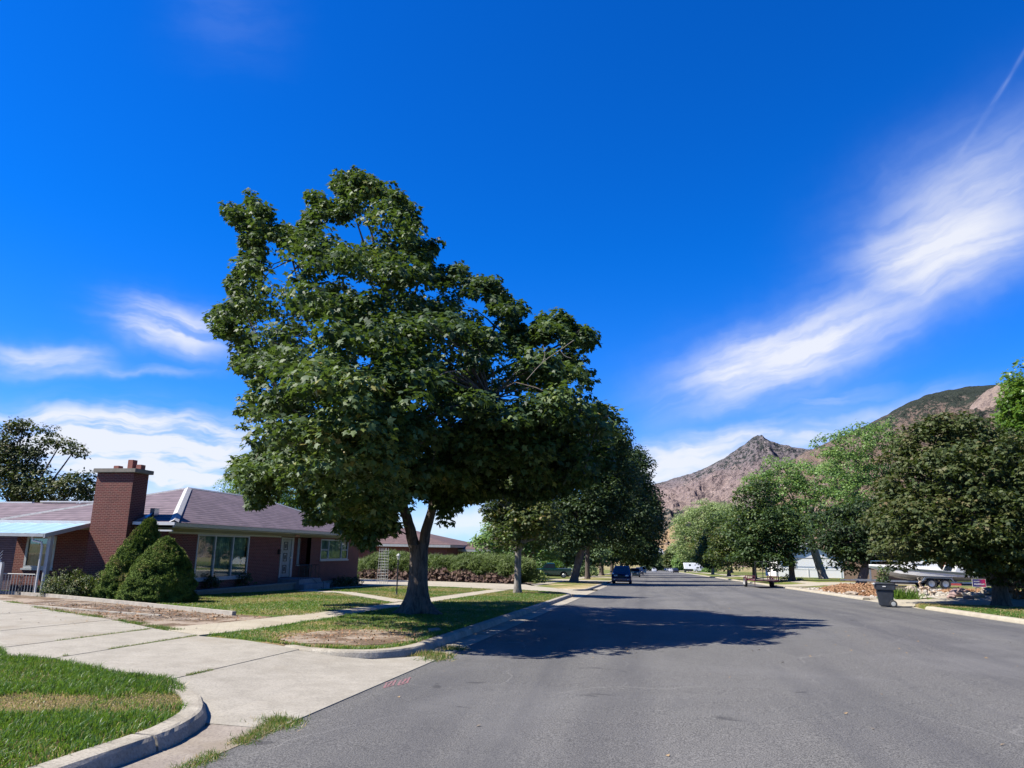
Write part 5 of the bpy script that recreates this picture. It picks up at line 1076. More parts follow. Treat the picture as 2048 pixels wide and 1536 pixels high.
for args in [(H, 'x', XW - .06, 29.0, 33.25, .10, 2.03, (30.32, 31.78), .09), (H, 'x', XW - .06, 41.3, 45.35, .80, 2.0, (42.35, 44.3), .07, True, ((41.3, 42.35, 1.38), (44.3, 45.3, 1.38))), (H, 'y', 27.06, -25.5, -24.1, .5, 1.8, (), .10)]:
    f = window_unit(*args); f.matrix_parent_inverse = Matrix.Translation((22.4, -36, 0.6))
f = window_unit(H, 'x', XW - .66, 39.55, 39.8, .55, 2.0, (), .035, False); f.matrix_parent_inverse = Matrix.Translation((22.4, -36, 0.6))
# door with two framed motifs
dx = XW - .63
dr_ = hb(MB().box(dx, dx + .05, 37.62, 38.72, -.08, 1.93), 'door', plain('pale_door', (.28, .30, .28), .5))
fr = MB(); fr.box(dx - .02, dx + .10, 37.5, 37.62, -.1, 2.03).box(dx - .02, dx + .10, 38.72, 38.95, -.1, 2.03).box(dx - .019, dx + .099, 37.62, 38.72, 1.94, 2.028)
hb(fr, 'door_frame', M['gutter'])
for zc in (1.55, .95, .32):
    mb = MB(); y0, y1 = 37.9, 38.32
    for (a, b, c, d) in [(y0, y1, zc + .2, zc + .24), (y0, y1, zc - .2, zc - .16), (y0, y0 + .04, zc - .16, zc + .2), (y1 - .04, y1, zc - .16, zc + .2)]: mb.box(dx + .05, dx + .07, a, b, c, d)
    mb.box(dx + .05, dx + .072, 38.05, 38.17, zc - .09, zc + .13); hb(mb, 'door_ornament', M['black'])
hb(MB().bar((dx + .12, 38.62, .9), (dx + .12, 38.62, 1.0), .025).bar((dx + .05, 38.62, .95), (dx + .12, 38.62, .95), .015), 'handle', M['chrome'])
hb(MB().box(-18.99, -18.86, 36.62 - .5, 36.25, 1.15, 1.4), 'mailbox', M['black'])
hb(MB().box(-18.55, -18.5, 37.0, 37.5, 2.08, 2.14), 'house_number_plate', plain('orange_plate', (.45, .16, .06), .5))
# roof: hip, courses, ridge caps
ex0, ex1, ey0, ey1, ze, zr = -26.4, -18.4, 26.4, 47.8, 2.42, 4.28
A1, A2 = (-22.4, 32.95, zr), (-22.4, 39.8, zr)
r = MB(); r.add([(ex1, ey0, ze), (ex1, ey1, ze), A2, A1], [(0, 1, 2, 3)]); r.add([(ex0, ey0, ze), (ex1, ey0, ze), A1], [(0, 1, 2)])
r.add([(ex0, ey1, ze), (ex0, ey0, ze), A1, A2], [(0, 1, 2, 3)]); r.add([(ex1, ey1, ze), (ex0, ey1, ze), A2], [(0, 1, 2)])
rf = hb(r, 'roof', M['shingle'])
cap = MB()
def ridge(a, b, w_=.12, h=.05):
    a, b = Vector(a), Vector(b); t = (b - a).normalized(); s = Vector((-t.y, t.x, 0)).normalized() * w_
    cap.add([a + s - Vector((0, 0, .03)), a + Vector((0, 0, h)), a - s - Vector((0, 0, .03)), b + s - Vector((0, 0, .03)), b + Vector((0, 0, h)), b - s - Vector((0, 0, .03))], [(0, 1, 4, 3), (1, 2, 5, 4)])
ridge(A1, (ex1, ey0, ze + .02), .17, .07); ridge(A1, (ex0, ey0, ze + .02), .09); ridge(A1, A2, .09); ridge(A2, (ex1, ey1, ze + .02), .09)
hb(cap, 'ridge_cap', plain('pale_ridge_cap', (.34, .34, .34), .8, vary=.2, vscale=12))
# rear wing
r = MB(); wy0, wy1, wz = 29.5, 39.5, 3.60
r.add([(-44, wy0, 2.2), (-25.2, wy0, 2.2), (-25.2, 34.5, wz), (-44, 34.5, wz), (-44, wy1, 2.2), (-25.2, wy1, 2.2)], [(0, 1, 2, 3), (3, 2, 5, 4)])
r.box(-43.5, -26.1, 30.2, 38.8, -.7, 2.25); hb(r, 'wing_roof', M['shingle'])
hb(MB().box(-44, -32.6, 34.42, 34.58, wz - .02, wz + .05).box(-31.9, -25.5, 34.2, 34.36, wz + .02, wz + .09), 'ridge_cap', M['white'])
# eaves: gutters and soffits
g = MB(); g.prism([(ex1 + .0, ze - .19), (ex1 + .10, ze - .16), (ex1 + .13, ze - .02), (ex1 + .0, ze - .03)], ey0 - .05, ey1 + .05, 'y'); hb(g, 'gutter', M['gutter'])
g = MB()
for x0, x1 in ((-26.4, -21.95), (-20.15, ex1 + .1)): g.box(x0, x1, ey0 - .10, ey0 - .001, ze - .12, ze + .0)
hb(g, 'gutter', M['white'], label='bright white south gutter beside the chimney')
g = MB(); g.box(-20.1, ex1 - .02, ey0 - .05, ey0 + .05, ze - .36, ze - .30); hb(g, 'fascia', M['white'])
s = MB(); s.add([(ex1 + .0, ey0, ze - .2), (ex1, ey1, ze - .2), (XW + .004, ey1, ZE - .04), (XW + .004, ey0, ZE - .04)], [(0, 1, 2, 3)])
s.add([(ex0, ey0, ze - .2), (ex1, ey0, ze - .2), (ex1, 26.997, ZE - .04), (ex0, 26.997, ZE - .04)], [(0, 1, 2, 3)]); s.box(XW + .003, XW + .03, 27, 36.38, ZE - .12, ZE - .041).box(-19.59, -18.99, 36.4, 40, ZE - .05, ZE - .02)
s.box(ex1 - .03, ex1 - .005, ey0, ey1, ze - .22, ze - .03); hb(s, 'soffit', M['cream'])
# chimney
cx0, cx1, cy0, cy1 = -21.86, -20.2, 26.08, 26.98
ch = hb(MB().box(cx0, cx1, cy0, cy1, -.8, 4.33), 'chimney', M['brick'])
cc = MB().box(cx0 - .12, cx1 + .14, cy0 - .12, cy1 + .12, 4.34, 4.50).build('chimney_cap', M['footing'], ch, bevel=.015)
for x, h in ((-21.35, .16), (-20.72, .40), (-20.32, .2)):
    MB().box(x - .12, x + .12, 26.45, 26.72, 4.505, 4.50 + h).build('flue', plain('terracotta_flue', (.26, .09, .065), .85), ch, bevel=.01)
hb(MB().add([(-20.19, 26.4, 2.44), (-20.19, 27.25, 2.72), (-19.9, 27.2, 2.85), (-19.75, 26.4, 2.47)], [(0, 1, 2, 3)]).box(-20.1, -19.9, 27.2, 27.5, 2.7, 3.0), 'flashing', M['metal'])
# stoop, iron rail, planter wall
st = MB().box(-19.6, -17.9, 36.6, 39.3, -.9, -.12).box(-17.9, -17.6, 36.6, 39.3, -.9, -.36).box(-19.0, -17.6, 39.3, 39.8, -.9, -.42)
o = st.build('stoop', M['stoop'], bevel=.012); tag(o, 'painted grey concrete stoop with two steps at the front door', 'steps')
rt = tag(empty('stoop_railing', (-17.9, 37, -.12)), 'curly black wrought iron railing at the front of the grey stoop', 'railing')
rl = MB(); Z0 = -.12
def rb_(a, b, r_=.014): rl.bar((a[0] + 17.9, a[1] - 37, a[2] + .12), (b[0] + 17.9, b[1] - 37, b[2] + .12), r_, 5)
rb_((-18, 36.75, Z0 + .72), (-18, 38.1, Z0 + .72)); rb_((-18, 36.75, Z0 + .08), (-18, 38.1, Z0 + .08))
for k in range(8): rb_((-18, 36.75 + k * .19, Z0), (-18, 36.75 + k * .19, Z0 + .74))
rb_((-18, 38.1, Z0 + .72), (-17.5, 38.75, -.35)); rb_((-17.5, 38.75, -.35), (-17.5, 38.75, -.95)); rb_((-18, 38.1, Z0 + .1), (-17.5, 38.75, -.7)); rb_((-18, 39.1, Z0), (-18, 39.1, Z0 + .7)); rb_((-18, 39.1, Z0 + .7), (-19.4, 39.1, Z0 + .7))
for k in range(5): rb_((-18.2 - k * .25, 39.1, Z0), (-18.2 - k * .25, 39.1, Z0 + .7))
rl.build('rails', M['black'], rt)
sc_ = MB()
for (yy, rr, zz, sg) in ((.35, .13, .45, 1), (.35, .10, .22, -1), (.75, .09, .55, 1)):
    sc_ = MB(); sc_.tube([(-.1 + .0, yy + rr * (1 - t / 14) * math.cos(t * .75) * sg, zz + rr * (1 - t / 14) * math.sin(t * .75)) for t in range(12)], .012, 5); sc_.build('scroll', M['black'], rt)
o = MB().box(-18.35, -18.15, 28.0, 36.55, -1.0, -.34).box(-19.0, -18.35, 36.4, 36.56, -1.0, -.342).box(-18.42, -18.08, 27.95, 36.6, -.34, -.26).build('planter_wall', M['footing']); tag(o, 'low concrete planter wall below the wide front window', 'wall')
sheet('garden_bed', [(-19.0, 28.0), (-18.35, 28.0), (-18.35, 36.4), (-19.0, 36.4)], lambda x, y: -.42 - gz(x, y), M['soil'])
# awning over the side porch with post, downspout
aw = tag(empty('porch_awning', (-22.1, 24.2, -.5)), 'pale blue corrugated metal porch awning on a white post at the left of the house', 'awning')
inv = lambda o, x, y, z: setattr(o, 'matrix_parent_inverse', Matrix.Translation((-x, -y, -z)))
mb = MB(); n = 40; vs = []
for i in range(n + 1):
    x = -34 + (11.9) * i / n; dz = .03 * (i % 2)
    vs += [(x, 24.2, 1.86 + dz), (x, 26.28, 2.30 + dz)]
mb.add(vs, [(2 * i, 2 * i + 2, 2 * i + 3, 2 * i + 1) for i in range(n)]); o = mb.build('awning_sheet', M['awning'], aw); inv(o, -22.1, 24.2, -.5)
mb = MB().box(-34, -22.1, 24.12, 24.2, 1.76, 1.88); mb.add([(-22.12, 24.12, 1.72), (-22.12, 26.3, 2.18), (-22.12, 26.3, 2.34), (-22.12, 24.12, 1.88), (-22.06, 24.12, 1.72), (-22.06, 26.3, 2.18), (-22.06, 26.3, 2.34), (-22.06, 24.12, 1.88)], [(0, 1, 2, 3), (7, 6, 5, 4), (0, 4, 5, 1), (3, 2, 6, 7), (0, 3, 7, 4)])
o = mb.build('awning_trim', M['gutter'], aw); inv(o, -22.1, 24.2, -.5)
o = MB().box(-22.28, -22.12, 24.5, 24.66, -.6, 1.80).box(-22.36, -22.04, 24.42, 24.74, -.62, -.42).build('post', M['gutter'], aw, bevel=.01); inv(o, -22.1, 24.2, -.5)
o = MB().tube([(-22.75, 24.3, 1.78), (-22.72, 24.32, 1.62), (-22.4, 24.38, 1.55), (-22.36, 24.4, 1.4), (-22.36, 24.4, -.45)], .045, 8).build('downspout', M['white'], aw, smooth=True); inv(o, -22.1, 24.2, -.5)
# side railing with scroll column, and lattice
sr = tag(empty('porch_railing', (-23.2, 24.5, -.5)), 'pale grey iron railing with a scroll panel under the blue porch awning', 'railing')
mb = MB(); X0, X1 = -23.95, -22.55
for z in (.38, -.42): mb.bar((X0, 24.5, z), (X1, 24.5, z), .018)
for k in range(12):
    x = X0 + (X1 - X0) * k / 11
    mb.bar((x, 24.5, -.42), (x, 24.5, .38), .011)
o = mb.build('rails', M['iron_grey'], sr); inv(o, -23.2, 24.5, -.5)
mb = MB()
for zz, sg in ((.25, 1), (.05, -1), (-.12, 1), (-.3, -1)):
    mb = MB().tube([(-23.12 + .075 * (1 - t / 15) * math.cos(t * .8) * sg, 24.47, zz + .08 * (1 - t / 15) * math.sin(t * .8)) for t in range(12)], .011, 5)
    o = mb.build('scroll', M['black'], sr); inv(o, -23.2, 24.5, -.5)
mb = MB(); mb.box(-24.1, -23.98, 24.4, 24.52, -.5, .75); mb.bar((-24.04, 24.46, .75), (-24.04, 24.46, .80), .07)
for k in range(12):
    z = -.5 + k * .12; mb.bar((-24.1, 24.46, z), (-24.5, 24.46, z + .4), .013); mb.bar((-24.5, 24.47, z), (-24.1, 24.47, z + .4), .013)
tag(mb.build('lattice_gate', M['white']), 'white lattice panel with post at the far left edge', 'gate')
# garden edging walls
def edge_wall(name, lab, pts, h, w_, mat, off=0.12):
    Q = []
    for i in range(len(pts) - 1):
        for k in range(10): t = k / 10; Q.append((pts[i][0] * (1 - t) + pts[i + 1][0] * t, pts[i][1] * (1 - t) + pts[i + 1][1] * t))
    Q.append(pts[-1]); o = strip(name, Q, [(0, off - .15), (0, off + h), (w_, off + h), (w_, off - .15)], mat, kind=None, jit=.003); return tag(o, lab, 'edging')
EW = plain('edging_concrete', (.33, .30, .25), .9, vary=.15, bump=.3)
edge_wall('garden_wall', 'low pale concrete garden wall between the bare bed and the front lawn', [(-25.5, 25.3), (-21.3, 23.9), (-16.4, 21.5), (-11.05, 18.8)], .11, .12, EW)
edge_wall('garden_edging', 'thin pale concrete edging strip half buried in the bare bed', [(-24, 22.6), (-19.2, 19.95), (-15.9, 18.75), (-12.5, 17.75)], .035, .10, EW)
mb = MB()
for i in range(150):
    x = random.uniform(-19, -10.6); t = (-10.6 - x) / 8.4; y = 16.6 + t * 4.2 + random.uniform(-.5, 1.2); a = random.uniform(-.5, .9); L = random.uniform(.08, .35)
    z = gz(x, y) + YH + .02; mb.tube([(x, y, z), (x + L * math.cos(a) * .5, y + L * math.sin(a) * .5, z + .03), (x + L * math.cos(a), y + L * math.sin(a), z)], random.uniform(.003, .006), 4)
tag(mb.build('twig_litter', M['twig']), 'scattered dead twigs lying on the bare garden bed', 'twigs', None, 'stuff')
# lamp post and trellis
lx, ly = at(793, 1190, .12); lz = gz(lx, ly) + .1
lp = tag(empty('lamp_post', (lx, ly, lz)), 'slim black lamp post with a small lantern on the front lawn', 'lamp post')
MB().tube([(0, 0, 0), (0, 0, 1.62)], .034, 10).lathe([(.001, 0), (.07, 0), (.06, .05), (.035, .09)], seg=10).lathe([(.034, 1.38), (.055, 1.40), (.055, 1.43), (.034, 1.45)], seg=10).build('pole', M['black'], lp, smooth=True)
MB().lathe([(.04, 1.62), (.05, 1.63), (.085, 1.80), (.078, 1.81)], seg=6).build('lantern_glass', M['lampglass'], lp)
MB().lathe([(.11, 1.805), (.10, 1.83), (.03, 1.90), (.001, 1.92)], seg=6).build('lantern_cap', M['iron_grey'], lp)
mb = MB(); c = aty(765, 1160, 50); 
for sx_ in (-.3, 0, .3):
    for sy_ in (-.25, .25): mb.bar((c[0] + sx_, 50 + sy_, -.95), (c[0] + sx_ * .8, 50 + sy_ * .8, 1.55), .016)
for k in range(12):
    z = -.7 + k * .19
    for sy_ in (-.25, .25): mb.bar((c[0] - .29, 50 + sy_, z), (c[0] + .29, 50 + sy_, z), .011)
tag(mb.build('garden_trellis', M['iron_grey']), 'tall weathered grey metal garden trellis between house and hedge', 'trellis')
# pink utility paint on the asphalt
mb = MB()
for i in range(2):
    px0 = 768 + i * 28
    for (a, b, c_, d_) in [(0, 1376, 20, 1370), (4, 1366, 22, 1362), (0, 1376, 6, 1366), (18, 1370, 24, 1360), (8, 1372, 16, 1364)]:
        x0, y0 = at(px0 + a, b - i * 5); x1, y1 = at(px0 + c_, d_ - i * 5); dxx, dyy = x1 - x0, y1 - y0; L = math.hypot(dxx, dyy); nx, ny = -dyy / L * .014, dxx / L * .014
        mb.add([(x0 + nx, y0 + ny, gz(x0, y0) + .004), (x1 + nx, y1 + ny, gz(x1, y1) + .004), (x1 - nx, y1 - ny, gz(x1, y1) + .004), (x0 - nx, y0 - ny, gz(x0, y0) + .004)], [(0, 1, 2, 3)])
pm, pnt, pb, _o = new_mat('worn_pink_paint'); PN = NT(pnt); cc_ = PN.mix(PN.sm(PN.noise(PN.pos(), 45, 4, .7), .44, .60), (.085, .08, .08), (.24, .075, .085)); pnt.links.new(cc_, pb.inputs['Base Color']); pb.inputs['Roughness'].default_value = .9
tag(mb.build('utility_marking', pm), 'faded pink utility paint scrawl on the asphalt by the driveway', 'paint mark')
sheet('utility_cover', [(lambda q: (q[0], q[1]))(at(*p_, .13)) for p_ in [(858, 1264), (882, 1262), (878, 1257), (856, 1258)]], YH + .03, M['footing'], kind=None, label='small flat grey utility cover in the verge grass', cat='cover', skirt=.1)
# ------------------------------------------------------------------ neighbouring houses
def simple_house(name, label, x0, x1, y0, y1, zb, hw, rise, wallm, roofm, ridge_axis='y', hip=True, over=.5, wins=(), doors=(), trim='gutter'):
    """house with walls, roof, windows: wins (face, a, b, z0, z1) with face 's' (-y) 'e' (+x) 'w' (-x)"""
    R = tag(empty(name, (0, 0, 0)), label, 'house')
    w_ = MB(); w_.box(x0, x1, y0, y1, zb - 1, zb + hw)
    if not hip:
        if ridge_axis == 'x': ym = (y0 + y1) / 2; w_.add([(x0, y0, zb + hw), (x0, y1, zb + hw), (x0, ym, zb + hw + rise), (x1, y0, zb + hw), (x1, y1, zb + hw), (x1, ym, zb + hw + rise)], [(0, 1, 2), (3, 5, 4)])
        else: xm = (x0 + x1) / 2; w_.add([(x0, y0, zb + hw), (x1, y0, zb + hw), (xm, y0, zb + hw + rise), (x0, y1, zb + hw), (x1, y1, zb + hw), (xm, y1, zb + hw + rise)], [(0, 1, 2), (3, 5, 4)])
    w_.build('wall', wallm, R)
    X0, X1, Y0, Y1 = x0 - over, x1 + over, y0 - over, y1 + over; z = zb + hw - .02; xm, ym = (x0 + x1) / 2, (y0 + y1) / 2
    r = MB(); t = .16
    if ridge_axis == 'y':
        i = (X1 - X0) / 2 if hip else 0; zz = z + rise * (1 + (0 if hip else over / ((x1 - x0) / 2)))
        if not hip: z = z - rise * over / ((x1 - x0) / 2); zz = zb + hw + rise + .03
        for dz in (0, t): pass
        P = [(X0, Y0, z), (X1, Y0, z), (X1, Y1, z), (X0, Y1, z), (xm, Y0 + i, zz), (xm, Y1 - i, zz)]
        F = [(0, 1, 4), (1, 2, 5, 4), (2, 3, 5), (3, 0, 4, 5)]
    else:
        i = (Y1 - Y0) / 2 if hip else 0; zz = z + rise
        if not hip: z = z - rise * over / ((y1 - y0) / 2); zz = zb + hw + rise + .03
        P = [(X0, Y0, z), (X1, Y0, z), (X1, Y1, z), (X0, Y1, z), (X0 + i, ym, zz), (X1 - i, ym, zz)]
        F = [(0, 1, 5, 4), (1, 2, 5), (2, 3, 4, 5), (3, 0, 4)]
    if not hip: F = [f for f in F if len(f) == 4]
    n = len(P); r.add(P + [(a, b, c + t) for a, b, c in P], [tuple(reversed(f)) for f in F] + [tuple(k + n for k in f) for f in F] + [(0, 1, 1 + n, n), (1, 2, 2 + n, 1 + n), (2, 3, 3 + n, 2 + n), (3, 0, n, 3 + n)])
    r.build('roof', roofm, R)
    f_ = MB(); f_.box(X0, X1, Y0 - .04, Y0 - .002, z - .12, z + .12).box(X1 + .002, X1 + .05, Y0, Y1, z - .12, z + .12).box(X0 - .05, X0 - .002, Y0, Y1, z - .12, z + .12)
    if hip: f_.build('fascia', M[trim], R)
    for (fc, a, b, c, d) in wins:
        m = MB(); g = MB()
        if fc == 's':
            for q in [(a, b, c, c + .08), (a, b, d - .08, d), (a, a + .08, c + .08, d - .08), (b - .08, b, c + .08, d - .08), (a + .08, b - .08, (c + d) / 2 - .03, (c + d) / 2 + .03)]: m.box(q[0], q[1], y0 - .06, y0 - .003, q[2], q[3])
            g.box(a + .05, b - .05, y0 - .025, y0 - .004, c + .05, d - .05)
        else:
            xs = x1 if fc == 'e' else x0; s_ = 1 if fc == 'e' else -1; lo, hi = sorted((xs + s_ * .003, xs + s_ * .06)); l2, h2 = sorted((xs + s_ * .004, xs + s_ * .025))
            for q in [(a, b, c, c + .08), (a, b, d - .08, d), (a, a + .08, c + .08, d - .08), (b - .08, b, c + .08, d - .08), ((a + b) / 2 - .03, (a + b) / 2 + .03, c + .08, d - .08)]: m.box(lo, hi, q[0], q[1], q[2], q[3])
            g.box(l2, h2, a + .05, b - .05, c + .05, d - .05)
        fo = m.build('window', M['white'], R); g.build('pane', M['carglass'], fo)
    return R
zb = gz(-22, 80) + .3
simple_house('red_brick_house', 'bright red brick house with dark red hip roof behind the juniper hedge', -36, -20.3, 74, 90, zb, 3.15, 1.9, M['brick2'], M['shingle2'], 'y', True, .5, [('s', -24.2, -22.8, zb + 1.1, zb + 2.1)])
R2 = simple_house('brick_garage_wing', 'dark brick garage wing with white-framed window behind the hedge', -20.2, -13.5, 79, 90, zb, 2.75, 1.5, M['brick'], M['shingle2'], 'x', True, .5, [('s', -16.9, -15.6, zb + .5, zb + 1.9)])
zb = gz(-24, 140) + .3
simple_house('distant_house', 'white-trimmed house glimpsed between the left street trunks', -30, -14.5, 146, 160, zb, 2.8, 2, M['white'], M['shingle_grey'], 'y', True, .5, [('s', -20, -18, zb + 1, zb + 2.2), ('e', 148, 151, zb + 1, zb + 2.2)])
zb = gz(22, 128) + .1
simple_house('white_house', 'white gabled two-level house with pale grey roof behind the white fence', 20.6, 30.5, 128, 142, zb, 3.1, 2.1, plain('white_siding', (.88, .88, .86), .7, vary=.04), M['shingle_grey'], 'y', False, .4, [('s', 26.2, 27.4, zb + 1.0, zb + 2.2), ('s', 22.2, 23.4, zb + 1.0, zb + 2.2), ('w', 131, 133, zb + 1, zb + 2.2)])
FW = plain('fence_white', (.9, .89, .86), .6, vary=.04)
R = tag(empty('white_fence', (0, 0, 0)), 'long plain white panel fence in front of the white gabled house', 'fence')
for k in range(7):
    x = 19.6 + k * 2.4; z = gz(x, 124) + .1
    MB().box(x + .07, x + 2.33, 123.97, 124.03, z + .05, z + 1.25).box(x + .07, x + 2.33, 123.95, 124.05, z + 1.22, z + 1.32).build('fence_panel', FW, R)
    MB().box(x - .07, x + .07, 123.93, 124.07, z - .1, z + 1.42).build('fence_post', M['white'], R)
zb = gz(30, 72) + .1
simple_house('brown_house', 'dark brown house with deep shaded porch behind the boat', 20.5, 38, 73, 86, zb, 2.6, 1.9, plain('brown_siding', (.10, .065, .045), .8), plain('dark_roofing', (.07, .065, .065), .9, vary=.3), 'x', False, .9, [('s', 22.5, 24.5, zb + .9, zb + 2.0), ('s', 28, 30, zb + .9, zb + 2)])
mb = MB(); mb.box(25.6, 26.6, 71.6, 72.4, zb - .4, zb + 3.2); tag(mb.build('red_post_panel', plain('barn_red', (.36, .05, .045), .7)), 'dark red timber panel standing behind the boat cabin', 'panel')
FH = [(1306, 1103, 13, 'white hillside house left of the group above the street end', 7), (1320, 1106, 12, 'white hillside house with two gables in the middle of the group', 8), (1333, 1109, 12, 'white hillside house right of the middle one', 7), (1343, 1105, 10, 'small pale hillside house at the right end of the group', 6)]
for (px, py, wpx, lab, hh) in FH:
    y = 1150; c = aty(px, py, y); w_ = wpx * .79; z = c[2]
    R = simple_house('hillside_house', lab, c[0] - w_ / 2, c[0] + w_ / 2, y, y + 12, z - 6, hh + 3, 3.0, plain('hill_house_white', (.50, .50, .48), .7), plain('hill_roof', (.30, .31, .34), .8), 'y', False, .6,
                     [('s', c[0] - w_ * .3, c[0] - w_ * .08, z + .2, z + 2), ('s', c[0] + w_ * .1, c[0] + w_ * .32, z + .2, z + 2), ('s', c[0] - w_ * .3, c[0] - w_ * .05, z - 2.8, z - .8)])
    for ch_ in R.children: pass
    R['group'] = 'white houses on the far hillside'
c = aty(1310, 1097, 1120)
R = tag(empty('utility_pole', (c[0], 1120, 0)), 'thin utility pole on the tan hillside above the white houses', 'pole')
MB().tube([(0, 0, -10), (0, 0, c[2] + 14)], [.35, .25], 6).build('pole', M['bark_brown'], R); MB().box(-1.8, 1.8, -.1, .1, c[2] + 12.4, c[2] + 12.8).build('crossarm', M['bark_brown'], R)

# ------------------------------------------------------------------ vehicles (front towards local -y, base at z=0)
def lerp3(a, b, t): return tuple(a[i] + (b[i] - a[i]) * t for i in range(3))
def panel(q, u0, u1, v0, v1, off, th=.012):
    """sub-quad of a quad q=(bl, br, tr, tl) pushed out along the normal"""
    f = lambda u, v: Vector(lerp3(lerp3(q[0], q[1], u), lerp3(q[3], q[2], u), v))
    P = [f(u0, v0), f(u1, v0), f(u1, v1), f(u0, v1)]; n = (P[1] - P[0]).cross(P[3] - P[0]).normalized()
    return [tuple(p + n * off) for p in P], [tuple(p + n * (off - th)) for p in P]
def add_panel(mb, q, *a, **k):
    t, b = panel(q, *a, **k); mb.add(list(b) + list(t), [(3, 2, 1, 0), (4, 5, 6, 7), (0, 1, 5, 4), (1, 2, 6, 5), (2, 3, 7, 6), (3, 0, 4, 7)])
def vehicle(name, label, loc, rz, L, W, Hh, belt, hood, cab, paintm, group=None, bed=None, wheel=.36, wb=None, grille=True, detail=True, rails=False, boot=None):
    """hood: (y_end_of_hood, z) ; cab: (y0 base front, y1 roof front, y2 roof rear, y3 base rear)"""
    R = tag(empty(name, (loc[0], loc[1], gz(*loc) + .0), rz, 0), label, 'car', group); R.rotation_euler = (0, 0, rz)
    # tilt with the street grade
    tilt = Matrix.Rotation(-math.atan(GRADE), 4, 'X'); R.rotation_euler = (tilt @ Matrix.Rotation(rz, 4, 'Z')).to_euler()
    h = W / 2; f, b = -L / 2, L / 2; sill = .26; wb = wb or L * .58; yw = (-wb / 2 + .02, wb / 2 - .02)
    def arch(yc): return [(yc + (wheel + .07) * math.cos(a), wheel + (wheel + .07) * math.sin(a)) for a in [PI * k / 8 for k in range(9)]]
    top = [(f + .05, belt * .62), (f, belt * .78), (f + .08, belt * .90), (hood[0], hood[1])]
    rear = [(cab[3], belt), (b - .05, boot if boot else belt), (b, belt * .72), (b - .03, sill + .08)]
    if bed: rear = [(cab[3], belt), (cab[3] + .02, bed), (b - .02, bed), (b, bed * .6), (b - .02, sill + .25)]
    prof = [(f + .06, sill)] + list(reversed([])) 
    bottom = []
    for yc in reversed(yw): bottom += [(p[0], max(p[1], sill)) for p in arch(yc)]
    prof = top + [(cab[0], belt)] + rear + [(b - .1, sill)] + bottom + [(f + .06, sill)]
    # shell with tumble: three slices give rounded sides
    body = MB(); n = len(prof); S = [(-h, .0), (-h + .07, 1.0), (h - .07, 1.0), (h, .0)]
    vs = []
    zm = belt * .62
    for k, (x, full) in enumerate(S):
        for (y, z) in prof:
            if full: vs.append((x, y, z))
            else:
                yy = y * (1 - .012) if abs(y) > L * .42 else y; zz = z - .05 if z > belt * .8 else z; vs.append((x, yy, zz))
    fs = [tuple(range(n)), tuple(3 * n + i for i in reversed(range(n)))] + [(k * n + i, k * n + (i + 1) % n, (k + 1) * n + (i + 1) % n, (k + 1) * n + i) for k in range(3) for i in range(n)]
    body.add(vs, fs); body.build('body', paintm, R, smooth=True)
    MB().box(-h + .12, h - .12, f + .25, b - .25, .2, belt * .7).build('underbody', M['rubber'], R)
    # cabin
    hb0, ht = h - .06, h - .24; zr_ = Hh
    B = [(-hb0, cab[0], belt - .03), (hb0, cab[0], belt - .03), (hb0, cab[3], belt - .03), (-hb0, cab[3], belt - .03)]
    T = [(-ht, cab[1], zr_), (ht, cab[1], zr_), (ht, cab[2], zr_), (-ht, cab[2], zr_)]
    T2 = [(-ht + .12, cab[1] + .2, zr_ + .035), (ht - .12, cab[1] + .2, zr_ + .035), (ht - .12, cab[2] - .15, zr_ + .035), (-ht + .12, cab[2] - .15, zr_ + .035)]
    cb = MB().add(B + T + T2, [(0, 1, 5, 4), (1, 2, 6, 5), (2, 3, 7, 6), (3, 0, 4, 7), (4, 5, 9, 8), (5, 6, 10, 9), (6, 7, 11, 10), (7, 4, 8, 11), (8, 9, 10, 11)])
    cb.build('cabin', paintm, R, bevel=.03)
    q = (B[0], B[1], T[1], T[0]); m = MB(); add_panel(m, q, .07, .93, .12, .93, .012); m.build('windshield', M['carglass'], R)
    q = (B[2], B[3], T[3], T[2]); m = MB(); add_panel(m, q, .09, .91, .2, .9, .012); m.build('rear_window', M['carglass'], R)
    for sd in (1, -1):
        q = (B[1], B[2], T[2], T[1]) if sd == 1 else (B[3], B[0], T[0], T[3])
        ns = 1 if (cab[3] - cab[0]) < 2 else 3
        lim = [(.10, .92)] if ns == 1 else ([(.07, .40), (.43, .70), (.73, .94)] if sd == 1 else [(.06, .27), (.30, .57), (.60, .93)])
        for a, c in lim:
            m = MB(); add_panel(m, q, a, c, .14, .88, .012); m.build('side_window', M['carglass'], R)
    for yc in yw:
        for sd in (-1, 1):
            xo = sd * (h - .02); a, c = sorted((xo, xo - sd * .22))
            t = MB().lathe([(wheel * .62, a + .01), (wheel * .93, a), (wheel, a + .03), (wheel, c - .03), (wheel * .93, c), (wheel * .62, c - .01)], (0, yc, wheel), 20, 'x').build('tyre', M['rubber'], R, smooth=True); t.name = 'wheel'
            ri = MB().lathe([(.001, xo + sd * .0), (wheel * .3, xo + sd * .005), (wheel * .45, xo - sd * .05), (wheel * .60, xo - sd * .01), (wheel * .66, xo - sd * .02)], (0, yc, wheel), 10, 'x'); ri.build('rim', M['metal'], t)
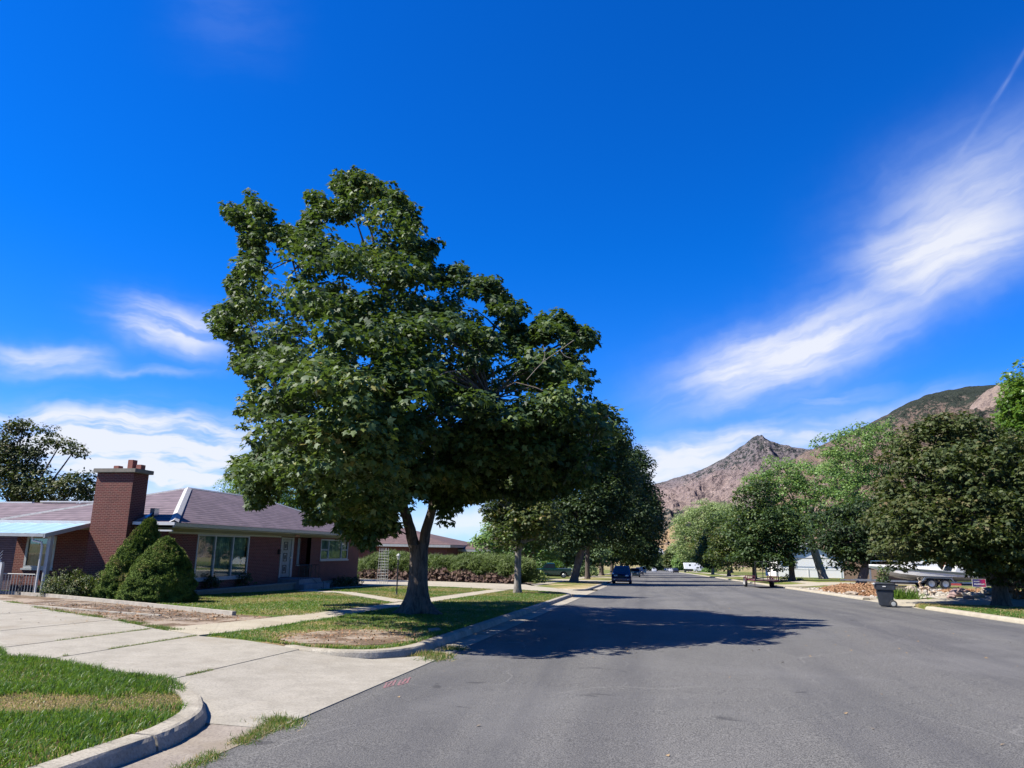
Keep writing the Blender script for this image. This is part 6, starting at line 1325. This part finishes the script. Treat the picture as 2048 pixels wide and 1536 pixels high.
    if detail:
        for sd in (-1, 1):
            MB().box(sd * (h - .42) - .17, sd * (h - .42) + .17, f - .012, f + .14, belt * .70, belt * .82).build('headlight', M['lampclear'], R, bevel=.02)
            MB().box(sd * (h - .18) - .10, sd * (h - .18) + .10, b - .12, b + .012, (bed or belt) * .68, (bed or belt) * .95).build('tail_light', M['lampred'], R, bevel=.01)
            MB().box(sd * (h + .10) - .10, sd * (h + .10) + .10, cab[0] + .22, cab[0] + .34, belt + .02, belt + .19).build('mirror', paintm, R, bevel=.03)
        if grille: 
            g = MB().box(-h + .62, h - .62, f - .015, f + .1, belt * .55, belt * .80)
            g.build('grille', M['black'], R, bevel=.02)
        MB().box(-h + .08, h - .08, f - .07, f + .15, .34, .34 + belt * .18).build('front_bumper', paintm if not bed else M['chrome'], R, bevel=.04)
        MB().box(-h + .08, h - .08, b - .15, b + .07, .40, .40 + belt * .16).build('rear_bumper', M['rubber'] if not bed else M['chrome'], R, bevel=.03)
        for sd in (-1, 1): MB().lathe([(.001, f - .075), (.06, f - .072), (.06, f - .02)], (0, 0, 0), 8, 'x') if False else MB().box(sd * (h - .32) - .06, sd * (h - .32) + .06, f - .085, f, .40, .47).build('fog_light', M['lampclear'], R)
    if rails:
        for sd in (-1, 1): MB().tube([(sd * (ht - .05), cab[1] + .3, zr_ + .04), (sd * (ht - .05), cab[1] + .4, zr_ + .09), (sd * (ht - .05), cab[2] - .4, zr_ + .09), (sd * (ht - .05), cab[2] - .3, zr_ + .04)], .018, 6).build('roof_rail', M['black'], R)
    if bed: MB().box(-h + .12, h - .12, cab[3] + .12, b - .1, bed - .02, bed + .012).build('bed_top_panel', M['rubber'], R)  # dark panel at rim level, standing in for the shaded inside of the bed
    return R
NAVY = paint('navy_paint', (.004, .014, .075), .22, .35, 1.0)
vehicle('parked_car', 'dark blue sport utility vehicle parked at the left kerb facing the camera, nearest car', (-2.75, 77.5), 0, 4.7, 1.92, 1.72, 1.05, (-1.05, 1.06), (-1.10, -.45, 1.9, 2.28), NAVY, 'cars parked at the left kerb', rails=True)
vehicle('parked_car', 'dark teal sedan parked second in line behind the blue sport utility vehicle', (-2.5, 132), 0, 4.8, 1.85, 1.48, .92, (-.95, .93), (-1.0, -.25, 1.2, 1.9), paint('teal_paint', (.015, .05, .06), .25, .3, 1), 'cars parked at the left kerb')
vehicle('parked_car', 'navy wagon parked third in line at the left kerb', (-2.3, 176), 0, 4.7, 1.9, 1.65, 1.0, (-1.05, 1.0), (-1.1, -.4, 1.8, 2.2), NAVY, 'cars parked at the left kerb')
vehicle('parked_car', 'white car just beyond the navy wagon at the left kerb', (-1.9, 225), 0, 5.2, 2.0, 1.85, 1.1, (-1.1, 1.1), (-1.1, -.5, 1.6, 2.3), paint('white_paint_car', (.75, .75, .75), .3), 'cars parked at the left kerb')
vehicle('moving_car', 'small white car out in the lane beyond the parked row', (1.8, 300), 0, 4.6, 1.8, 1.5, .95, (-.95, .95), (-1.0, -.3, 1.3, 1.9), paint('silver_white_paint', (.7, .72, .74), .3), None, detail=False)
FC = [(8.8, 262, 'black car nearest the camper, first in the far right row', (.02, .02, .025)), (8.9, 290, 'silver car second in the far right row', (.5, .5, .52)), (8.9, 325, 'white car third in the far right row', (.75, .75, .75)),
      (8.9, 370, 'grey car fourth in the far right row', (.25, .26, .28)), (8.9, 430, 'white car at the far end of the far right row', (.75, .75, .75))]
for x, y, lab, c in FC: vehicle('parked_car', lab, (x, y), 0, 4.6, 1.85, 1.5, .95, (-.95, .95), (-1.0, -.3, 1.4, 2.0), paint('far_car_paint', c, .3), 'cars parked in the far right row', detail=False)
# green pickup on the lawn drive, tail to the right
pk = vehicle('pickup_truck', 'dark green pickup truck with chrome bumper parked across the neighbouring drive', (-12.6, 96.5), 0, 5.4, 1.95, 1.80, 1.12, (-1.2, 1.13), (-1.25, -.55, .55, .72), paint('green_paint', (.006, .045, .038), .25, .3, 1), None, bed=1.18, wheel=.39, wb=3.4)
pk['category'] = 'pickup'; pk.rotation_euler = (0, 0, math.radians(-80)); pk.location.z = gz(-12.6, 96.5) + .12
# flatbed trailer at the right kerb
x, y = 9.55, 68.5; T = tag(empty('flatbed_trailer', (x, y, gz(x, y))), 'dark red tandem-axle flatbed trailer with tall ramp gate parked at the right kerb', 'trailer')
MRN = plain('maroon_paint', (.09, .012, .03), .45)
RT = MB()
for sx_ in (-.95, .95): RT.box(sx_ - .04, sx_ + .04, -3.2, 2.9, .55, .68).box(sx_ - .025, sx_ + .025, -3.2, 2.9, .93, .98)
for yy in (-3.2, -2.0, -.8, .4, 1.6, 2.85):
    for sx_ in (-.95, .95): RT.box(sx_ - .025, sx_ + .025, yy, yy + .06, .68, .93)
RT.box(-.95, .95, 2.82, 2.9, .55, .66).box(-.95, .95, -3.2, -3.12, .55, .66); RT.build('frame', MRN, T)
MB().box(-.90, .90, -3.1, 2.8, .60, .65).build('deck', plain('weathered_planks', (.36, .29, .25), .9, vary=.3, vscale=3), T)
for yy in (1.5, 2.3):
    for sd in (-1, 1):
        t = MB().lathe([(.2, sd * 1.02), (.33, sd * 1.02), (.35, sd * 1.06), (.35, sd * 1.20), (.33, sd * 1.24), (.2, sd * 1.23)], (0, yy, .35), 18, 'x').build('wheel', M['rubber'], T, smooth=True)
        MB().lathe([(.001, sd * 1.20), (.12, sd * 1.21), (.20, sd * 1.232)], (0, yy, .35), 12, 'x').build('rim', M['white'], t)
for sd in (-1, 1): MB().tube([(sd * 1.13, 1.05, .5), (sd * 1.13, 1.12, .76), (sd * 1.13, 1.5, .80), (sd * 1.13, 2.4, .80), (sd * 1.13, 2.72, .76), (sd * 1.13, 2.8, .5)], .06, 6).build('mudguard', MRN, T)
g = MB()
for k in range(4): g.bar((-.9 + k * .6, -3.22, .6), (-.9 + k * .6, -3.30, 2.15), .03)
for zz in (.7, 1.4, 2.12): g.bar((-.9, -3.24 - zz * .02, zz), (.9, -3.24 - zz * .02, zz), .025)
g.build('ramp_gate', M['black'], T)
MB().tube([(-.7, 2.85, .6), (0, 4.3, .55), (.7, 2.85, .6)], .05, 6).tube([(0, 4.2, .55), (0, 4.2, .05)], .035, 6).build('tongue', MRN, T)
T.rotation_euler = (-math.atan(GRADE), 0, 0)
# boat on its trailer, bow towards the street
bx0, bx1, by_ = 14.9, 21.3, 55.5; bz = gz(18, by_) + .12; bl = bx1 - bx0 + .2
Bt = tag(empty('motor_boat', (bx0, by_, bz)), 'white cabin motor boat with grey-green band and teal canopy standing on its trailer', 'boat')
st_ = [(0.0, .03, 1.36, 1.40, 1.42), (.35, .30, 1.15, 1.34, 1.40), (.9, .62, .86, 1.22, 1.37), (1.7, .93, .62, 1.06, 1.33), (2.8, 1.14, .50, .95, 1.28), (4.2, 1.2, .46, .92, 1.20), (5.6, 1.2, .46, .92, 1.10), (6.5, 1.14, .48, .92, 1.04)]
vs = []; m = 9
for (xx, hw_, zk, zc, zs) in st_:
    vs += [(xx, -hw_, zs), (xx, -hw_ * .99, (zc + zs) / 2), (xx, -hw_ * .95, zc - .12), (xx, -hw_ * .5, (zk + zc) / 2 - .1), (xx, 0, zk), (xx, hw_ * .5, (zk + zc) / 2 - .1), (xx, hw_ * .95, zc - .12), (xx, hw_ * .99, (zc + zs) / 2), (xx, hw_, zs)]
hl = MB().add(vs, [(i * m + k, (i + 1) * m + k, (i + 1) * m + k + 1, i * m + k + 1) for i in range(len(st_) - 1) for k in range(m - 1)] + [tuple(range((len(st_) - 1) * m, len(st_) * m))]); HULL = paint('boat_gelcoat', (.88, .87, .82), .3); hl.build('hull', HULL, Bt, smooth=True)
band = MB(); bv = []
for (xx, hw_, zk, zc, zs) in st_: bv += [(xx, -hw_ - .012, zs - .03), (xx, -hw_ * .99 - .014, zs - .17)]
band.add(bv, [(2 * i, 2 * i + 1, 2 * i + 3, 2 * i + 2) for i in range(len(st_) - 1)]); band.build('stripe', plain('green_grey_stripe', (.10, .12, .11), .4), Bt)
dk = MB(); dv = []
for (xx, hw_, zk, zc, zs) in st_[:6]: dv += [(xx, -hw_, zs + .01), (xx, -hw_ * .7, zs + .05 + .10 * min(xx / 2, 1)), (xx, 0, zs + .07 + .13 * min(xx / 2, 1)), (xx, hw_ * .7, zs + .05 + .10 * min(xx / 2, 1)), (xx, hw_, zs + .01)]
dk.add(dv, [(5 * i + k, 5 * i + k + 1, 5 * i + 5 + k + 1, 5 * i + 5 + k) for i in range(5) for k in range(4)]); dk.build('deck', HULL, Bt, smooth=True)
MB().prism([(1.5, 1.40), (2.1, 1.62), (3.3, 1.78), (4.2, 1.78), (4.3, 1.25), (1.5, 1.3)], -.72, .72, 'y').build('cabin', HULL, Bt, bevel=.04)
MB().box(2.6, 3.4, -.735, -.722, 1.50, 1.60).build('port_window', M['carglass'], Bt)
MB().prism([(3.5, 1.76), (4.0, 2.05), (4.08, 2.05), (4.0, 1.76)], -.75, .75, 'y').build('windscreen', M['carglass'], Bt)
MB().prism([(3.4, 1.8), (3.8, 2.06), (4.9, 2.10), (5.5, 1.9), (5.2, 1.75), (4.2, 1.8)], -.7, .7, 'y').build('canopy', plain('teal_canvas', (.01, .13, .17), .8), Bt, bevel=.04)
MB().prism([(5.0, 1.15), (5.3, 1.75), (5.9, 1.2), (6.5, 1.08), (6.5, 1.0), (5.0, 1.0)], -1.1, 1.1, 'y').build('engine_cover', paint('boat_white', (.78, .78, .76), .3), Bt, bevel=.03)
MB().box(6.5, 6.95, -.2, .2, .35, 1.0).box(6.6, 6.8, -.06, .06, .1, .4).build('outdrive', M['black'], Bt, bevel=.03)
MB().tube([(.15, 0, 1.72), (.6, -.5, 1.74), (1.6, -.9, 1.76)], .016, 5).tube([(.15, 0, 1.72), (.6, .5, 1.74), (1.6, .9, 1.76)], .016, 5).tube([(.15, 0, 1.4), (.15, 0, 1.72)], .016, 5).tube([(1.6, -.9, 1.38), (1.6, -.9, 1.76)], .016, 5).build('bow_rail', M['chrome'], Bt)
BT = tag(empty('boat_trailer', (bx0, by_, bz)), 'dark tandem boat trailer under the white motor boat', 'trailer')
MB().box(-.9, 6.4, -.75, -.65, .38, .48).box(-.9, 6.4, .65, .75, .38, .48).box(-1.9, -.85, -.05, .05, .38, .47).box(.5, .6, -.75, .75, .37, .44).box(5.4, 5.5, -.75, .75, .37, .44).box(.0, .1, -.06, .06, .45, 1.15).build('frame', M['metal'], BT)
for xx in (3.5, 4.35):
    for sd in (-1, 1):
        vsx = MB().lathe([(.2, -.09), (.32, -.1), (.34, -.06), (.34, .06), (.32, .1), (.2, .09)], (0, 0, 0), 16, 'x'); vsx.v = [(xx + b_, sd * 1.05 + a_, .34 + c_) for a_, b_, c_ in vsx.v]
        t = vsx.build('wheel', M['rubber'], BT, smooth=True)
        rx_ = MB().lathe([(.001, .08), (.12, .09), (.2, .1)], (0, 0, 0), 10, 'x'); rx_.v = [(xx + b_, sd * 1.05 + a_ * sd, .34 + c_) for a_, b_, c_ in rx_.v]; rx_.build('rim', M['metal'], t)
for sd in (-1, 1): MB().prism([(2.95, .5), (3.1, .74), (4.75, .74), (4.9, .5), (4.8, .5), (4.65, .69), (3.2, .69), (3.05, .5)], sd * 1.05 - .14, sd * 1.05 + .14, 'y').build('mudguard', plain('grey_blue_guard', (.10, .12, .15), .5), BT)
# trash bin
c_ = at(1772, 1210, 0.0); bx, by = c_[0], 35.2; p = aty(1772, 1210, by); bx = p[0]
BN = tag(empty('trash_bin', (bx, by, gz(bx, by) + .01), math.radians(-12)), 'dark grey wheeled trash bin with rolled rim standing at the right kerb', 'trash bin')
PL = plain('bin_plastic', (.028, .033, .042), .5, vary=.2)
def frus(mb, a, b_, z0, z1, c, d):
    mb.add([(-a, -b_, z0), (a, -b_, z0), (a, b_, z0), (-a, b_, z0), (-c, -d, z1), (c, -d, z1), (c, d, z1), (-c, d, z1)], [(0, 3, 2, 1), (4, 5, 6, 7), (0, 1, 5, 4), (1, 2, 6, 5), (2, 3, 7, 6), (3, 0, 4, 7)]); return mb
frus(MB(), .25, .27, .03, .70, .34, .36).build('body', PL, BN, bevel=.04)
frus(MB(), .38, .40, .70, .94, .41, .42).build('collar', PL, BN, bevel=.03)
frus(MB(), .44, .45, .945, 1.0, .36, .36).build('lid', plain('bin_lid', (.03, .034, .042), .45), BN, bevel=.03)
MB().tube([(.40, -.28, .90), (.50, -.28, .92), (.50, .28, .92), (.40, .28, .90)], .02, 8).build('handle', PL, BN, smooth=True)
MB().box(-.48, -.38, -.46, -.36, .93, 1.0).build('sticker', M['white'], BN, bevel=.02); MB().box(-.1, .02, -.432, -.424, .84, .88).build('sticker', M['white'], BN)
for sd in (-1, 1):
    wv = MB().lathe([(.001, -.04), (.10, -.045), (.14, -.04), (.15, -.02), (.15, .02), (.14, .04), (.10, .045), (.001, .04)], (0, 0, 0), 16, 'x'); wv.v = [(.27 + b_, sd * .34 + a_, .15 + cz) for a_, b_, cz in wv.v]
    t = wv.build('wheel', M['rubber'], BN, smooth=True)
    wv = MB().lathe([(.001, .05), (.07, .05), (.09, .046)], (0, 0, 0), 12, 'x'); wv.v = [(.27 + b_, sd * (.34 + a_), .15 + cz) for a_, b_, cz in wv.v]; wv.build('hub', M['iron_grey'], t)
# deer figures
def deer(name, lab, px, py, y, s, antl=True, lying=False, col=(.50, .38, .28)):
    p = aty(px, py, y); o = empty(name, (p[0], y, gz(p[0], y) + .11), math.radians(25)); tag(o, lab, 'deer figure', 'deer figures in the right yard'); m = MB()
    S_ = lambda a: [(x * s, yy * s, z * s) for x, yy, z in a]
    lz_ = -.28 if lying else 0
    m.tube(curve_pts(S_([(.42, 0, .62 + lz_), (.30, 0, .66 + lz_), (.0, 0, .64 + lz_), (-.28, 0, .66 + lz_), (-.36, 0, .72 + lz_)]), 3), [s * r_ for r_ in np.interp(np.linspace(0, 1, 13), [0, .12, .5, .8, 1], [.04, .13, .125, .16, .09])], 10)
    m.tube(curve_pts(S_([(-.26, 0, .70 + lz_), (-.38, 0, .88 + lz_), (-.42, 0, 1.05 + lz_)]), 3), [s * r_ for r_ in np.linspace(.11, .055, 7)], 8)
    m.tube(curve_pts(S_([(-.36, 0, 1.08 + lz_), (-.46, -.03, 1.07 + lz_), (-.60, -.06, 1.0 + lz_)]), 2), [s * r_ for r_ in (.06, .07, .055, .04, .03)], 8)
    for sd in (-1, 1): m.tube(S_([(-.38, sd * .05, 1.12 + lz_), (-.34, sd * .15, 1.17 + lz_)]), [.025 * s, .008 * s], 5)
    for xx in (-.26, .30):
        for sd in (-.08, .08):
            if lying: m.tube(S_([(xx, sd, .34), (xx - .12, sd * 1.6, .06), (xx + .1, sd * 1.8, .03)]), [.06 * s, .03 * s, .02 * s], 6)
            else: m.tube(S_([(xx, sd, .6), (xx + (.05 if xx > 0 else -.01), sd, .34), (xx + (-.01 if xx > 0 else 0), sd, .18), (xx, sd, 0)]), [.075 * s, .035 * s, .022 * s, .026 * s], 6)
    m.build('body', plain('figure_tan', col, .8, vary=.2, vscale=9), o, smooth=True)
    if antl:
        a = MB()
        for sd in (-1, 1):
            a.tube(curve_pts(S_([(-.38, sd * .04, 1.12), (-.36, sd * .16, 1.25), (-.40, sd * .20, 1.42)]), 3), .014 * s, 5); a.tube(S_([(-.365, sd * .14, 1.24), (-.46, sd * .18, 1.36)]), .011 * s, 5); a.tube(S_([(-.37, sd * .18, 1.32), (-.30, sd * .24, 1.44)]), .011 * s, 5)
        a.build('antlers', plain('antler_bone', (.55, .48, .40), .7), o, smooth=True)
deer('deer_figure', 'standing tan deer yard figure with pale antlers beside the iris clump', 1850, 1187, 43.5, .66)
deer('deer_figure', 'small lying fawn figure at the feet of the antlered deer', 1865, 1187, 43.2, .5, False, True, (.55, .43, .32))
# yard sign
p = aty(1958, 1166, 43.0); x, y, z = p[0], 43.0, p[2]
SG = tag(empty('yard_sign', (x, y, z)), 'small yard sign with white border, blue fading to magenta-red, on wire legs', 'sign')
sm_, snt, sb, _ = new_mat('sign_print'); SN = NT(snt); so_ = xyz(SN, SN.n('ShaderNodeTexCoord').outputs['Object']); snt.links.new(SN.mix(SN.sm(so_[0], -.08, .30), (.03, .03, .16), (.42, .02, .10)), sb.inputs['Base Color'])
MB().box(-.31, .31, -.006, .006, -.19, .19).build('panel', sm_, SG)
b_ = MB()
for q in [(-.325, .325, .19, .205), (-.325, .325, -.205, -.19), (-.325, -.31, -.19, .19), (.31, .325, -.19, .19)]: b_.box(q[0], q[1], -.008, .008, q[2], q[3])
b_.build('border', M['white'], SG)
lt = MB(); xx = -.24
random.seed(3)
while xx < .22:
    w_ = random.uniform(.02, .045); lt.box(xx, xx + w_, -.011, -.008, -.10, -.02 if random.random() < .8 else -.045); xx += w_ + .012
xx = -.24
while xx < .02: w_ = random.uniform(.012, .03); lt.box(xx, xx + w_, -.011, -.008, .05, .10); xx += w_ + .012
lt.build('lettering', plain('sign_lettering', (.55, .55, .65), .6), SG)
MB().bar((-.2, .0, -.75), (-.2, 0, .1), .006).bar((.2, .0, -.75), (.2, 0, .1), .006).build('wire_leg', M['metal'], SG)
# fifth-wheel camper and the truck under it
p = aty(1383, 1141, 292); x, y = p[0], 292.0; z = gz(x, y) + .1
CP = tag(empty('camper_trailer', (x, y, z)), 'white fifth-wheel camper parked off the right kerb far down the street', 'camper'); CW = plain('camper_white', (.9, .9, .88), .5, vary=.04)
MB().prism([(-2.6, .95), (-2.9, 3.15), (2.2, 3.2), (3.6, 2.2), (3.4, 1.75), (1.8, 1.7), (1.7, .95)], -2.2, 2.2, 'y').build('shell', CW, CP, bevel=.08)
MB().box(-1.0, -.3, -2.22, -2.20, 2.1, 2.7).build('window', M['carglass'], CP)
for xx in (-1.2, -.3): MB().lathe([(.001, -.1), (.36, -.1), (.38, 0), (.36, .1), (.001, .1)], (0, 0, 0), 12, 'x').build('wheel', M['rubber'], CP, smooth=True).matrix_local = Matrix.Translation((xx, -2.0, .4)) @ Matrix.Rotation(PI / 2, 4, 'Z')
vehicle('pickup_truck', 'white pickup truck under the nose of the white camper', (x + 3.2, y - 4), math.radians(90), 5.4, 1.95, 1.8, 1.12, (-1.2, 1.13), (-1.25, -.55, .55, .72), paint('white_truck_paint', (.72, .72, .72), .3), None, bed=1.18, wheel=.39, wb=3.4, detail=False)['category'] = 'pickup'
mb = frus(MB(), .3, .3, 0, 1.0, .38, .38); mb.v = [(a_ + 12.2, b_ + 268, c2 + gz(12.2, 268)) for a_, b_, c2 in mb.v]; tag(mb.build('trash_bin', PL), 'tiny black trash bin at the kerb before the white camper', 'trash bin')
